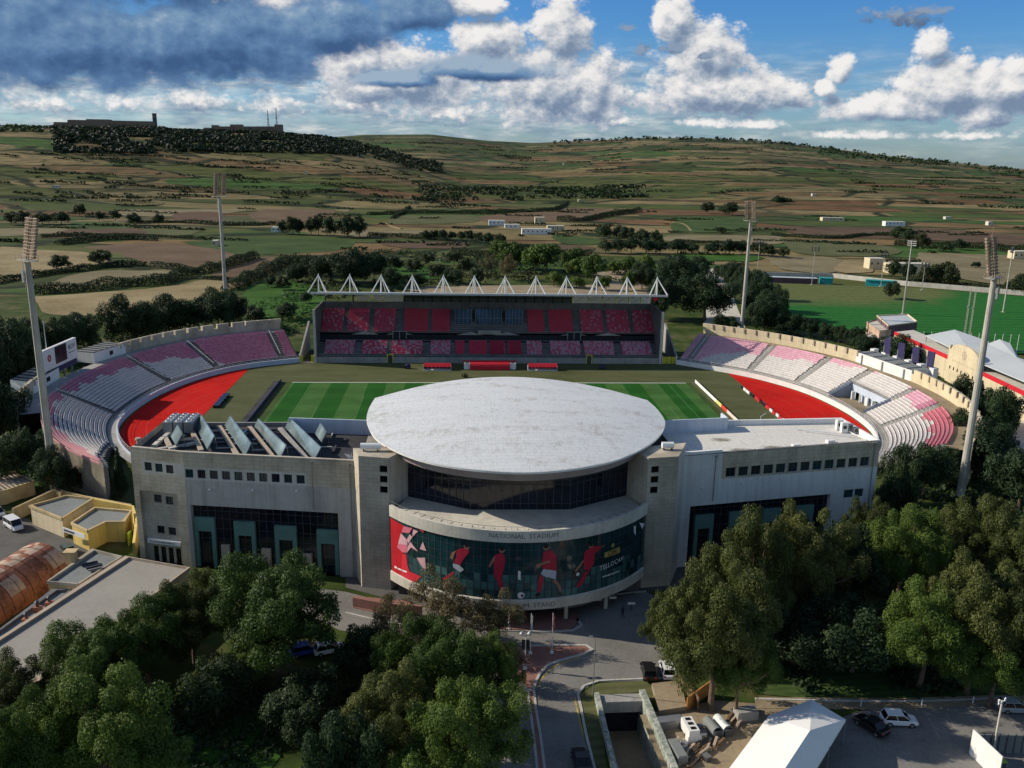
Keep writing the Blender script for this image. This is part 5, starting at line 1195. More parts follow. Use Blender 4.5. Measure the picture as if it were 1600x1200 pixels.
for i,w in enumerate(ws):
    if k+w>x2+1: break
    q.box((k+w/2,78.7,18.4),(w-.5,.1,2.7)); k+=w
o=q.build('white_sheeting','white_paint',gs); q=MB()
for i in range(5): q.tube((x1+1+i*5,78.6,17.2),(x1+4.5+i*5,78.6,19.5),.08,n=4)
q.build('brace','steel',o)
q=MB(); q.box((x2-2.0,78.62,18.6),(1.6,.04,1.2),rot=Matrix.Rotation(-.6,3,'Y')); q.build('red_emblem','red_paint',o)
xa=-45.2
q=MB(); q.box((xa+3.5,78.7,18.2),(4.5,.1,1.6)); q.box((xa+8.5,78.7,18.5),(3.0,.1,2.2)); q.box((x0-3.6,78.7,18.4),(6.2,.1,2.4)); q.build('white_sheeting','white_paint',gs)
q=MB(); q.box(((XL+x0)/2,78.7,19.8),(x0-XL,.2,.3)); q.box((xa,78.7,18.3),(.5,.2,3.0)); q.build('roof_beam','steel_dark',gs)
# side walls
for x,s in ((XL,-1),(XR,1)):
    q=MB(); q.prism([(x-.2,60.6),(x+.2,60.6),(x+.2,78.9),(x-.2,78.9)],0,[15.5,15.5,21.8,21.8] if False else 17.0); q.box((x+s*.1,60.8,8.6),(.7,.7,17.2),mi=1); q.build('side_wall',['concrete_dark','concrete_pale'],gs)
# roof
mat('stand_roof',(.30,.29,.28),.12,.15,.8,1)
q=MB(); q.prism([(XL-.6,61.2),(XR+.6,61.2),(XR+.6,79.6),(XL-.6,79.6)],[22.2,22.2,19.9,19.9],[22.4,22.4,20.1,20.1],bot=True); rf=q.build('roof','stand_roof',gs)
q=MB(); q.box(((XL+XR)/2+.2,61.0,22.35),(XR-XL+2.4,.35,.6)); q.build('roof_edge','canopy_grey',rf)
q=MB(); 
for k in range(24): x=XL+(XR-XL)*k/23; q.box((x,70.4,20.85),(.3,18,.4),rot=Matrix.Rotation(-.124,3,'X'))
q.build('rafters','steel_dark',rf)
for k in range(12):
    x=-54.3+108.9*k/11; q=MB(); ap=(x,65.0,27.5)
    for s in (-1,1): q.tube((x+s*2.95,61.8,22.4),ap,.22,.17,n=6); q.tube((x+s*.9,71,21.3),ap,.14,.12,n=6)
    q.tube((x,64.4,22.2),ap,.22,.18,n=6); q.tube((x,65.0,27.3),(x,65.0,28.0),.16,n=6); q.build('roof_mast','white_metal',gs)
# gates both ends of the stand
for x0_,x1_,lab in ((-60.6,-55.9,'dark gated passage with yellow gate posts, left end of the far stand'),(56.8,61.5,'yellow steel gates closing the passage, right end of the far stand')):
    t=thing('gate',lab,'gate',((x0_+x1_)/2,60.8,0)); w=x1_-x0_
    if x0_<0:
        for s in (-1,1): q=MB(); q.box((s*(w/2-.5),0,1.2),(1.1,.2,2.3)); q.build('gate_leaf','yellow_paint',t)
        q=MB(); q.box((0,.5,.06),(w,2.5,.12)); q.build('threshold','tan_panel',t)
    else:
        for s in (-1,0,1): q=MB(); q.box((s*w/3,0,1.2),(w/3-.15,.15,2.3)); q.build('gate_leaf','yellow_paint',t)
    q=MB(); q.tube((-w/2,0,0),(-w/2,0,2.8),.12,n=6); q.tube((w/2,0,0),(w/2,0,2.8),.12,n=6); q.build('gate_post','white_paint' ,t)
for xs_,z1,lab in ((-60.3,2,'pale end wall closing the left bowl beside the far stand'),(61.6,2,'pale end wall closing the right bowl beside the far stand')):
    q=MB(); s=-1 if xs_<0 else 1; q.prism([(xs_,61.5),(xs_+s*.5,61.5),(xs_+s*.6,81),(xs_,81)],0,[2.2,2.2,9.8,9.8]); o=q.build('end_wall','concrete'); tag(o,lab,'wall')
for px,lab in ((((-31.8,67.3)),'yellow trimmed doorway in the far stand wall left of centre'),(((32.6,68.4)),'yellow trimmed doorway in the far stand wall right of centre')):
    t=thing('stand_doorway',lab,'doorway',(px[0],60.45,0)); q=MB()
    for s in (-1,1): q.box((s*.9,0,1.4),(.35,.2,2.8)); 
    q.box((0,0,2.85),(2.15,.2,.3)); q.build('door_frame','yellow_paint',t); q=MB(); q.box((0,.02,1.3),(1.4,.1,2.6)); q.build('door','steel_dark',t)

# ------------------------------------------------------------------ floodlight towers
def floodtower():
    t=thing('floodlight_tower','x','floodlight',(0,0,0),0,'tall floodlight towers round the stadium')
    q=MB(); q.tube((0,0,0),(0,0,45.2),.78,.52,n=12); q.box((0,0,.3),(2.4,2.4,.6)); q.build('pole','pole_paint',t,smooth=False)
    q=MB(); q.box((0,0,45.1),(1.8,5.2,.12)); 
    for s in (-1,1):
        for z in (45.6,46.1): q.tube((.9,-2.6,z),(.9,2.6,z),.04,n=4); q.tube((-.9,-2.6,z),(-.9,2.6,z),.04,n=4)
        for y in (-2.6,0,2.6): q.tube((s*.9,y,45.1),(s*.9,y,46.1),.04,n=4)
    q.build('platform','pole_paint',t)
    q=MB(); 
    for dy in (-.35,.35): q.tube((0,dy,45.1),(1.5,dy,53.0),.1,n=6)
    for k in range(12): z=45.6+k*.62; q.tube(((z-45.1)*.19,-.35,z),((z-44.8)*.19,.35,z+.3),.05,n=4)
    q.tube((1.5,0,53),(1.5,0,54.6),.05,n=4); q.build('spine','pole_rust',t)
    q=MB(); q.tube((-.9,-.2,40.2),(-.9,-.2,45),.06,n=4); q.box((-1.0,0,42.3),(.3,.8,2.2)); q.build('ladder_cage','steel',t)
    lamp=MB(); lamp.box((.3,0,0),(.4,.66,.5)); lamp.box((.52,0,0),(.06,.58,.42),mi=1); lamp.tube((0,0,0),(.2,0,0),.05,n=5)
    me=None
    for k in range(12):
        z=45.9+k*.60; x=(z-45.1)*.19; a=MB(); L_=2.15 if k>0 else 2.5
        a.tube((x,-L_,z),(x,L_,z),.1,n=5); arm=a.build('crossarm','pole_rust',t)
        for j in (-1.9,-1.15,1.15,1.9):
            if me is None:
                o=lamp.build('floodlight',['pole_rust','lamp_glass'],arm); me=o.data
            else: o=bpy.data.objects.new('floodlight',me); COL.objects.link(o); o.parent=arm
            o.location=(x,j,z); o.rotation_euler=(0,.45,R.uniform(-.2,.2))
    return t
ft=floodtower()
TW=[((-87.8,-51.7),'floodlight tower nearest the camera on the left, beside the yellow walled sheds',1.0),((90.0,-57.6),'floodlight tower nearest the camera on the right, rising from dark trees',.985),
    ((-96.7,115.0),'floodlight tower beyond the far left seating, in front of brown fields',1.09),((100.4,114.4),'floodlight tower beside the tree lined road, beyond the far right seating',.955)]
for i,((x,y),lab,s) in enumerate(TW):
    rz=(math.radians(48),math.radians(128),math.atan2(5-y,0-x),math.atan2(5-y,0-x))[i]
    if i==0: ft.location=(x,y,0); ft.rotation_euler=(0,0,rz); ft['label']=lab; ft.scale=(1,1,s)
    else: dup(ft,(x,y,0),rz,lab,(1,1,s))
# lighter masts round the training ground
def smallmast(h,lab,x,y,rz,r=.28,n=5):
    t=thing('training_floodlight',lab,'floodlight',(x,y,0),rz,'floodlight masts round the training pitch')
    q=MB(); q.tube((0,0,0),(0,0,h),r,r*.6,n=8); q.box((0,0,.4),(1.4,1.4,.8)); q.build('pole','pole_paint',t)
    q=MB(); 
    for k in range(3): q.tube((0,-2.0,h-.4-k*.9),(0,2.0,h-.4-k*.9),.08,n=5)
    q.build('crossarm','steel',t)
    for k in range(3):
        q=MB()
        for j in range(n): q.box((.3,-1.8+j*3.6/(n-1),h-.4-k*.9),(.5,.55,.55),rot=Matrix.Rotation(.4,3,'Y'))
        q.build('floodlights','steel_dark',t)
    return t
smallmast(33,'grey floodlight mast behind the small castle like house on the training pitch edge',186.5,156.3,.6,.42)
smallmast(30,'pale floodlight mast at the far right edge, standing on the training pitch',237.0,163.2,2.8,.36)
for bx,by,h_,lab in [(181.7,247.4,21.4,'thin mast on the far edge of the training pitch left of the turquoise benches'),(219.2,244.9,18.7,'thin mast on the far edge of the training pitch right of the turquoise benches'),(156.6,263.4,23.1,'thin mast behind the dark trees,left of the training pitch'),(235.2,231.7,15.2,'thin mast on the far edge of the training pitch near the pale boundary wall')]:
    smallmast(h_,lab,bx,by,-1.6,.2,3)
for (x,y,h_),lab in [((180.7,98.0,20.7),'yellowish lattice mast,left one of the pair behind the grey canopy'),((184.9,101.7,19.0),'yellowish lattice mast,right one of the pair behind the grey canopy')]:
    t=thing('lattice_mast',lab,'mast',(x,y,0)); q=MB()
    for a in range(3): c,s=math.cos(a*2.094)*.35,math.sin(a*2.094)*.35; q.tube((c,s,0),(c*.6,s*.6,h_),.06,n=4)
    k=0
    while k<h_-1: q.tube((.35,0,k),(-.17,.3,k+1),.05,n=3); q.tube((-.17,.3,k),(-.17,-.3,k+1),.05,n=3); q.tube((-.17,-.3,k),(.35,0,k+1),.05,n=3); k+=1
    q.build('lattice','pole_paint',t)
    q=MB(); q.box((0,0,h_*.66),(.8,.8,.3)); q.build('collar','steel',t)

# ------------------------------------------------------------------ roads, yards and pavements
LZ=[.30]
def sheet(name,pts,m,z=None):
    LZ[0]+=.006
    return slab(name,pts,LZ[0]-.27 if z is None else z,m,kind='structure')
def rnd(pts,step=1.5): 
    q=[Vector((*p,0)) for p in pts]; return [(p.x,p.y) for p in resample(q+[q[0]],step)[:-1]]
sheet('park_grass',[(-89.0,-104.5),(-50.0,-82.4),(-25.6,-88.6),(-5.8,-96.3),(29.5,-88.9),(108.5,-25.5),(128.8,-50.8),(66.3,-145.5),(-73.0,-139.9)],'green_field') if False else None
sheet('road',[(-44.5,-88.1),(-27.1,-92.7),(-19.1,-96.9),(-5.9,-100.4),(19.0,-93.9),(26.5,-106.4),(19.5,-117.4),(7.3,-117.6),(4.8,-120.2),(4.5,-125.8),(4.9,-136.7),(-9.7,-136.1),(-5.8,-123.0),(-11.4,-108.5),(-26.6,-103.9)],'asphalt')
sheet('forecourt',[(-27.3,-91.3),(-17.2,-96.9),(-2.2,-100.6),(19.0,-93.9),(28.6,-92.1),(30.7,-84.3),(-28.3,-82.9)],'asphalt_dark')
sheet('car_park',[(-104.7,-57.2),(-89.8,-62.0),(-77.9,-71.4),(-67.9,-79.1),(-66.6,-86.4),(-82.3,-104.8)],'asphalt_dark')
sheet('car_park',[(21.9,-132.2),(38.6,-124.8),(50.6,-123.4),(69.7,-122.3),(57.1,-139.7),(17.9,-138.1)],'asphalt')
sheet('yard',[(11.8,-124.6),(21.9,-122.0),(31.0,-123.6),(22.7,-134.3),(20.1,-137.8),(12.6,-137.5)],'dirt')
sheet('lane',[(138.5,12.1),(140.0,-11.6),(114.1,-57.6),(116.8,-34.6),(120.7,-15.8)],'concrete_pale')
sheet('road',[(135.9,319.7),(152.4,321.0),(131.9,232.6),(105.6,125.2),(87.7,121.9),(113.9,209.7)],'concrete_pale')
sheet('lawn',[(5.0,-120.2),(7.8,-117.9),(19.6,-117.1),(18.9,-121.9),(12.4,-121.7),(12.8,-120.0),(7.2,-120.6),(6.2,-135.2),(4.9,-136.7),(4.5,-128.2)],'olive_field')
sheet('lawn',[(-44.7,-126.4),(-33.9,-123.2),(-29.5,-130.3),(-31.2,-135.3),(-42.5,-134.9)],'lush_grass')
sheet('lawn',[(29.1,-109.8),(45.0,-108.6),(56.9,-115.4),(63.7,-118.6),(61.4,-122.0),(38.6,-123.0),(27.2,-120.8)],'green_field')
sheet('verge',[(26.9,-121.5),(44.6,-122.4),(61.4,-122.1),(60.3,-123.7),(43.4,-124.7),(26.2,-123.8)],'dirt')
sheet('training_grass',[(155.4,255.7),(231.6,238.5),(285.7,202.2),(215.4,71.4),(182.1,78.0),(158.3,116.1),(133.0,111.5),(130.0,143.2)],'lush_pitch' if 'lush_pitch' in MATS else 'lush_grass')
sheet('bank_grass',[(-122.6,-19.1),(-106.3,-23.8),(-91.7,-47.5),(-93.1,-57.4),(-107.7,-47.3)],'lush_grass')
isl=rnd([(-0.4,-109.0),(7.5,-109.1),(8.2,-110.1),(6.9,-111.2),(1.8,-113.6),(-0.2,-117.6),(-0.6,-119.2),(-1.4,-119.2),(-2.6,-116.7),(-3.4,-114.9)])
q=MB(); q.prism(isl,.03,.16); o=q.build('traffic_island','brick_red'); tag(o,kind='structure')
q=MB(); q.strip(isl+[isl[0]],.35,.02,.21); o=q.build('island_kerb','kerb'); tag(o,kind='structure')
def kerb(pts,lab='kerb',w=.3,h=.15,m='kerb',step=2):
    c=resample([Vector((*p,0)) for p in pts],step); q=MB(); q.strip([(p.x,p.y) for p in c],w,.02,h); o=q.build(lab,m); tag(o,kind='structure')
kerb([(-1.3,-119.2),(-1.3,-123.1),(-1.3,-128.0),(-1.4,-136.4)]); kerb([(-0.5,-119.2),(-0.6,-123.2),(-0.5,-128.0),(-0.6,-136.5)])
q=MB(); mp=[Vector((*p,0)) for p in [(-0.9,-119.2),(-0.9,-123.1),(-0.9,-128.0),(-1.0,-136.5)]]; q.strip([(p.x,p.y) for p in resample(mp,2)],.75,.02,.12); o=q.build('median','brick_red'); tag(o,kind='structure')
kerb([(19.6,-117.0),(7.9,-117.4),(5.9,-118.4),(4.9,-120.2),(4.9,-123.3),(4.8,-128.2),(5.0,-136.7)]); kerb([(19.0,-93.9),(13.9,-94.8),(7.5,-98.2),(4.6,-98.9)])
kerb([(-26.3,-99.1),(-20.6,-101.8),(-16.9,-103.0),(-12.4,-102.1)]); kerb([(-5.1,-104.6),(3.0,-105.3),(6.2,-105.1),(7.6,-103.7),(7.1,-101.9)],w=.35,h=.2)
kerb([(26.8,-121.9),(44.3,-123.0),(61.0,-122.7)])
kerb([(-0.2,-118.6),(0.7,-116.5),(2.8,-113.6),(6.2,-111.9)],'yellow_line',.15,.05,'yellow_line'); kerb([(4.4,-120.7),(4.4,-123.3),(4.5,-128.2)],'yellow_line',.15,.06,'yellow_line')
q=MB(); q.prism(rnd([(-4.5,-100.5),(7.3,-100.1),(7.4,-102.6),(6.0,-104.7),(3.0,-105.1),(-4.6,-104.4)]),.03,.2); o=q.build('brick_pavement','brick_red'); tag(o,kind='structure')
q=MB(); q.prism([(-25.8,-94.2),(-17.2,-96.0),(-16.1,-99.8),(-20.7,-99.7),(-25.4,-97.7)],.03,.15); o=q.build('brick_pavement','brick_red'); tag(o,kind='structure')
# planter / low pink wall beside the left pylon
q=MB(); q.strip([(-25.4,-97.3),(-20.8,-99.1),(-15.2,-100.2)],.4,.02,1.6); o=q.build('low_wall','brick_red'); tag(o,'low pinkish wall at the foot of the left pylon','wall')
# ---- training pitch ground
m,nt,b=base('training_mix',.95,0,.1); g=nd(nt,'ShaderNodeNewGeometry').outputs['Position']; sp=nd(nt,'ShaderNodeSeparateXYZ'); nt.links.new(g,sp.inputs[0])
f=mth(nt,'ADD',mth(nt,'DIVIDE',mth(nt,'SUBTRACT',sp.outputs[1],174.0),26.0),mth(nt,'MULTIPLY',mth(nt,'SUBTRACT',noi(nt,g,.03,5,.6),.5),2.2))
f=mth(nt,'SUBTRACT',f,mth(nt,'MULTIPLY',mth(nt,'MAXIMUM',mth(nt,'SUBTRACT',sp.outputs[0],218.0),0),.06))
c=mixc(nt,(.022,.125,.022),(.11,.13,.045),f)
nt.nodes[-1].clamp_factor=True
w=nd(nt,'ShaderNodeTexWave',bands_direction='Y'); w.inputs['Scale'].default_value=.05; w.inputs['Distortion'].default_value=.6; nt.links.new(g,w.inputs['Vector'])
c=mixc(nt,c,mixc(nt,(.82,.82,.82),(1.15,1.15,1.15),w.outputs['Fac']),.8,'MULTIPLY'); n_=noi(nt,g,.5,5,.7); c=mixc(nt,c,ramp(nt,[(.3,(.75,.75,.75)),(.7,(1.2,1.2,1.2))],n_).outputs[0],1.0,'MULTIPLY'); nt.links.new(c,b.inputs['Base Color'])
sheet('training_pitch',[(156.5,255.7),(232.9,240.9),(288.6,206.4),(215.4,71.4),(182.1,78.0),(158.3,116.1),(133.0,111.5),(131.2,143.3)],'training_mix',.62)
def wall_line(name,pts,w,h,m,lab,cat='wall'):
    q=MB(); q.strip(pts,w,0,h); o=q.build(name,m); tag(o,lab,cat); return o
wall_line('boundary_wall',[(164.5,285.7),(208.3,283.2),(238.0,250.9),(283.2,218.8),(309.7,207.5)],.5,2.6,'concrete_pale','long pale boundary wall on the far side of the training pitch')
for a,lab in (([(157.2,260.9),(187.7,255.2)],'low dark covered bench row on the far side of the training pitch'),([(190.3,257.9),(196.7,255.8)],'first turquoise dugout on the far side of the training pitch'),([(213.8,251.9),(228.0,245.4)],'second, longer turquoise dugout on the far side of the training pitch')):
    t=thing('pitchside_shelter',lab,'shelter',(0,0,0)); q=MB(); q.strip(a,4,.0,3.2); q.build('shell','turquoise' if 'turq' in lab else 'plum',t); q=MB(); q.strip(a,5,3.2,3.4); q.build('roof','turquoise' if 'turq' in lab else 'canopy_grey',t)
# ---- generic house
def house(name,lab,poly,z0,z1,mw,mr,cat='building',wins=(),par=.35,parm=None,door=None):
    t=thing(name,lab,cat,(0,0,0))
    ar=sum(poly[i][0]*poly[(i+1)%len(poly)][1]-poly[(i+1)%len(poly)][0]*poly[i][1] for i in range(len(poly)))
    if ar<0: poly=poly[::-1]
    n=len(poly); b=MB()
    for i in range(n):
        p,r=poly[i],poly[(i+1)%n]; hs=[]; L_=math.hypot(r[0]-p[0],r[1]-p[1])
        if wins and L_>3:
            k=max(1,int(L_/3.2)); hs=[(L_*(j+.5)/k-.55,L_*(j+.5)/k+.55,za,za+1.2) for j in range(k) for za in wins]
        _,P_=wall_holes(p,r,z0,z1,hs,depth=.2,b=b)
        for h in hs: window(P_,h,.2,t,'steel_dark','glass_pane',1,1,.07)
    b.build('wall',mw,t)
    slab('roof',poly,z1-.3 if par else z1,mr,t)
    if par: q=MB(); q.strip(poly+[poly[0]],.3,z1-.29,z1+.02+par*.3); q.build('parapet',parm or mw,t)
    return t
# right: club building behind the bowl
CL=[(144.1,80.1),(142.0,40.9),(138.7,-1.3),(136.4,-24.2)]
t=thing('club_building','long cream hall with a red stripe and round topped gable, right of the seating bowl','building',(0,0,0))
CB=[(p[0]+9,p[1]+4) for p in CL]
for i in range(len(CL)-1):
    p,r=CL[i+1],CL[i]; L_=math.hypot(r[0]-p[0],r[1]-p[1]); hs=[(L_*(j+.5)/max(1,int(L_/3.4))-.4,L_*(j+.5)/max(1,int(L_/3.4))+.4,2.3,3.0) for j in range(int(L_/3.4))] if i>0 else []
    b,P=wall_holes(r,p,0,7.4,hs,mifun=lambda s,z:0,zcuts=(6.2,))
    o=b.build('wall','white_paint' if False else 'limestone_cream',t)
    for h in hs: window(P,h,.25,o,'steel_dark','glass_black',1,1,.05)
    q=MB(); pb(P,0,L_,6.3,7.6,-.08,-.005); q.build('red_stripe','red_paint',t)
slab('roof',CL+CB[::-1],7.35,'concrete_pale',t)
# gable with emblem
ga,gb=(141.7,40.0),(140.4,20.8)
d=Vector((gb[0]-ga[0],gb[1]-ga[1])); L_=d.length; ux,uy=d.x/L_,d.y/L_; nx,ny=uy,-ux
def gp(s,z,o=0): return (ga[0]+ux*s+nx*o,ga[1]+uy*s+ny*o,z)
sgn=1 if (gp(0,0,1)[0]-CAMP.x)**2+(gp(0,0,1)[1]-CAMP.y)**2<(gp(0,0,-1)[0]-CAMP.x)**2+(gp(0,0,-1)[1]-CAMP.y)**2 else -1
q=MB(); prof=[(0,0),(L_,0),(L_,10.1),(L_*.93,10.1)]+[(L_/2+L_*.43*math.cos(a),10.1+2.7*math.sin(a)) for a in [PI*k/12 for k in range(13)]]+[(L_*.07,10.1),(0,10.1)]
f=[gp(s,z,sgn*.6) for s,z in prof]; bk=[gp(s,z,-sgn*.2) for s,z in prof]
q.poly(f); q.poly(bk[::-1]); 
for i in range(len(prof)): j=(i+1)%len(prof); q.quad(f[i],f[j],bk[j],bk[i])
for s in (.25,L_-.25): c=gp(s,10,sgn*.2); q.box((c[0],c[1],10.6),(.7,.7,1.4),rz=math.atan2(uy,ux))
gob=q.build('gable','limestone_cream',t)
q=MB(); c=gp(L_*.5,9.6,sgn*.63); 
def disc(q,s,z,r0,r1,o,mi=0,n=24):
    for k in range(n):
        a,b_=2*PI*k/n,2*PI*(k+1)/n; q.quad(gp(s+r0*math.cos(a),z+r0*math.sin(a),o),gp(s+r1*math.cos(a),z+r1*math.sin(a),o),gp(s+r1*math.cos(b_),z+r1*math.sin(b_),o),gp(s+r0*math.cos(b_),z+r0*math.sin(b_),o),mi)
disc(q,L_*.5,9.9,1.0,1.35,sgn*.63); 
for a in range(4):
    an=a*PI/2; q.poly([gp(L_*.5+x*math.cos(an)-y*math.sin(an),9.9+x*math.sin(an)+y*math.cos(an),sgn*.64) for x,y in ((0.05,0),(.95,.42),(.75,0),(.95,-.42))])
q.build('cross_emblem','tan_panel',gob)
q=MB()
for k in range(16): 
    w=.3; s=L_*.16+k*L_*.044; q.poly([gp(s,6.9,sgn*.63),gp(s+w,6.9,sgn*.63),gp(s+w,7.35,sgn*.63),gp(s,7.35,sgn*.63)])
q.build('gable_lettering','limestone_pale',gob)
for k in range(7): s=L_*.1+k*L_*.12; q=MB(); q.poly([gp(s,4.2,sgn*.64),gp(s+.6,4.2,sgn*.64),gp(s+.6,5.2,sgn*.64),gp(s,5.2,sgn*.64)]); q.build('window','glass_black',gob)
for pts,zs,lab in (([(146.3,63.3),(156.0,63.4),(158.2,47.3),(141.0,21.9)],[9.5,11.5,10.8,9.5],'grey metal canopy behind the round topped gable, with a raised near corner'),
    ([(140.9,22.7),(155.0,42.9),(159.5,44.1),(160.2,39.7),(154.9,26.6),(155.5,7.0),(140.2,-14.9)],[9.5,11,12.2,11.8,10.2,10,9.3],'long grey metal canopy with an arched hump, at the right edge')):
    t2=thing('hall_canopy',lab,'canopy',(0,0,0)); q=MB(); n_=len(pts); k=[(pts[i][0],pts[i][1],zs[i]) for i in range(n_)]
    cc=(sum(p[0] for p in k)/n_,sum(p[1] for p in k)/n_,sum(p[2] for p in k)/n_+.4)
    for i in range(n_): q.poly([k[i],k[(i+1)%n_],cc]); a,b_=k[i],k[(i+1)%n_]; q.quad(a,b_,(b_[0],b_[1],b_[2]-.3),(a[0],a[1],a[2]-.3))
    q.build('roof','canopy_grey',t2); q=MB()
    for i in range(n_): q.tube((k[i][0]*.98+cc[0]*.02,k[i][1]*.98+cc[1]*.02,0),(k[i][0]*.98+cc[0]*.02,k[i][1]*.98+cc[1]*.02,zs[i]-.2),.15,n=6)
    q.build('post','steel',t2)
house('castle_house','small plum and cream house with battlements on the edge of the training pitch',[(152.5,111.3),(146.7,90.0),(161.8,98.1),(166.5,114.6)],0,7.8,'plum','canopy_grey',wins=(3.0,),parm='limestone_cream')
house('terracotta_block','terracotta and cream block at the left end of the red striped wall',[(146.0,105.6),(142.6,88.0),(148.2,90.5),(153.9,112.6)],0,6.2,'rust_pale','concrete_pale',wins=(2.5,))
house('annex','low white annex in front of the terracotta block',[(138.6,92.3),(139.7,70.1),(148.7,78.8),(145.9,98.5)],0,3.8,'plaster_white','concrete_pale')
house('hut','small brown roofed hut beside the dark trees behind the right bowl',[(133.8,97.7),(136.4,90.6),(141.1,95.5),(137.9,101.6)],0,3.2,'tan_panel','brick_red')
# fence posts and nets of the training ground
t=thing('ball_fence','tall green mesh fence with pale posts at the near edge of the training pitch','fence',(0,0,0)); q=MB(); fp=[(156.4,82.9),(213.6,75.5)]
for k in range(22): x=fp[0][0]+(fp[1][0]-fp[0][0])*k/21; y=fp[0][1]+(fp[1][1]-fp[0][1])*k/21; q.tube((x,y,0),(x,y,7),.09,n=5)
q.build('post','white_metal',t)
q=MB(); q.strip([fp[0],fp[1]],.1,0,1.2); q.build('base_board','green_frame',t)
# kiosk block on the right bowl rim
def rimblock(pa,pb_,dep,h,m,mr,lab,name,z0=7.5):
    return house(name,lab,[pa,pb_,(pb_[0]+dep[0],pb_[1]+dep[1]),(pa[0]+dep[0],pa[1]+dep[1])],z0,z0+h,m,mr,par=0)
k0,k1=near_i(RIN,90,24),near_i(RIN,93.5,8)
pa,pb_=tuple(BR['o1'][k0-1]),tuple(BR['o1'][k1+1])
t=rimblock(pa,pb_,(6,2.0),3.0,'white_paint','felt_grey','white kiosk with a ribbed grey roof on the rim of the right bowl','rim_kiosk')
q=MB()
for k in range(5): f=.1+.2*k; x=pa[0]+(pb_[0]-pa[0])*f; y=pa[1]+(pb_[1]-pa[1])*f; q.box((x+2.6,y+.9,10.62),(5.6,.5,.2),rz=.33)
for k in range(3): f=.12+.38*k; x=pa[0]+(pb_[0]-pa[0])*f; y=pa[1]+(pb_[1]-pa[1])*f; q.box((x-.1,y,8.9),(.35,.5,2.6))
q.build('roof_rib','steel',t)
for k in range(4):
    f=.22+.25*k; x=pa[0]+(pb_[0]-pa[0])*f+6.5; y=pa[1]+(pb_[1]-pa[1])*f+2
    t=thing('signal_board',['tall dark board on posts, leftmost behind the white kiosk','second tall dark board from the left behind the white kiosk','third tall dark board from the left behind the white kiosk','tall dark board nearest the cypress behind the white kiosk'][k],'board',(x,y,0),0,'dark boards behind the right kiosk')
    q=MB(); q.box((0,0,13.0),(2.3,.3,4.4),rz=-1.2); q.build('panel','purple_dark',t); q=MB(); q.tube((-.4,.9,0),(-.4,.9,13),.2,n=6); q.tube((.4,-.9,0),(.4,-.9,13),.2,n=6); q.build('post','steel',t)
for k in range(6):
    f=-.02+.21*k; x=pa[0]+(pb_[0]-pa[0])*f+6.9; y=pa[1]+(pb_[1]-pa[1])*f+2.4
    q=MB(); q.box((0,0,9.6),(1.5,1.9,2.6),rz=-1.2); q.box((0,0,4.2),(1.3,1.7,8.4),rz=-1.2); o=q.build('white_turret','white_paint'); o.location=(x,y,0); tag(o,'white square turret behind the ribbed kiosk roof','turret','white turrets behind the right kiosk')
# left rim: two kiosks and the scoreboard
i0,i1=near_i(LIN,-88,31),near_i(LIN,-93,3); im1=i0+int((i1-i0)*.40); im2=i0+int((i1-i0)*.78)
def lrim(a,b_): return tuple(BL['o1'][a]),tuple(BL['o1'][b_])
for (a,b_),lab in (((i0-2,i0+int((i1-i0)*.3)),'white kiosk with striped roof right of the scoreboard'),((im2,i1+6),'white kiosk with striped roof left of the scoreboard')):
    p0,p1=lrim(a,b_); t=rimblock(p0,p1,(-6.5,2.5),2.9,'white_paint','bitumen',lab,'rim_kiosk')
    q=MB()
    for k in range(6): f=(k+.5)/6; x=p0[0]+(p1[0]-p0[0])*f; y=p0[1]+(p1[1]-p0[1])*f; q.box((x-3.2,y+1.2,10.5),(6.2,.8,.14),rz=-.37)
    q.build('roof_panel','felt_grey',t); q=MB(); f=.45; x=p0[0]+(p1[0]-p0[0])*f; y=p0[1]+(p1[1]-p0[1])*f; q.box((x,y,9.1),(.35,1.8,1.1)); q.build('opening','glass_black',t)
p0,p1=(-113.5,3.7),(-112.7,21.2)
t=thing('scoreboard','white scoreboard with a black screen on the rim of the left bowl','scoreboard',(0,0,0))
L_=math.hypot(p1[0]-p0[0],p1[1]-p0[1]); sx_,sy_=(p1[0]-p0[0])/L_,(p1[1]-p0[1])/L_
def sbp(s,z,o=0): return (p0[0]+sx_*s+sy_*o,p0[1]+sy_*s-sx_*o,z)
def sbq(q,s0,s1,z0,z1,o,th=.0,mi=0):
    if th: 
        a=[sbp(s0,z0,o),sbp(s1,z0,o),sbp(s1,z1,o),sbp(s0,z1,o)]; c=[sbp(s0,z0,o-th),sbp(s1,z0,o-th),sbp(s1,z1,o-th),sbp(s0,z1,o-th)]
        q.quad(*a,mi); q.quad(*c[::-1],mi)
        for i in range(4): j=(i+1)%4; q.quad(a[j],a[i],c[i],c[j],mi)
    else: q.quad(sbp(s0,z0,o),sbp(s1,z0,o),sbp(s1,z1,o),sbp(s0,z1,o),mi)
ZB,ZT=10.6,16.0
HB=ZT-ZB; W0=0
q=MB(); sbq(q,0,L_,ZB,ZT,.4,.8); bd=q.build('board','white_paint',t)
q=MB(); sbq(q,L_*.33,L_*.68,ZB+HB*.14,ZT-.25,.43); q.build('screen','glass_black',t)
text_obj('BOV',HB*.34,lambda x,y:sbp(L_*.84+x,ZB+HB*.66+y,.45),'navy',bd,sx=min(1.0,L_*.26/(HB*.34*2.0)))
q=MB(); 
for k in range(4): sbq(q,L_*(.74+.05*k),L_*(.78+.05*k),ZB+HB*.38,ZB+HB*.42,.45)
q.build('small_print','letter_dark',bd)
q=MB()
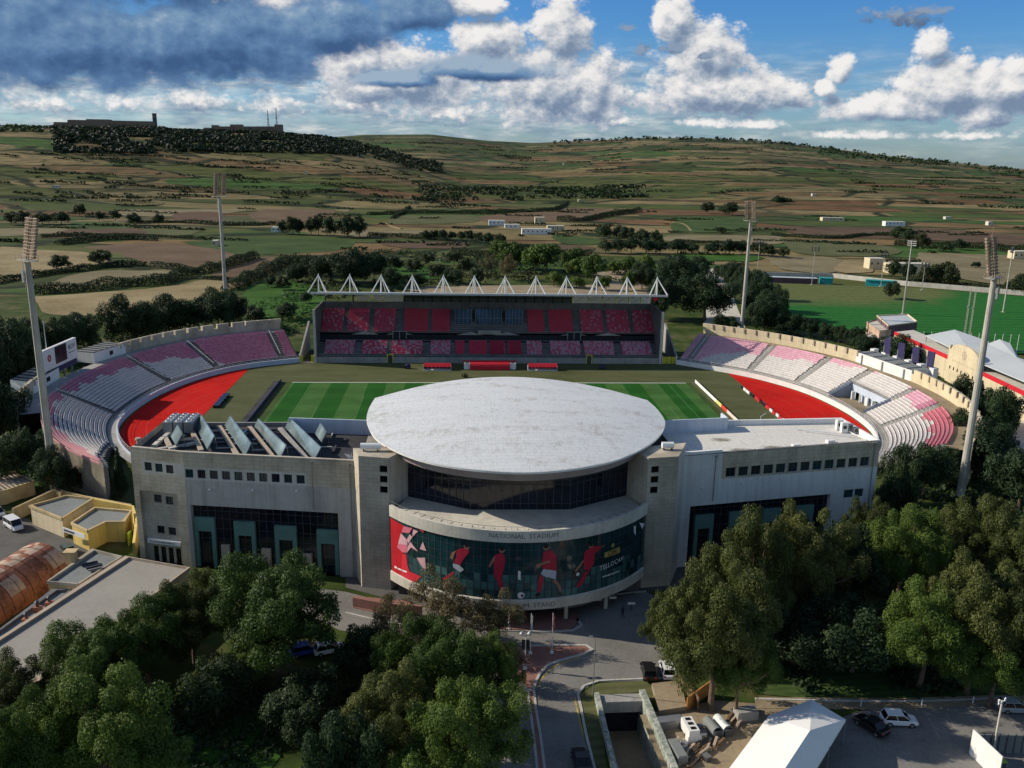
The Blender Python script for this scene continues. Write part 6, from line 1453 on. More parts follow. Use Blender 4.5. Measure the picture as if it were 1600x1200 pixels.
for k in range(20):
    a,c=2*PI*k/20,2*PI*(k+1)/20; cs,cz=L_*.16,ZB+HB*.55; r0,r1=HB*.10,HB*.17; sc1=1.0
    q.quad(sbp(cs+r0*sc1*math.cos(a),cz+r0*math.sin(a),.45),sbp(cs+r1*sc1*math.cos(a),cz+r1*math.sin(a),.45),sbp(cs+r1*sc1*math.cos(c),cz+r1*math.sin(c),.45),sbp(cs+r0*sc1*math.cos(c),cz+r0*math.sin(c),.45))
for a in range(4):
    an=a*PI/2; q.poly([sbp(cs+x*math.cos(an)-y*math.sin(an),cz+x*math.sin(an)+y*math.cos(an),.46) for x,y in ((0,0),(r0*.9,r0*.4),(r0*.9,-r0*.4))])
q.build('round_emblem','seat_red',bd)
q=MB(); sbq(q,0.2,L_-.2,ZB-1.6,ZB-.02,.2,.4); q.build('lower_panel','purple_dark',t)
q=MB(); 
for f in (.1,.35,.65,.9): c=sbp(L_*f,0,-.6); q.tube((c[0],c[1],0),(c[0],c[1],ZT-.3),.22,n=6)
q.build('post','steel',t)
for f,lab in ((.12,'left flagpole behind the scoreboard'),(.32,'right flagpole behind the scoreboard')):
    c=sbp(L_*f,0,-1.5); q=MB(); q.tube((0,0,0),(0,0,ZT+6.0),.13,.09,n=6); q.tube((0,0,ZT+6.3),(0,0,ZT+6.5),.16,n=6); o=q.build('flagpole','white_metal'); o.location=(c[0],c[1],0); tag(o,lab,'flagpole')
# ---- lower left: sheds, flat roofs, barrel roof
HG=[(-85.4,-66.3),(-81.2,-61.6),(-75.9,-63.2),(-77.5,-72.1)]
house('guard_house','flat grey roofed cream guard house at the foot of the left floodlight tower',HG,0,3.6,'limestone_cream','felt_grey',parm='limestone_gold')
house('pump_house','grey roofed yellow walled pump house with lime door beside the main building',[(-75.0,-74.3),(-73.8,-67.7),(-67.0,-69.2),(-66.6,-73.9),(-69.6,-73.9),(-71.1,-77.5)],0,3.7,'yellow_wall','felt_grey',parm='limestone_gold')
q=MB(); pd=(-65.2,-74.0); q.box((pd[0]-.2,pd[1]-1.0,1.2),(.2,1.6,2.3)); o=q.build('lime_gate','lime_door'); tag(o,'lime green door in the yellow walled yard','door')
q=MB(); q.strip([(-76.7,-61.9),(-68.0,-65.7),(-65.1,-72.2),(-62.4,-81.3)],.4,0,3.2); o=q.build('yard_wall','yellow_wall'); tag(o,'sunlit yellow wall round the pump house yard','wall')
q=MB(); q.strip([(-89.4,-64.6),(-86.3,-55.4),(-84.3,-56.8)],.4,0,2.4); o=q.build('garden_wall','limestone_gold'); tag(o,'golden stone wall running up to the left floodlight tower','wall')
q=MB(); q.strip([(-85.0,-55.4),(-79.8,-58.1),(-69.5,-62.6)],.4,0,2.2); o=q.build('garden_wall','limestone_gold'); tag(o,'golden stone wall between the left floodlight tower and the main building','wall')
sb=[(1.57,3.4),(10.18,4.63)]
t=thing('shed_sign','small white sign board on the pump house wall','sign',(0,0,0)); a0,a1=(-76.0,-75.0),(-71.2,-78.1); q=MB(); q.strip([(a0[0],a0[1]-.4),(a1[0],a1[1]-.4)],.12,2.7,3.5); bo=q.build('board','white_paint',t); q=MB()
for k in range(5): f=.08+.1*k; x=a0[0]+(a1[0]-a0[0])*f; y=a0[1]+(a1[1]-a0[1])*f; q.box((x,y-.5,3.1),(.4,.05,.3),rz=math.atan2(a1[1]-a0[1],a1[0]-a0[0]))
q.build('lettering','purple_dark',bo)
t=house('slatted_store','low store with a tilted slatted roof at the left edge',[(-102.4,-49.7),(-97.4,-46.6),(-91.4,-51.9),(-94.3,-56.6),(-97.8,-58.7)],0,2.8,'limestone_gold','tan_panel')
q=MB()
for k in range(9): f=k/8; a=[(-100.5,-52.2),(-96.8,-48.4)]; c=[(-95.5,-57.6),(-91.7,-52.6)]; x0_=a[0][0]+(a[1][0]-a[0][0])*f; y0_=a[0][1]+(a[1][1]-a[0][1])*f; x1_=c[0][0]+(c[1][0]-c[0][0])*f; y1_=c[0][1]+(c[1][1]-c[0][1])*f; q.tube((x0_,y0_,3.0),(x1_,y1_,3.0),.1,n=4)
q.build('roof_slat','steel_dark',t)
# beige flat roof
F0,F1=(-59.4,-91.9),(-49.2,-95.7); dv=Vector((-66.6,-114.9))-Vector(F0); dv.normalize(); K=46
house('flat_roofed_hall','long hall with a plain beige flat roof, lower left',[F0,F1,(F1[0]+dv.x*K,F1[1]+dv.y*K),(F0[0]+dv.x*K,F0[1]+dv.y*K)],0,5.8,'limestone_gold','felt_beige',parm='tan_panel',par=.25)
F2=(-65.9,-88.0)
house('annex_roof','narrow grey roofed annex along the beige roofed hall',[(-68.0,-98.6),(-65.8,-88.3),(-60.7,-90.8),(-63.5,-99.5)],0,5.3,'limestone_gold','felt_grey',parm='limestone_pale')
house('annex_roof','lowest grey roofed annex with vents, beside the rusty barrel roof',[(-69.1,-110.0),(-66.9,-99.2),(-64.6,-99.3),(-67.2,-111.6),(-69.1,-116.3),(-71.4,-114.8)],0,4.3,'limestone_gold','felt_grey',parm='concrete_dark')
for (x,y),lab in (((-65.7,-103.5),'vent stack nearest the beige roof step'),((-66.7,-104.8),'middle vent stack on the lowest grey roof'),((-66.7,-107.9),'vent stack nearest the picture edge on the lowest grey roof')):
    t=thing('roof_vent',lab,'vent',(x,y,4.0)); q=MB(); q.box((0,0,.4),(1.0,.7,.8)); q.build('base','rust_sheet',t); q=MB(); q.tube((0,0,.8),(0,0,1.5),.2,n=8); q.tube((0,0,1.5),(0,0,1.7),.35,.1,n=8); q.build('cowl','steel_dark',t)
for (x,y),lab in (((-67.4,-92.1),'stone chimney block on the grey annex roof corner'),):
    q=MB(); q.box((0,0,.9),(1.4,1.1,1.8)); q.box((0,0,1.9),(1.8,1.5,.25)); o=q.build('chimney_block','limestone_gold'); o.location=(x,y,5); tag(o,lab,'chimney')
q=MB()
for k in range(4): q.box((k*1.1,k*-1.1,.2),(2.2,.25,.3),rz=.6)
o=q.build('roof_grating','bitumen'); o.location=(*(-64.5,-92.9),5.1); tag(o,'dark grating bars on the grey annex roof','grating')
# barrel roof
R0,R1=Vector((-71.1,-85.4)),Vector((-74.4,-99.0)); ax=(R1-R0).normalized(); nrm=Vector((-ax.y,ax.x)); 
if nrm.x>0: nrm=-nrm
RR=4.6; base0=Vector((-70.5,-86.3)); ctr0=base0+nrm*RR; t=thing('barrel_shed','rusty corrugated barrel roofed shed at the left edge','shed',(0,0,0))
LL=46; na=22; nl=46; q=MB()
for i in range(nl):
    s0,s1=LL*i/nl,LL*(i+1)/nl
    for k in range(na):
        a0,a1=PI*k/na,PI*(k+1)/na; rr=RR+(.07 if i%2 else 0)
        P4=[]
        for s,a in ((s0,a0),(s1,a0),(s1,a1),(s0,a1)): c=ctr0+ax*s-nrm*(rr*math.cos(a)); P4.append((c.x,c.y,.6+rr*math.sin(a)))
        mi=1 if ((i//3)%3==0 and k in (3,4,5,6)) or (k>10 and (i*7+k//4)%5<3) or (k in(9,10) and i%4) else 0
        q.quad(*P4,mi)
q.poly([((ctr0-nrm*(RR*math.cos(PI*k/na))).x,(ctr0-nrm*(RR*math.cos(PI*k/na))).y,.6+RR*math.sin(PI*k/na)) for k in range(na+1)]); q.build('barrel_roof',['rust_sheet','rust_pale'],t)
q=MB(); 
for s in (-1,1): c0=ctr0-nrm*s*(RR-.1); c1=c0+ax*LL; q.strip([(c0.x,c0.y),(c1.x,c1.y)],.3,0,.7)
q.build('base_wall','rust_sheet',t)
# ---- ramp with mural walls
rw=MB(); xl=[(7.05,-121.2),(6.75,-160)]; xr=[(12.75,-121.0),(14.55,-160)]
m,nt,b=base('mural_wall',.8); g=nd(nt,'ShaderNodeNewGeometry').outputs['Position']; a_=noi(nt,g,.45,5,.7,(1,1,.7)); k_=noi(nt,g,1.4,4,.7)
nt.links.new(ramp(nt,[(.36,(.10,.12,.10)),(.46,(.42,.43,.39)),(.53,(.17,.22,.17)),(.60,(.50,.49,.45)),(.7,(.08,.08,.08))],mth(nt,'ADD',mth(nt,'MULTIPLY',a_,.7),mth(nt,'MULTIPLY',k_,.3))).outputs[0],b.inputs['Base Color'])
t=thing('underpass_ramp','sunken vehicle ramp between weathered painted concrete walls','ramp',(0,0,0))
q=MB(); q.strip(xl,.55,-5,1.0); q.build('ramp_wall','mural_wall',t); q=MB(); q.strip(xr,.7,-5,1.15); q.build('ramp_wall','mural_wall',t)
q=MB(); q.prism([(7.2,-121.1),(12.7,-121.0),(12.7,-122.6),(7.25,-122.7)],-.9,.6,bot=True); q.build('portal_slab','concrete',t)
q=MB(); q.quad((7.0,-160,-.5),(14.4,-160,-.5),(12.8,-126,-4.6),(7.2,-126,-4.6)); q.quad((7.2,-126,-4.6),(12.8,-126,-4.6),(12.8,-120.8,-4.7),(7.2,-120.8,-4.7)); q.build('ramp_surface','dirt',t)
q=MB(); q.quad((7.0,-121.1,-5),(12.9,-121.0,-5),(12.9,-121.0,-.4),(7.0,-121.1,-.4)); q.build('portal_back','dark_interior',t)
# ---- marquee
t=thing('marquee','large white ridge tent at the bottom right of the scene','tent',(0,0,0))
hp=5.1
RA_,RB_=Vector((29.7,-131.1)),Vector((15.3,-147.4)); LA=Vector((25.5,-129.9)); RAe=Vector((33.8,-131.2))
dd=(RB_-RA_); n2=Vector((-dd.y,dd.x)).normalized()
# hipped far end: eave corners on both sides of the ridge end
EL0,ER0=Vector((25.4,-129.9)),Vector((34.0,-130.9)); R0_=Vector((27.6,-135.9)); TR=Vector((31.6,-127.0))
dirv=(Vector((18.2,-138.5))-EL0).normalized()
EL1,R1_,ER1=EL0+dirv*26,R0_+dirv*26,ER0+dirv*26
def v3(p,z): return (p.x,p.y,z)
q=MB()
q.poly([v3(EL0,3.4),v3(EL1,3.4),v3(R1_,5.8),v3(R0_,5.8)]); q.poly([v3(R0_,5.8),v3(R1_,5.8),v3(ER1,3.4),v3(ER0,3.4)]); q.poly([v3(TR,3.4),v3(EL0,3.4),v3(R0_,5.8)]); q.poly([v3(ER0,3.4),v3(TR,3.4),v3(R0_,5.8)])
for a,c in ((EL1,EL0),(EL0,TR),(TR,ER0),(ER0,ER1)): q.quad(v3(a,3.1),v3(c,3.1),v3(c,3.4),v3(a,3.4))
q.build('tent_roof','canopy_white',t); q=MB()
for e in (EL0,TR,ER0,EL0+dirv*6,ER0+dirv*6,EL0+dirv*12,ER0+dirv*12,EL1,ER1): q.tube(v3(e,0),v3(e,3.35),.08,n=6)
q.build('post','steel',t)
q=MB(); q.strip([(EL0.x,EL0.y),(EL1.x,EL1.y)],.06,0,3.1); q.build('side_sheet','canopy_white',t)
# ---- vehicles
def car(name,lab,x,y,rz,paint,kind='hatch',group=None,L_=4.2,W_=1.75,H=1.48):
    t=thing(name,lab,{'van':'van'}.get(kind,'car'),(x,y,.09),rz,group)
    hl=L_/2; wz=.32
    if kind=='van': secs=[(-hl,.45,1.75,.95,1),(-hl+.1,.3,1.85,1,1),(hl*.35,.28,1.88,1,1),(hl*.62,.28,1.05,.98,.8),(hl*.96,.3,.85,.92,.9),(hl,.4,.7,.85,.9)]; H=1.9
    low=[(-hl,.42,.82,.86),(-hl+.12,.28,.95,.96),(-hl*.5,.24,.93,1),(hl*.35,.24,.92,1),(hl*.7,.25,.82,.97),(hl*.94,.28,.68,.9),(hl,.36,.58,.8)]
    if kind=='van': low=[(-hl,.42,1.0,.92),(-hl+.1,.28,1.08,.98),(0,.24,1.08,1),(hl*.5,.24,1.05,1),(hl*.85,.26,.9,.96),(hl,.36,.65,.85)]
    def loft(S,mi,b,cap=True):
        k=len(b.v); n=8
        for x_,z0,z1,w in S:
            w=w*W_/2
            for px_,pz in ((-w*.9,z0),(-w,z0+.12),(-w,z1-.15),(-w*.9,z1),(w*.9,z1),(w,z1-.15),(w,z0+.12),(w*.9,z0)): b.v.append((x_,px_,pz))
        for i in range(len(S)-1):
            for j in range(n): a=k+i*n+j; c=k+i*n+(j+1)%n; b.f.append((a,c,c+n,a+n)); b.m.append(mi)
        b.f.append(tuple(k+j for j in range(n))[::-1]); b.m.append(mi); b.f.append(tuple(k+(len(S)-1)*n+j for j in range(n))); b.m.append(mi)
    b=MB(); loft(low,0,b); bd=b.build('body',paint,t,smooth=False)
    # cabin: glass trapezoid with painted roof and pillars
    if kind=='van': cab=[(-hl+.12,-hl+.2),(hl*.72,hl*.42)]; zc0,zc1=1.05,1.9; ww=.92
    elif kind=='hatch': cab=[(-hl+.15,-hl+.55),(hl*.55,hl*.12)]; zc0,zc1=.9,1.48; ww=.80
    else: cab=[(-hl*.72,-hl*.38),(hl*.5,hl*.1)]; zc0,zc1=.9,1.42; ww=.80
    (xa0,xa1),(xb0,xb1)=cab; w0,w1=W_/2*.94,W_/2*ww
    b=MB(); v=[(xa0,-w0,zc0),(xb0,-w0,zc0),(xb0,w0,zc0),(xa0,w0,zc0),(xa1,-w1,zc1),(xb1,-w1,zc1),(xb1,w1,zc1),(xa1,w1,zc1)]
    for f in ((0,1,5,4),(1,2,6,5),(2,3,7,6),(3,0,4,7)): b.quad(*[v[i] for i in f])
    b.build('windows','glass_black',t)
    b=MB(); b.box(((xa1+xb1)/2,0,zc1+.02),(abs(xb1-xa1)+.1,w1*2+.06,.07))
    for s in (-1,1):
        for p0_,p1_ in (((xa0,s*w0,zc0),(xa1,s*w1,zc1)),((xb0,s*w0,zc0),(xb1,s*w1,zc1)),(((xa0+xb0)/2,s*w0,zc0),((xa1+xb1)/2,s*w1,zc1))): b.tube(p0_,p1_,.045,n=4)
    if kind=='van': b.box((-hl*.35,0,1.5),(hl*1.1,w0*1.96,.55))
    b.build('roof',paint,t)
    for sx in (-hl*.62,hl*.6):
        for sy in (-1,1):
            b=MB(); b.tube((sx,sy*(W_/2-.2),.32),(sx,sy*(W_/2+.01),.32),.33,n=14); wh=b.build('wheel','tyre',t); b=MB(); b.tube((sx,sy*(W_/2+.005),.32),(sx,sy*(W_/2+.03),.32),.19,n=10); b.build('rim','steel',wh)
    for sy in (-1,1):
        b=MB(); b.box((hl*.97,sy*W_*.32,.62),(.12,.34,.16)); b.build('headlight','lamp_glass',t); b=MB(); b.box((-hl*.985,sy*W_*.36,.78),(.08,.22,.2)); b.build('tail_light','red_paint',t)
        b=MB(); b.box((xb0-.25,sy*(W_/2+.08),.98),(.18,.2,.13)); b.build('mirror',paint,t)
    return t
cz=[(42.4,-127.3),(38.6,-128.2),(58.0,-125.4),(14.6,-116.2),(17.1,-116.0),(3.5,-133.1),(-87.8,-68.0),(-93.5,-62.2),(-73.8,-79.0),(33.8,-136.8)]
car('parked_car','white hatchback parked in the sun beside the dirt verge',*cz[0],-.12,'white_car')
car('parked_car','black car parked diagonally beside the white hatchback',*cz[1],2.05,'black_paint','sedan')
car('parked_car','silver car parked in tree shade at the right edge',*cz[2],-.1,'silver_car')
car('parked_car','black car parked under the tree edge by the plaza kerb',*cz[3],1.5,'black_paint')
car('parked_car','white car half hidden under the tree by the plaza kerb',*cz[4],1.5,'white_car')
car('parked_car','black car on the shaded road left of the ramp',*cz[5],1.62,'black_paint','sedan')
car('parked_van','silver white van with dark windows in the left car park',*cz[6],-.75,'white_car','van',L_=4.6)
car('parked_car','silver car at the left edge, in front of the van',*cz[7],-.75,'silver_car')
car('parked_car','dark green car beside the end of the barrel roofed shed',*cz[8],-.9,'green_car')
for k,(p,rz,pt) in enumerate([((310,1003),0.3,'white_car'),((345,1000),0.3,'silver_car'),((380,1004),0.3,'white_car'),((475,1020),0.35,'blue_tarp'),((520,1012),0.35,'white_car')]): pass
for (x,y),rz,pt,lab in zip([(-30.3,-109.8),(-27.2,-109.6)],(.35,.35),('blue_tarp','white_car'),('blue car glimpsed between the trees left of the plaza','white car glimpsed between the trees, nearest the plaza')):
    car('parked_car',lab,x,y,rz,pt)
# yard: tanks, boxes and a truck bed
def tank(p,lab,m1):
    t=thing('storage_tank',lab,'tank',(*p,.05),.25); q=MB(); 
    for k in range(8):
        a0,a1=PI*k/8,PI*(k+1)/8; q.quad((-.55*math.cos(a0),-1.2,.8+.5*math.sin(a0)),(-.55*math.cos(a0),1.2,.8+.5*math.sin(a0)),(-.55*math.cos(a1),1.2,.8+.5*math.sin(a1)),(-.55*math.cos(a1),-1.2,.8+.5*math.sin(a1)))
    q.box((0,0,.5),(1.1,2.4,.6)); q.build('shell',m1,t); q=MB(); q.box((0,-1.35,.5),(1.0,.4,.9)); q.build('end_box','steel_dark',t)
tank((19.6,-127.9),'green grey round topped container, left of the pair in the yard','felt_grey'); tank((20.9,-127.6),'white round topped container, right of the pair in the yard','white_metal')
t=thing('site_trailer','white site trailer with three dark roof hatches against the ramp wall','trailer',(*(16.8,-128.6),.05),.12); q=MB(); q.box((0,0,.95),(1.25,2.7,1.3)); q.build('body','white_paint',t); q=MB()
for k in (-.85,0,.85): q=MB(); q.box((0,k,1.63),(.6,.4,.08)); q.build('roof_hatch','black_paint',t); q=MB(); 
for sx in (-.6,.6): q.tube((sx-.1,-.4,.3),(sx+.1,-.4,.3),.3,n=12)
q.build('wheel','tyre',t)
for (p,dim,m1,nm,lab,cat) in (((14.8,-126.8),(3.4,1.2,1.0),'steel','equipment_crate','grey crate against the brown fence beside the ramp','crate'),((17.0,-129.5),(1.6,.9,.9),'white_paint','plastic_crate','small white crate in front of the site trailer','crate'),
    ((14.5,-132.1),(1.1,3.2,1.1),'felt_grey','skip_container','pale green skip beside the ramp wall','skip'),((24.4,-125.5),(2.6,1.4,1.1),'concrete','pallet_stack','grey pallet stack under the trees behind the tent','pallet stack')):
    t=thing(nm,lab,cat,(*p,.05),.15); q=MB(); q.box((0,0,dim[2]/2),dim); q.build('body',m1,t); q=MB()
    for s in (-1,1): q.box((s*dim[0]/2,0,dim[2]*.5),(.08,dim[1]*.96,dim[2]*.9))
    q.box((0,0,dim[2]+.03),(dim[0]*.94,dim[1]*.94,.06)); q.build('lid',m1,t)
q=MB(); a=[(14.4,-119.1),(18.2,-118.5),(17.6,-124.0),(14.1,-124.7)]; q.prism(a,.05,.7,mi=0); o=q.build('earth_heap','dirt'); tag(o,'dark earth bank beside the ramp portal','earth bank')
q=MB(); a=[(17.6,-124.0),(21.4,-120.6)]; q.strip(a,.15,.1,1.9); o=q.build('orange_fence','orange_fence'); tag(o,'orange brown sheet fence in the yard','fence')
q=MB(); a=[(17.9,-118.8),(18.8,-122.3),(19.0,-124.1)]; q.strip(a,.15,.1,1.9); o=q.build('picket_fence','wood_fence'); tag(o,'dark wooden fence beside the earth bank','fence')
# boards and pole bottom right
q=MB(); a=[(47.9,-132.9),(48.4,-137.6)]; q.strip(a,.12,0,3.2); o=q.build('white_hoarding','white_paint'); tag(o,'white hoarding panel at the bottom right corner','hoarding')
t=thing('metal_fence','grey corrugated fence in the bottom right corner','fence',(0,0,0)); q=MB(); a=[(48.4,-132.7),(54.2,-133.1),(60.1,-133.4)]; q.strip(a,.1,0,2.4); q.build('sheets','felt_grey',t); q=MB()
for k in range(14): x=a[0][0]+(a[2][0]-a[0][0])*k/13; y=a[0][1]+(a[2][1]-a[0][1])*k/13; q.tube((x,y-.1,0),(x,y-.1,2.55),.07,n=4)
q.build('post','steel_dark',t)
t=thing('utility_box','yellow green topped utility box behind the white hoarding','cabinet',(*(49.4,-135.8),0)); q=MB(); q.box((0,0,.7),(1.1,.9,1.4)); q.build('cabinet','steel_dark',t); q=MB(); q.box((0,0,1.45),(1.3,1.1,.12)); q.box((0,0,1.55),(.3,.3,.1)); q.build('top','lime_door',t)
t=thing('utility_pole','white utility pole with a crossarm near the bottom right corner','pole',(*(50.6,-133.0),0)); hh=6.9; q=MB(); q.tube((0,0,0),(0,0,hh),.13,.1,n=8); q.build('pole','concrete_pale',t); q=MB(); q.box((0,0,hh-.2),(1.5,.12,.14),rz=.5); q.tube((-.5,-.3,hh-.1),(-.6,-.3,hh+.3),.14,n=6); q.tube((.5,.3,hh-.1),(.6,.3,hh+.15),.1,n=6); q.build('crossarm','white_metal',t)
# lamps and flags on the island
t=thing('street_lamp','double globe street lamp with a dark banner on the traffic island','street lamp',(*(-1.3,-114.5),.1)); q=MB(); q.tube((0,0,0),(0,0,4.9),.09,.07,n=8); q.box((0,0,.3),(.5,.5,.6)); q.build('pole','white_metal',t)
for s in (-1,1): q=MB(); q.tube((0,0,4.9),(s*.5,0,5.0),.04,n=5); q.tube((s*.5,0,5.0),(s*.5,0,5.2),.2,.32,n=10); q.tube((s*.5,0,5.2),(s*.5,0,5.45),.32,.1,n=10); q.build('globe','silver_car',t)
q=MB(); q.box((0,0,3.6),(1.0,.08,1.4)); q.build('banner','black_paint',t)
def flag(x,y,hh,lab,m1,m2):
    t=thing('flagpole',lab,'flagpole',(x,y,.12)); q=MB(); q.tube((0,0,0),(0,0,hh),.06,.04,n=8); q.box((0,0,.12),(.45,.45,.24)); q.build('pole','white_metal',t); q=MB()
    for k in range(8):
        z0=hh-.2-k*.32; w=.16+.05*math.sin(k*1.7); q.quad((.05,.02,z0-.32),(.05+w,.1*math.sin(k),z0-.36),(.05+w,.1*math.sin(k-1),z0-.04),(.05,.02,z0),0 if k%3 else 1); q.quad((.05,.02,z0),(.05+w*.8,-.1,z0-.04),(.05+w*.8,-.1,z0-.36),(.05,.02,z0-.32),1)
    q.build('flag',[m1,m2],t)
flag(*(-0.3,-110.9),6.0,'flagpole with a limp blue flag on the traffic island','navy','letter_white'); flag(*(2.6,-110.9),6.0,'flagpole with a limp white and red flag on the traffic island','letter_white','red_paint'); flag(*(-2.9,-104.6),3.2,'short flagpole with a limp white flag beside the drum','letter_white','silver_car')
t=thing('street_pole','thin grey street pole on the lawn at the ramp head','pole',(*(6.7,-120.6),.02)); q=MB(); q.tube((0,0,0),(0,0,8.0),.08,.05,n=8); q.build('pole','steel',t); q=MB(); q.tube((0,0,7.9),(-.4,.3,8.1),.04,n=5); q.box((-.5,.35,8.1),(.5,.2,.12)); q.build('lantern','steel',t)
for k,(x,y) in enumerate([(10.9,-98.1),(13.1,-97.6),(15.6,-99.4)]):
    t=thing('parking_sign',['white marked bollard under the drum, leftmost','middle white marked bollard under the drum','white marked bollard under the drum, nearest the right trees'][k],'bollard',(x,y,.03),0,'bollards under the drum'); q=MB(); q.tube((0,0,0),(0,0,.9),.09,n=8); q.build('post','steel_dark',t); q=MB(); q.box((0,0,1.05),(1.1,.1,.35)); q.build('plate','white_paint',t)
# person walking under the drum
def person(x,y,rz,lab,shirt,trs):
    t=thing('person',lab,'person',(x,y,.03),rz)
    def skin(name,pts,edges,rad,mt):
        me=bpy.data.meshes.new(name); me.from_pydata(pts,edges,[]); o=bpy.data.objects.new(name,me); COL.objects.link(o); me.materials.append(MATS[mt]); o.parent=t
        md=o.modifiers.new('s','SKIN'); me.skin_vertices[0].data[0].use_root=True
        for i,r in enumerate(rad): me.skin_vertices[0].data[i].radius=(r,r*.85)
        o.modifiers.new('u','SUBSURF').levels=1; return o
    P_=[(0,0,.95),(0,0,1.2),(0,0,1.42),(0,0,1.52),(0,.02,1.66),(0,.0,1.74),(-.1,0,.88),(-.13,.12,.48),(-.14,-.02,.08),(-.14,.12,.04),(.1,0,.88),(.12,-.08,.5),(.13,-.28,.12),(.13,-.16,.05),(-.2,0,1.4),(-.27,-.05,1.13),(-.25,.12,.9),(.2,0,1.4),(.27,.06,1.13),(.25,.2,.92)]
    E_=[(0,1),(1,2),(2,3),(3,4),(4,5),(0,6),(6,7),(7,8),(8,9),(0,10),(10,11),(11,12),(12,13),(2,14),(14,15),(15,16),(2,17),(17,18),(18,19)]
    skin('body',P_,E_,[.15,.14,.15,.055,.1,.08,.1,.075,.05,.05,.1,.075,.05,.05,.065,.045,.03,.065,.045,.03],trs)
    q=MB(); q.tube((0,0,1.0),(0,0,1.42),.18,.21,n=10); q.tube((0,0,1.42),(0,0,1.47),.21,.1,n=10); q.build('shirt',shirt,t)
    q=MB(); q.tube((0,-.01,1.68),(0,-.01,1.8),.11,.06,n=10); q.build('hair','hair',t); return t
person(*(13.9,-101.6),.3,'person in dark clothes walking on the shaded forecourt','navy','black_paint')
# ---- distant farm buildings and the hill town
def fb(px,py,w,h_,m1,lab,z=0,name='farmhouse',d=8,grp=None,pt=None):
    x,y=pt if pt else px; 
    t=house(name,lab,[(x-w/2,y-d/2),(x+w/2,y-d/2),(x+w/2,y+d/2),(x-w/2,y+d/2)],z-1,z+h_,m1,'concrete_pale',par=0)
    k=x-w/2+1.5
    while k<x+w/2-1: q=MB(); q.box((k,y-d/2-.03,z+h_*.55),(1.0,.08,1.2)); q.build('window','glass_black',t); k+=4
    if grp: t['group']=grp
    return t
FB=[((28.0,658.5),16,5,'white farm block,left of the pale farm cluster beyond the stand'),((41.4,628.4),14,3.5,'low brown walled barn beside the white farm block beyond the stand'),((72.7,683.6),10,7,'tallest cream house of the farm cluster beyond the stand'),((58.7,559.4),26,5,'long white greenhouse like block in the farm cluster beyond the stand'),((80.5,604.5),16,4.5,'pale house at the right end of the farm cluster beyond the stand'),((-516.1,1544.8),52,7,'bright white greenhouse roof in the fields at upper left'),((-182.9,427.1),4,4,'small cream pump hut beside the far left floodlight tower'),((464.6,725.6),22,5,'white farm building in the dark fields,upper right'),((426.3,797.6),26,4,'long low farm building above the training ground'),((266.9,311.1),26,6,'long cream building behind the trees beyond the training pitch'),((398.0,397.4),18,6,'cream house at the right edge beyond the boundary wall'),((255.2,329.4),10,7,'ruined stone tower house beyond the training pitch'),((-165.1,552.1),7,4,'small white hut at the left end of the umbrella pines')]
for p,w,h_,lab in FB: fb(p,0,w,h_,'white_paint' if 'white' in lab else 'limestone_cream',lab)
def hillpt(px,py,dist):
    # a point at a true distance along a bearing, seated on the terrain
    d=CAMR*(px-800)-CAMU*(py-600)-CAMB*1365.17; k=dist/math.hypot(d.x,d.y); x,y=CAMP.x+d.x*k,CAMP.y+d.y*k; return x,y,HZ(x,y),CAMP.z+d.z*k
def town(name,px0,px1,ptop,dist,m1,lab,depth=20,cat='building'):
    a=hillpt((px0+px1)/2,ptop,dist); w=(px1-px0)*dist/1365; z=a[2]; h_=max(5,a[3]-z)
    t=thing(name,lab,cat,(a[0],a[1],z-3)); q=MB(); q.box((0,0,(h_+3)/2),(w,depth,h_+3)); q.build('wall',m1,t); q=MB()
    fl=int(h_/4)
    for i in range(max(1,int(w/5))):
        for j in range(max(1,fl)): q.box((-w/2+2.5+i*5,-depth/2-.05,3+2+j*4),(1.6,.2,2.0))
    q.build('windows','glass_black',t); q=MB(); q.box((0,0,h_+3.3),(w*.97,depth*.95,.6)); q.build('roof','concrete_dark',t)
mat('town_stone',(.22,.17,.135),.2,.02,.9,.3)
for a in (('barracks',93,160,192,2125,'town_stone','long barracks block with a flat roof, left end of the hilltop town'),('barracks',118,232,189,2135,'town_stone','longer barracks block left of the dark clock tower on the hill'),('barracks',140,170,187,2150,'town_stone','raised middle block of the hilltop barracks')): town(*a)
k=320; rr=random.Random(5); i=0
while k<432:
    w=rr.randint(7,12); i+=1; town('town_house',k,k+w,rr.choice((196,198,200,195)),2110+rr.randint(0,30),'town_stone','dusky town house in the row along the hill crest','' and 0 or 14,'house'); bpy.context.scene.collection.objects; k+=w+1
for o in list(COL.objects):
    if o.get('category')=='house' and o.name.startswith('town_house'): o['group']='town houses along the hill crest'
a=hillpt(241,178,2115); t=thing('clock_tower','dark square clock tower standing on the hill crest','tower',(a[0],a[1],a[2]-2)); hh=a[3]-a[2]+2; q=MB(); q.box((0,0,hh/2),(7,7,hh)); q.box((0,0,hh+.5),(8.4,8.4,1.2)); q.build('shaft','steel_dark',t); q=MB(); q.box((0,-3.6,hh-5),(3,.2,3)); q.build('clock_face','concrete',t)
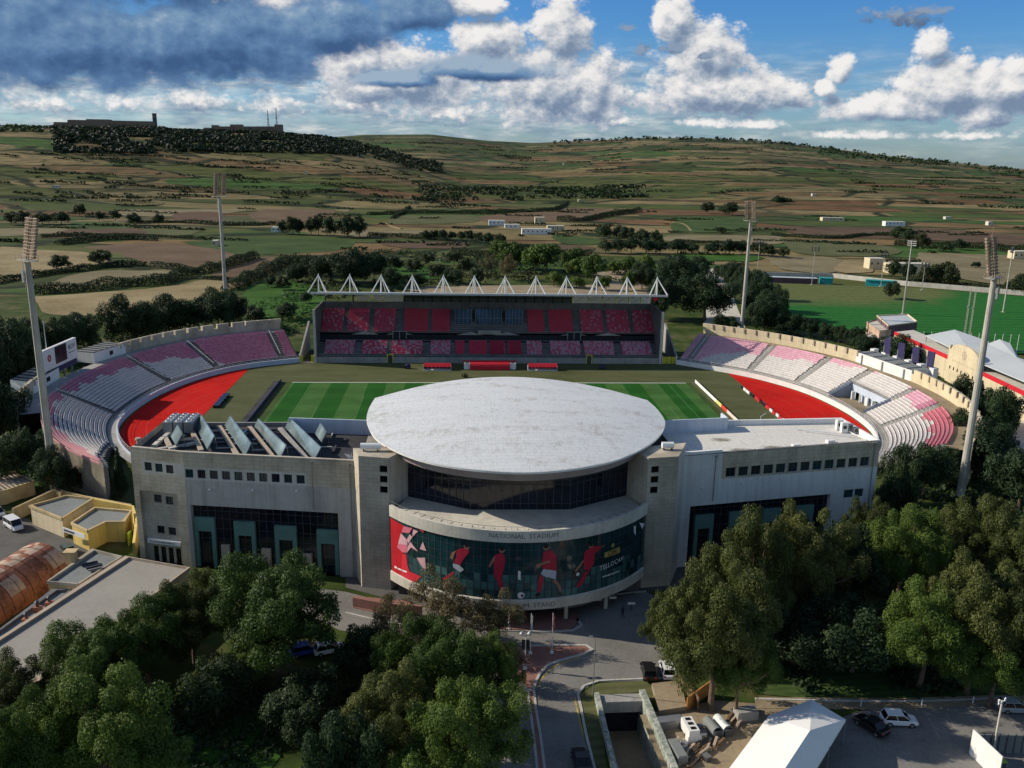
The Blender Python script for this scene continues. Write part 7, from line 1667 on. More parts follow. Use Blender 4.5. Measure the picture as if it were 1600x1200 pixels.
for px,pt,lab in ((431,168,'taller lattice radio mast on the hill crest'),(418,172,'shorter lattice radio mast on the hill crest')):
    a=hillpt(px,pt,2120); hh=a[3]-a[2]; t=thing('radio_mast',lab,'mast',(a[0],a[1],a[2])); q=MB()
    for s in range(3): c,s_=math.cos(s*2.1)*2.6,math.sin(s*2.1)*2.6; q.tube((c,s_,0),(c*.2,s_*.2,hh),.5,.3,n=4)
    z=0
    while z<hh-4: f=1-.8*z/hh; q.tube((2.6*f,0,z),(-1.3*f,2.2*f,z+4),.25,n=3); q.tube((-1.3*f,-2.2*f,z),(2.6*f,0,z+4),.25,n=3); z+=4
    q.build('lattice','steel_dark',t); q=MB(); q.tube((-1.6,0,hh*.62),(1.6,0,hh*.62),1.1,n=8); q.build('dish','steel',t)

for k,(px,py) in enumerate([(560,296),(905,318),(480,305),(90,312),(1270,318),(1480,342),(1545,352),(880,290)]):
    d=CAMR*(px-800)-CAMU*(py-600)-CAMB*1365.17; kk=-CAMP.z/d.z; x,y=CAMP.x+d.x*kk,CAMP.y+d.y*kk; w=R.uniform(4,8)
    fb(None,0,w,R.uniform(3,4.5),R.choice(('limestone_cream','concrete_pale')),'small flat roofed farm hut far out in the fields',pt=(x,y),z=HZ(x,y),name='farm_hut',d=6,grp='small farm huts far out in the fields')


# loose yard clutter
for k,(x,y) in enumerate([(15.9,-131.4),(16.9,-131.1),(17.4,-132.0),(15.1,-133.0),(18.4,-130.4),(22.3,-126.2),(23.1,-126.5),(17.8,-129.8),(16.1,-133.6),(19.5,-130.4),(15.1,-130.3)]):
    q=MB(); 
    for j in range(R.randint(3,6)): q.box((R.uniform(-.3,.3),R.uniform(-.3,.3),.08+j*.1),(R.uniform(1.2,2.8),R.uniform(.15,.3),.09),rz=R.uniform(-.2,.2)+.9,mi=j%2)
    o=q.build('timber_pile',['wood_fence','tan_panel']); o.location=(x,y,.04); tag(o,'pile of loose boards on the dirt of the yard','timber pile','piles of boards in the yard')
for k,(x,y,c) in enumerate([(18.3,-128.7,'white_paint'),(18.2,-127.6,'steel'),(23.1,-125.0,'steel_dark'),(25.7,-124.3,'concrete'),(15.6,-130.6,'white_paint'),(17.6,-132.9,'steel_dark')]):
    t=thing('yard_box',['small white box beside the white trailer','grey metal box between trailer and green container','black box under the olive tree at the yard edge','concrete block beside the tent corner','white box at the ramp wall foot','black box near the tent side'][k],'box',(x,y,.04),k*.4); q=MB(); q.box((0,0,.3),(.8,.6,.6)); q.build('body',c,t); q=MB(); q.box((0,0,.63),(.86,.66,.06)); q.build('lid','steel',t)
for k,(x,y) in enumerate([(30.7,-124.5),(39.4,-123.8),(47.0,-124.0),(53.7,-123.7)]):
    q=MB(); q.tube((0,0,0),(0,0,.9),.09,n=8); q.tube((0,0,.9),(0,0,.95),.1,.05,n=8); o=q.build('bollard','white_paint'); o.location=(x,y,.05); tag(o,'white bollard on the verge of the right car park','bollard','bollards along the right car park')
q=MB()
for k in range(9): x=45.9+k*2.5; q.quad((x,-125.0-5,.075),(x+.12,-125.0-5,.075),(x+.9,-125.0-.6,.075),(x+.78,-125.0-.6,.075))
mat('worn_white',(.30,.29,.27),.3,1.5,.8,5); o=q.build('parking_lines','worn_white'); tag(o,kind='structure')
seen={}
for o in COL.objects:
    if o.parent is None and o.get('label') and not o.get('group'): seen.setdefault(o['label'],[]).append(o.name)
print('DUPLABELS',{k:v for k,v in seen.items() if len(v)>1})

# ------------------------------------------------------------------ trees
def leaf_mesh(name,clumps,nleaf,size,mt,seed,up=.35,dropout=0.0,hollow=.55,asp=.66):
    """crown of many small leaf sprays gathered on lumpy clumps; unit crown: radius 1, height 1 (scaled per tree)"""
    rr=random.Random(seed); V_=[];F_=[]
    tot=sum(c[3]**2 for c in clumps)
    for cx,cy,cz,cr in clumps:
        n=int(nleaf*cr*cr/tot)
        for _ in range(n):
            u=rr.uniform(-1,1); 
            if u<-.35 and rr.random()<.5: u=-u
            a=rr.uniform(0,2*PI); s=math.sqrt(1-u*u); d=Vector((s*math.cos(a),s*math.sin(a),u))
            lump=1+.22*mnoise.noise(Vector((d.x*2.2+cx*5,d.y*2.2+cy*5,d.z*2.2+cz*5)))+.12*mnoise.noise(Vector((d.x*6+cx,d.y*6,d.z*6)))
            r=cr*lump*(1-(1-hollow)*rr.random()**2.2)*(1+abs(rr.gauss(0,.13)))
            p=Vector((cx,cy,cz))+Vector((d.x*r,d.y*r,d.z*r*.85*asp))
            nr=(d+Vector((rr.gauss(0,.55),rr.gauss(0,.55),rr.gauss(0,.55)+up))).normalized()
            t=nr.orthogonal().normalized(); t=(Matrix.Rotation(rr.uniform(0,6.28),3,nr)@t); w=nr.cross(t); L_=size*rr.uniform(.6,1.4); k=len(V_)
            V_+=[(p.x+e.x,p.y+e.y,p.z+e.z*asp) for e in (-t*L_-w*L_*.35,w*L_*.6,t*L_+w*L_*.1,-w*L_*.6)]; F_.append((k,k+1,k+2,k+3))
    me=bpy.data.meshes.new(name); me.from_pydata(V_,[],F_); me.materials.append(MATS[mt]); me.update(); return me
def crown_clumps(n,seed,flat=.6,spread=1.0,cr=(.20,.34)):
    rr=random.Random(seed); out=[]; tries=0
    while len(out)<n and tries<9000:
        tries+=1; a=rr.uniform(0,2*PI); u=rr.random()**.5*spread; zc=.5+.42*math.sqrt(max(0,1-u*u))*rr.uniform(-.45,1.0)
        ir=1+.28*math.sin(a*2+seed)+.14*math.sin(a*5+seed*2); c=(u*math.cos(a)*.80*ir,u*math.sin(a)*.80*ir,zc+.06*math.sin(a*3+seed),rr.uniform(*cr))
        if all((c[0]-o[0])**2+(c[1]-o[1])**2+(c[2]-o[2])**2>(.155)**2 for o in out): out.append(c)
    return out
def trunk_mesh(name,clumps,seed,r=.045,base_=0.0):
    rr=random.Random(seed); q=MB(); top=Vector((rr.uniform(-.06,.06),rr.uniform(-.06,.06),.34)); q.tube((0,0,-.02),tuple(top),r*1.25,r*.8,n=8)
    for c in clumps[:18]:
        e=Vector(c[:3]); mid=top.lerp(e,.5)+Vector((rr.uniform(-.05,.05),rr.uniform(-.05,.05),-.04)); q.tube(tuple(top),tuple(mid),r*.55,r*.36,n=5); q.tube(tuple(mid),tuple(e),r*.36,r*.12,n=4)
    me=bpy.data.meshes.new(name); me.from_pydata(q.v,[],q.f); me.materials.append(MATS['bark']); return me
KIND={}
def mk(key,n,nleaf,size,mt,seed,**k):
    cl=crown_clumps(n,seed,**{a:b for a,b in k.items() if a in('spread','cr')})
    KIND[key]=(leaf_mesh('crown',cl,nleaf,size,mt,seed,**{a:b for a,b in k.items() if a in('up','hollow','asp')}),trunk_mesh('trunk',cl,seed))
mk('big_a',84,74000,.0135,'leaf_green',1,cr=(.08,.19),hollow=.55); mk('big_b',76,68000,.014,'leaf_green',2,cr=(.08,.20),hollow=.55); mk('big_c',84,72000,.0135,'leaf_olive',3,cr=(.07,.18),hollow=.5); mk('big_d',76,68000,.014,'leaf_olive',4,cr=(.08,.19),hollow=.5)
mk('sparse',30,9000,.022,'leaf_dry',5,cr=(.14,.24)); mk('plum',22,7000,.03,'leaf_plum',6)
mk('dark_a',30,16000,.032,'leaf_dark',7); mk('dark_b',26,15000,.033,'leaf_dark',8,cr=(.2,.38))
mk('mid_a',22,3600,.062,'leaf_dark',9,cr=(.22,.4)); mk('mid_b',18,3200,.066,'leaf_green',10,cr=(.22,.4)); mk('mid_c',16,3000,.066,'leaf_scrub',11,cr=(.22,.4))
# columnar conifer
cl=[(.25*math.cos(k*2.4)*(1-k/26),.25*math.sin(k*2.4)*(1-k/26),.12+.8*k/24,.36*(1-k/30)) for k in range(24)]
KIND['conifer']=(leaf_mesh('crown',cl,14000,.035,'leaf_dark',12,up=.6,asp=.35),trunk_mesh('trunk',cl[:6],12))
TC=[0]
def tree(name,lab,x,y,h_,r,key,group=None,z=0,rr=random.Random(77)):
    t=thing(name,lab,'tree',(x,y,z),rr.uniform(0,6.28),group)
    t.scale=(r,r,h_); c,tr=KIND[key]
    for n_,me in (('trunk',tr),('crown',c)):
        o=bpy.data.objects.new(n_,me); COL.objects.link(o); o.parent=t
    TC[0]+=1; return t
NEAR=[(-32.9,-114.7,17.2,10.4,'big_a','round bright green tree in front of the green framed glass front'),(-44.1,-112.1,12.9,6.4,'big_c','brownish olive tree leaning over the end of the beige roof'),(-48.2,-117.0,12.7,6.5,'big_b','broad dark green tree beside the beige roof,second from its corner'),(-52.5,-122.6,13.0,6.9,'big_a','tall green tree at the middle edge of the beige roof'),(-58.5,-127.0,10.9,5.7,'big_c','olive tree against the beige roof near the left edge'),(-45.1,-137.6,16.2,7.7,'big_b','big green tree at the bottom left,in front of the olive tree'),(-52.5,-139.9,14.7,5.6,'big_a','green tree in the bottom left corner'),(-22.4,-117.8,8.0,3.7,'dark_a','small dark tree left of the central tree group'),(-15.8,-122.6,13.0,4.8,'big_b','green tree at the upper left of the central tree group'),(-11.2,-127.6,14.3,6.3,'big_a','bright green tree in the middle of the central tree group'),(-6.5,-124.2,11.5,4.0,'big_b','green tree at the road side of the central tree group'),(-17.5,-135.8,14.1,6.4,'big_c','olive green tree at the lower left of the central tree group'),(-9.7,-139.9,15.5,6.8,'big_a','largest green tree at the bottom of the central tree group'),(-21.2,-141.2,13.1,3.8,'dark_b','dark tree at the bottom edge left of the central group'),(-12.2,-108.5,11.1,5.4,'sparse','thin dry leaved tree standing before the left of the glass drum'),(-5.3,-109.0,8.6,3.9,'sparse','small thin dry leaved tree before the middle of the glass drum'),(-18.9,-111.4,9.8,3.4,'sparse','sparse shrubby tree before the left pylon foot'),(-4.0,-118.0,6.3,2.6,'plum','purple brown leaved small tree beside the traffic island'),(20.6,-123.9,19.5,7.7,'big_c','large olive tree overhanging the parked cars right of the plaza'),(29.5,-109.8,20.3,7.3,'big_d','olive tree hiding the left part of the right glass front'),(38.2,-105.8,18.9,7.2,'big_c','olive tree hiding the right part of the right glass front'),(18.1,-112.6,10.8,4.2,'big_d','small olive tree at the right end of the glass drum'),(23.3,-125.2,13.6,4.7,'big_b','green tree hanging low above the yard'),(46.2,-101.6,14.1,5.6,'dark_a','dark tree between the right olive trees'),(53.1,-93.8,15.3,5.3,'big_c','olive tree at the right end of the main building'),(56.3,-99.0,16.6,6.5,'big_b','green tree right of the main building end'),(64.9,-94.1,13.0,6.4,'big_c','olive tree below the right floodlight tower'),(72.0,-95.4,16.4,7.6,'big_d','broad olive tree right of the right floodlight tower'),(74.2,-102.4,17.4,6.1,'big_c','olive tree at the right edge of the picture'),(48.6,-120.2,15.2,6.8,'big_b','green tree in front of the right park,left one of the low group'),(54.0,-121.8,18.9,7.3,'big_c','olive tree in the middle of the right park group'),(59.4,-122.6,18.0,6.2,'big_d','olive tree at the right edge of the right park group'),(55.3,-124.5,11.4,5.7,'big_b','green low crowned tree above the silver car')]
for x,y,h_,r,k,lab in NEAR: tree('broadleaf_tree',lab,x,y,h_,r*.96,k)
# trees hidden in shade under the park, dark fill
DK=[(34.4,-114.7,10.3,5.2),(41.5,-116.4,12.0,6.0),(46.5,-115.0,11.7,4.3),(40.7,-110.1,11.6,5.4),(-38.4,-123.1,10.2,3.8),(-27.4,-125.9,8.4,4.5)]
# dark trees hugging the bowl
SIDE=[(-74.9,-52.9,11.1,2.4,'conifer','dark cypress wedged between the bowl and the left end of the main building'),(-75.5,-56.1,7.7,1.9,'conifer','shorter dark cypress beside the left end of the main building'),(-87.6,-52.7,9.7,3.6,'dark_a','dark tree behind the left floodlight tower'),(-96.0,-47.5,11.7,4.7,'dark_b','dark tree left of the left floodlight tower'),(-84.3,-51.1,5.6,2.0,'dark_b','dark tree below the bowl wall,right of the left floodlight tower'),(-110.5,-23.8,14.8,5.6,'dark_a','dark tree at the left picture edge below the kiosk'),(-128.5,6.9,21.6,7.9,'dark_b','dark tree at the left picture edge beside the scoreboard'),(-127.3,17.9,20.4,6.6,'dark_a','tallest dark tree behind the left kiosk'),(-139.6,32.9,20.2,6.3,'dark_a','tall dark tree at the left picture edge behind the kiosks'),(-130.5,32.9,17.5,4.9,'dark_b','dark tree right behind the scoreboard flagpoles'),(75.5,-60.3,11.9,3.6,'dark_a','dark tree at the right end of the main building,beside its wall'),(82.4,-57.1,12.1,4.5,'dark_b','dark tree below the pink end of the right bowl'),(90.9,-50.2,8.4,3.9,'dark_a','dark tree left of the right floodlight tower foot'),(64.5,-80.2,14.1,3.4,'dark_b','dark tree low against the right end wall'),(102.0,-46.6,12.8,6.7,'dark_a','dark tree right of the right floodlight tower shaft'),(98.0,-63.9,13.0,6.4,'dark_b','dark tree beside the lane at the right edge'),(117.9,-25.6,14.1,4.4,'dark_a','dark tree in front of the cream hall'),(114.4,-20.8,16.8,4.2,'conifer','tall cypress in front of the round topped gable'),(120.3,-4.9,12.0,4.1,'dark_a','dark tree behind the rim wall of the right bowl'),(124.7,-10.5,10.9,5.1,'dark_b','dark bushy tree between gable and lane'),(105.8,-30.1,10.8,3.9,'dark_b','dark tree behind the end of the right rim wall')]
for x,y,h_,r,k,lab in SIDE: tree('dark_tree' if k!='conifer' else 'cypress_tree',lab,x,y,h_,r,k)
# rows: (base px, base py, top py, half width) sampled along lines
ROWS=[[(-136.1,32.9,14.8,6.0),(-139.7,56.6,14.1,5.7),(-134.8,65.5,14.5,6.7),(-130.4,77.1,15.5,6.6),(-123.2,80.3,16.3,6.3),(-119.4,90.9,13.7,6.1),(-113.8,98.8,15.2,7.1),(-108.1,108.4,15.5,7.8),(-100.5,114.9,15.3,7.1),(-93.9,118.9,12.3,5.3),'dark_a','dark tree in the belt behind the left bowl','trees behind the left bowl'],[(-78.2,135.8,7.8,3.5),(-89.2,128.4,6.8,3.4),(-94.5,135.2,5.2,3.0),'mid_a','bushy tree between the left bowl and the green slope','trees left of the far stand'],[(-86.2,272.9,13.4,7.6),(-72.5,248.1,16.1,8.6),(-61.2,236.9,19.6,9.7),(-52.5,249.4,16.8,8.0),(-92.2,246.8,10.0,5.9),(-44.1,226.6,11.3,7.0),'dark_b','dark thicket tree on the slope behind the left of the far stand','thicket left behind the far stand'],[(79.5,141.4,16.1,8.2),(90.5,141.8,18.3,9.9),(99.6,193.0,21.3,9.4),(98.5,235.2,16.7,7.6),(85.8,223.1,16.3,6.0),(126.2,261.4,13.4,8.9),'dark_a','dense green tree beside the right end of the far stand','trees right of the far stand'],[(138.0,262.2,11.4,6.7),(131.8,225.8,14.2,6.9),(126.5,194.4,16.0,6.4),(121.2,166.9,16.4,6.6),(116.6,142.8,16.3,6.2),(113.9,125.4,15.6,6.4),(112.7,114.8,12.6,5.7),(115.9,112.3,9.3,4.7),(137.0,249.5,13.8,6.5),(121.0,142.9,15.0,5.7),(134.8,194.8,13.9,6.4),'dark_b','dark tamarisk in the row between the road and the training pitch','row between the road and the training pitch'],[(119.1,108.6,8.2,3.6),(123.3,105.0,7.9,3.6),(127.1,100.3,7.8,3.8),(130.0,95.7,7.5,3.5),(131.4,87.8,7.3,3.9),(133.7,82.4,6.5,3.4),(134.5,74.1,7.0,3.7),(134.3,64.3,7.5,3.6),(136.0,58.7,9.1,4.0),(139.5,70.2,5.4,3.2),(138.3,56.0,6.4,3.1),'dark_a','dark shrubby tree along the back of the right bowl wall','shrubs behind the right bowl wall'],[(90.6,114.1,7.6,4.1),(94.5,114.3,6.3,3.6),'dark_b','dark tree at the near end of the tree lined road','trees at the near end of the road'],[(-156.1,527.7,12.6,4.6),(-148.5,528.9,13.1,4.6),(-140.8,530.0,13.6,5.2),(-132.1,525.1,15.1,5.2),(-124.4,526.2,15.2,5.2),(-111.7,509.9,16.4,5.6),(-100.8,505.6,17.8,6.1),(-92.4,512.6,16.5,5.1),'mid_a','umbrella pine in the roadside row in the left fields','umbrella pines in the left fields'],[(-226.5,281.4,8.1,4.7),(-216.5,302.8,8.1,5.9),'mid_a','lone rounded tree between the brown fields at left','lone trees between the brown fields'],[(-303.5,600.5,10.2,5.4),(-282.2,604.2,11.4,4.9),(-393.6,704.4,12.7,5.3),(-401.1,583.4,12.1,6.1),(-388.6,585.6,13.2,6.1),(-379.7,602.3,11.3,5.7),(-364.2,605.1,10.2,5.8),(-347.4,649.2,9.0,4.5),(-336.3,651.3,9.0,4.5),'mid_a','dark tree in the belt along the left fields','tree belt along the left fields'],[(-34.6,497.4,7.1,3.1),(-28.4,498.2,8.2,3.6),(-21.2,493.5,9.1,3.6),(-14.0,494.5,7.6,3.6),(-6.8,489.9,8.1,3.6),(-0.3,479.8,9.0,4.1),(7.0,470.2,8.8,4.0),(14.1,460.7,9.7,4.0),(21.1,451.6,8.6,3.9),'mid_a','dark pine in the row before the farm cluster','pines before the farm cluster'],[(15.8,335.9,16.0,7.3),(24.3,310.5,18.3,8.6),(32.8,296.0,19.0,8.4),(44.2,296.9,17.6,7.7),(55.6,313.1,13.5,6.4),'mid_b','full green tree in the clump behind the middle of the far stand','clump behind the middle of the far stand'],[(9.4,274.4,12.2,5.1),(16.1,264.2,13.3,5.7),'sparse','dry brown leaved tree behind the stand masts','dry trees behind the stand masts'],[(56.9,277.9,11.6,5.2),(62.9,257.1,13.9,6.4),(76.4,284.9,9.2,5.3),(85.9,285.6,12.5,6.1),(89.8,258.9,14.7,5.8),(77.5,222.7,9.8,4.0),(62.6,221.8,8.8,4.0),(40.8,231.7,8.3,4.1),(52.0,227.8,7.2,4.0),'mid_b','green bush tree on the waste ground behind the right of the far stand','bush trees behind the right of the far stand'],[(111.5,511.1,12.1,5.5),(121.5,506.7,12.5,5.5),(130.2,496.5,12.4,5.4),(138.7,486.7,11.2,5.4),(144.6,466.4,11.9,5.3),(92.5,408.8,10.4,4.7),(101.1,405.4,10.8,5.2),(112.9,406.6,10.9,5.2),(124.7,407.8,10.0,5.3),(136.6,409.1,10.0,5.3),(148.6,410.4,10.1,5.3),(159.5,407.2,9.6,5.3),(171.5,408.4,9.6,5.3),(182.3,405.3,10.0,5.3),(194.4,406.5,9.1,5.3),(205.1,403.4,8.7,5.3),(210.3,391.4,8.1,4.8),(216.7,384.0,8.0,4.8),'mid_a','dark tree of the long plantation beyond the road','plantation beyond the road'],[(307.4,902.3,12.8,7.3),(324.1,880.4,15.7,8.1),(337.2,883.3,14.2,7.2),(499.8,1773.1,16.9,12.5),(-106.5,651.4,7.3,3.7),(251.2,1415.5,16.1,16.0),(-402.7,1599.5,14.9,8.9),(481.2,1129.8,15.4,9.3),(498.0,1134.3,13.6,9.3),(-1040.2,2128.2,36.2,17.9),(235.8,592.4,5.9,5.1),'mid_a','solitary dark tree in the far fields','solitary trees in the far fields'],[(385.1,566.5,12.6,7.8),(374.3,516.2,13.0,7.3),(370.8,488.1,10.9,7.0),(361.8,451.5,7.9,6.6),(364.3,437.6,8.3,6.5),(389.9,464.5,9.1,5.7),(248.3,256.6,12.5,6.1),(257.9,257.2,11.8,6.2),(247.6,269.5,11.0,5.5),(242.8,282.8,10.1,4.8),(259.3,249.8,9.9,4.5),(204.5,198.2,9.4,4.0),(326.5,335.3,4.1,4.1),(282.5,223.1,9.4,6.5),(286.8,219.0,10.6,6.5),(278.2,227.4,6.1,3.7),'mid_c','dusky tree beyond the training pitch','trees beyond the training pitch'],[(-45.2,290.0,8.4,5.9),(-33.6,276.7,9.3,6.5),(-22.2,251.5,9.5,6.1),(-34.5,227.1,7.1,5.2),(-15.3,239.8,8.3,5.4),(-4.9,278.9,9.0,5.8),(-0.2,240.8,8.4,4.7),(-10.3,323.6,7.8,4.7),(-58.7,319.4,7.7,5.4),(-66.8,288.3,7.3,5.1),(-29.8,321.9,7.4,4.7),(-41.1,186.1,5.3,3.5),(-77.1,175.3,5.7,3.4),(-95.5,212.7,6.2,3.7),(-97.1,246.5,6.7,4.6),(-103.8,222.9,6.4,3.1),'mid_c','scrubby bush tree on the overgrown slope behind the far stand','scrub trees behind the far stand'],[(-608.2,1252.2,16.0,9.2),(-591.0,1259.1,20.0,11.2),(-569.2,1267.9,20.2,11.4),(-564.5,1325.5,18.9,11.9),(-550.2,1361.1,16.1,12.3),(-531.3,1369.3,14.1,10.3),(-456.0,1433.3,13.5,8.8),(-378.8,1104.3,10.9,7.1),'mid_a','dark tree in the grove left of the white greenhouse','grove left of the white greenhouse']]
rw=random.Random(8)
key_grp=lambda g_:g_
for row in ROWS:
    key,lab,grp=row[-3:]
    for i,(x,y,h_,r) in enumerate(row[:-3]): tree('field_tree' if key.startswith('mid') else 'belt_tree',lab,x+rw.uniform(-.5,.5)*r,y+rw.uniform(-.6,.6)*r,max(h_,3.0)*rw.uniform(.85,1.12),r*(1.3 if key=='mid_a' else 1.05)*rw.uniform(.8,1.2),rw.choice({'mid_a':('mid_a','mid_a','mid_c'),'dark_a':('dark_a','dark_b'),'dark_b':('dark_a','dark_b'),'mid_b':('mid_b',),'mid_c':('mid_c','mid_a')}.get(key,(key,))),key_grp(grp))
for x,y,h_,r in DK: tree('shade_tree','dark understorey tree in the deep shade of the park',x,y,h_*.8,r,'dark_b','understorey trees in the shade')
print('trees',TC[0])
# hedgerows on field edges
def hedge(pts,lab,w=3.0,h_=2.4,mt='leaf_scrub',n_per=34,size=.38):
    c=resample([Vector((*p,0)) for p in pts],3.0); V_=[];F_=[]; rr=random.Random(len(pts)*13+int(pts[0][0]))
    for a,b_ in zip(c,c[1:]):
        nn=Vector((-(b_-a).y,(b_-a).x,0)).normalized(); hh=h_*(1+.5*mnoise.noise(a/14)); ww=w*(1+.5*mnoise.noise(a/11+Vector((5,5,5)))); L_=(b_-a).length
        for _ in range(int(n_per*L_/3)):
            t=rr.random(); ang=rr.uniform(0,PI); p=a.lerp(b_,t)+nn*(math.cos(ang)*ww/2)+Vector((0,0,math.sin(ang)*hh*rr.uniform(.7,1.1)))
            d=Vector((nn.x*math.cos(ang),nn.y*math.cos(ang),math.sin(ang)))+Vector((rr.gauss(0,.6),rr.gauss(0,.6),rr.gauss(0,.5))); d.normalize(); u=d.orthogonal().normalized(); v=d.cross(u); s=size*rr.uniform(.6,1.5); k=len(V_)
            V_+=[tuple(p-u*s),tuple(p+v*s*.7),tuple(p+u*s),tuple(p-v*s*.7)]; F_.append((k,k+1,k+2,k+3))
    me=bpy.data.meshes.new('hedgerow'); me.from_pydata(V_,[],F_); me.materials.append(MATS[mt]); o=bpy.data.objects.new('hedgerow',me); COL.objects.link(o); tag(o,lab,'hedge')
for pts,w,h_,lab in [
 ([(-240.1,225.6),(-230.6,256.7),(-216.6,285.0),(-204.7,304.0),(-190.5,305.2)],4,3,'long dark hedge below the straw field at left'),
 ([(-206.1,198.2),(-186.4,209.4),(-175.8,224.5),(-159.9,233.1),(-156.9,266.5),(-149.4,280.8),(-142.8,322.2),(-139.0,351.7)],7,4.5,'thick winding hedge between the brown and the pale fields at left'),
 ([(-288.9,418.1),(-275.7,452.4),(-253.4,464.1),(-235.4,457.7)],6,4,'dark hedge above the brown ploughed field at left'),
 ([(-187.1,302.4),(-168.3,288.9),(-156.3,280.3)],4,3,'short hedge in the fork of the brown fields'),
 ([(-144.0,252.7),(-129.2,247.0),(-118.8,245.3)],3,2,'low dark hedge left of the shrubby slope'),
 ([(-120.8,213.2),(-117.9,256.2),(-112.7,319.4),(-100.5,331.6)],9,5,'broad dark thicket edge climbing behind the left bowl'),
 ([(-407.3,861.5),(-370.6,894.6),(-387.4,1088.9)],5,3,'dark hedge along the olive fields, upper left'),
 ([(-666.9,1134.6),(-675.8,1303.6),(-688.8,1495.7)],8,4,'dark hedge below the brown field, upper left'),
 ([(-311.5,619.0),(-267.7,635.2),(-219.2,608.9),(-180.4,629.0)],5,3,'dark hedge below the striped orchards'),
 ([(-324.9,472.4),(-296.8,485.7),(-258.9,489.1),(-213.0,478.5)],4,2.5,'thin hedge under the small dark fields'),
 ([(-110.3,783.3),(-83.4,803.3),(-64.4,822.1),(-3.1,835.9),(47.6,862.8),(84.7,887.4),(119.3,947.3),(155.5,1122.5)],7,4,'long curved hedge above the big brown field behind the stand'),
 ([(-107.3,1141.1),(-33.1,1340.1),(19.0,1465.9),(91.4,1575.5)],6,3.5,'dark hedge across the far green strips'),
 ([(13.3,1128.5),(55.2,1203.2),(119.6,1298.8),(151.7,1130.9)],5,3,'hedge along the top of the dark green field'),
 ([(-83.7,513.8),(-38.9,502.5),(-18.0,488.4)],6,3.5,'dark hedge in front of the pine row'),
 ([(96.5,739.2),(123.7,734.7),(166.3,822.6),(224.2,919.9)],7,5,'dark hedge right of the big brown field'),
 ([(-79.5,724.5),(-72.3,935.5),(-75.3,790.8)],4,3,'short hedge by the winding track'),
 ([(276.1,577.7),(319.5,550.7),(376.3,587.4),(410.9,574.1)],5,3,'hedge between the road and the pale striped field'),
 ([(351.4,495.5),(383.6,486.7),(414.1,476.1),(454.9,455.4)],7,4.5,'dark hedge right of the pale striped field'),
 ([(237.4,258.6),(256.0,253.8),(268.8,243.8),(282.7,236.6)],4,3.2,'dark hedge along the pale boundary wall of the training ground'),
 ([(167.3,500.6),(187.1,493.7),(220.2,485.0)],4,2.5,'low hedge along the grey brown field'),
 ([(-14.7,387.0),(15.7,380.1),(40.9,425.3),(58.7,394.6),(82.3,386.8)],7,4,'ragged hedge along the waste ground behind the stand'),
 ([(132.9,346.8),(140.1,341.5),(154.6,342.8)],5,3,'hedge beyond the bright green field by the road'),
 ]: hedge(pts,lab,w,h_,n_per=int(70+w*22))
# rough scrub nobody could count: slope behind the stand, verges, park floor
def scrub(name,poly,n,hr,size,mt,z=0,seed=1,lv=16):
    rr=random.Random(seed); V_=[];F_=[]; xs_=[p[0] for p in poly]; ys_=[p[1] for p in poly]
    def ins(x,y):
        c=False; j=len(poly)-1
        for i in range(len(poly)):
            if (poly[i][1]>y)!=(poly[j][1]>y) and x<(poly[j][0]-poly[i][0])*(y-poly[i][1])/(poly[j][1]-poly[i][1])+poly[i][0]: c=not c
            j=i
        return c
    k_=0
    while k_<n:
        x,y=rr.uniform(min(xs_),max(xs_)),rr.uniform(min(ys_),max(ys_))
        if not ins(x,y): continue
        k_+=1
        if mnoise.noise(Vector((x/16,y/26,4)))<-.12: continue
        r=rr.uniform(*hr)
        for _ in range(lv):
            a=rr.uniform(0,6.28); u=rr.random(); s=math.sqrt(1-u*u); d=Vector((s*math.cos(a),s*math.sin(a),u)); p=Vector((x,y,z+HZ(x,y)))+Vector((d.x*r,d.y*r,d.z*r*.8)); nr=(d+Vector((rr.gauss(0,.5),rr.gauss(0,.5),rr.gauss(0,.5)))).normalized(); t=nr.orthogonal().normalized(); w=nr.cross(t); q=size*rr.uniform(.6,1.4); m_=len(V_)
            V_+=[tuple(p-t*q),tuple(p+w*q*.7),tuple(p+t*q),tuple(p-w*q*.7)]; F_.append((m_,m_+1,m_+2,m_+3))
    me=bpy.data.meshes.new(name); me.from_pydata(V_,[],F_); me.materials.append(MATS[mt]); o=bpy.data.objects.new(name,me); COL.objects.link(o)
    tag(o,None,None,None,'stuff'); return o
o=scrub('scrub_bushes',[(-125.0,365.9),(-53.0,406.0),(26.6,381.2),(125.9,352.8),(104.3,259.9),(11.5,241.5),(-40.2,215.9),(-67.1,184.8),(-89.9,183.7)],900,(1.2,3.4),.6,'leaf_scrub',seed=2); tag(o,'dark scrub covering the overgrown slope behind the far stand','scrub')
o=scrub('grassy_weeds',[(-105.5,182.9),(-78.2,220.1),(-65.5,136.2),(-72.1,115.7),(-89.6,109.0)],500,(.5,1.3),.4,'leaf_bright',seed=3); tag(o,'bright green weeds on the slope left of the far stand','weeds')
o=scrub('undergrowth',[(-167.1,65.0),(-90.7,135.3),(-68.6,109.6),(-106.0,66.0),(-116.7,33.0),(-92.9,-47.5),(-105.2,-47.3)],800,(.8,2.2),.5,'leaf_dark',seed=4); tag(o,'dark undergrowth behind and beside the left bowl','undergrowth')
o=scrub('undergrowth',[(119.0,115.0),(145.2,70.3),(142.5,20.3),(99.2,-63.9),(78.1,-102.5),(52.8,-97.9),(76.6,-50.0),(95.8,-42.7),(122.0,-4.9),(133.3,43.0)],900,(.8,2.2),.5,'leaf_dark',seed=5); tag(o,'dark undergrowth behind and beside the right bowl','undergrowth')
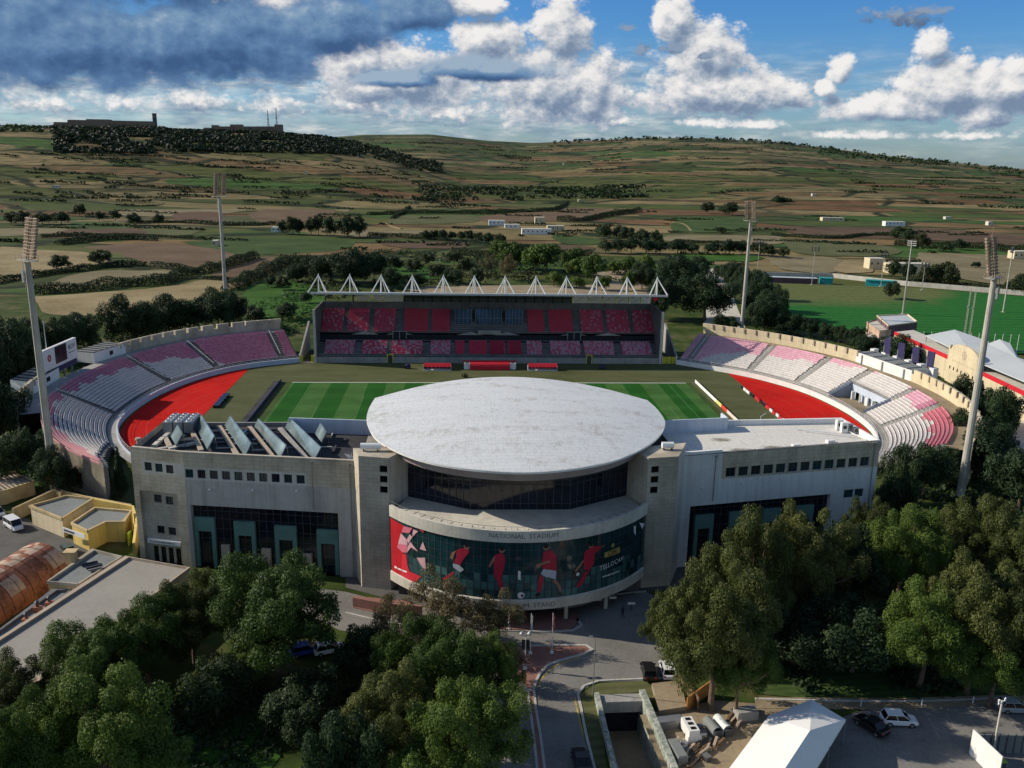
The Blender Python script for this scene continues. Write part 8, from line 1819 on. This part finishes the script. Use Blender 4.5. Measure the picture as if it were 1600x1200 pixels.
o=scrub('park_undergrowth',[(24.2,-108.0),(50.9,-99.8),(69.7,-109.4),(64.7,-122.1),(38.9,-122.2),(27.2,-120.8)],700,(.4,1.1),.28,'leaf_dark',seed=6); tag(o,'low dark plants on the shaded park floor at right','undergrowth')
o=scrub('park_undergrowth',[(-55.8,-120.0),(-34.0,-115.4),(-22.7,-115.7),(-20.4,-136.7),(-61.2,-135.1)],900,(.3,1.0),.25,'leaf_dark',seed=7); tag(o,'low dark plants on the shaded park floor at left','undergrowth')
# woods on the far hills
def hillwood(name,lab,pxs,d0,d1,n,hr,mt,seed,chain=1):
    rr=random.Random(seed); V_=[];F_=[]
    for _ in range(n):
        px=rr.uniform(*pxs); ds=rr.uniform(d0(px),d1(px)); a=hillpt(px,230,ds); x,y=a[0],a[1]
        if mnoise.noise(Vector((x/70,y/70,2)))<-.25: continue
        m__=rr.randint(1,chain) if chain>1 else 1; sl=rr.gauss(0,.12)
        for q_ in range(m__):
            r=rr.uniform(*hr); x+=r*1.7 if q_ else 0; y+=(sl*r*1.7 if q_ else 0); z=HZ(x,y)
            for _k in range(12):
                aa=rr.uniform(0,6.28); u=rr.uniform(-.2,1); s=math.sqrt(1-u*u); d=Vector((s*math.cos(aa),s*math.sin(aa),u)); p=Vector((x,y,z+r*.6))+Vector((d.x*r,d.y*r,d.z*r*.8)); nr=(d+Vector((rr.gauss(0,.4),rr.gauss(0,.4),rr.gauss(0,.4)))).normalized(); t=nr.orthogonal().normalized(); w=nr.cross(t); q=r*.55*rr.uniform(.7,1.4); m_=len(V_)
                V_+=[tuple(p-t*q),tuple(p+w*q*.8),tuple(p+t*q),tuple(p-w*q*.8)]; F_.append((m_,m_+1,m_+2,m_+3))
    me=bpy.data.meshes.new(name); me.from_pydata(V_,[],F_); me.materials.append(MATS[mt]); o=bpy.data.objects.new(name,me); COL.objects.link(o); tag(o,lab,'wood',None,'stuff')
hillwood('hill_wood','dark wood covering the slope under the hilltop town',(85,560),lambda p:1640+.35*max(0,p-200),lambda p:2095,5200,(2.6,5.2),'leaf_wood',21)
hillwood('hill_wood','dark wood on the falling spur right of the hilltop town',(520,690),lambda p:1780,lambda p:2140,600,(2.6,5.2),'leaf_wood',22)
hillwood('hill_trees','scattered dark trees along the hill crest at the far left',(-40,130),lambda p:1900,lambda p:2120,260,(2.5,5),'leaf_dark',23)
hillwood('ridge_trees','line of trees along the crest of the far right hill',(860,1330),lambda p:3180,lambda p:3320,260,(3,6),'leaf_dark',24)
hillwood('ridge_trees','line of trees along the low far ridge',(1280,1640),lambda p:2900,lambda p:3300,260,(3,6),'leaf_dark',25)
hillwood('slope_bushes','hedges and bushes on the terraced slopes of the far hills',(560,1640),lambda p:1500,lambda p:3100,150,(1.4,3.2),'leaf_scrub',26,22)
hillwood('slope_bushes','hedges and bushes on the slope below the hill wood',(-40,700),lambda p:1180,lambda p:1700,120,(1.3,2.8),'leaf_scrub',27,22)
hillwood('plain_hedges','low broken hedges across the far fields of the plain',(-60,1660),lambda p:620,lambda p:1180,110,(.8,1.8),'leaf_scrub',29,24)
hillwood('valley_scrub','dark scrub in the shallow valley between the hills',(640,1000),lambda p:1250+.5*(p-640),lambda p:1500+.6*(p-640),160,(2,5),'leaf_scrub',28,6)
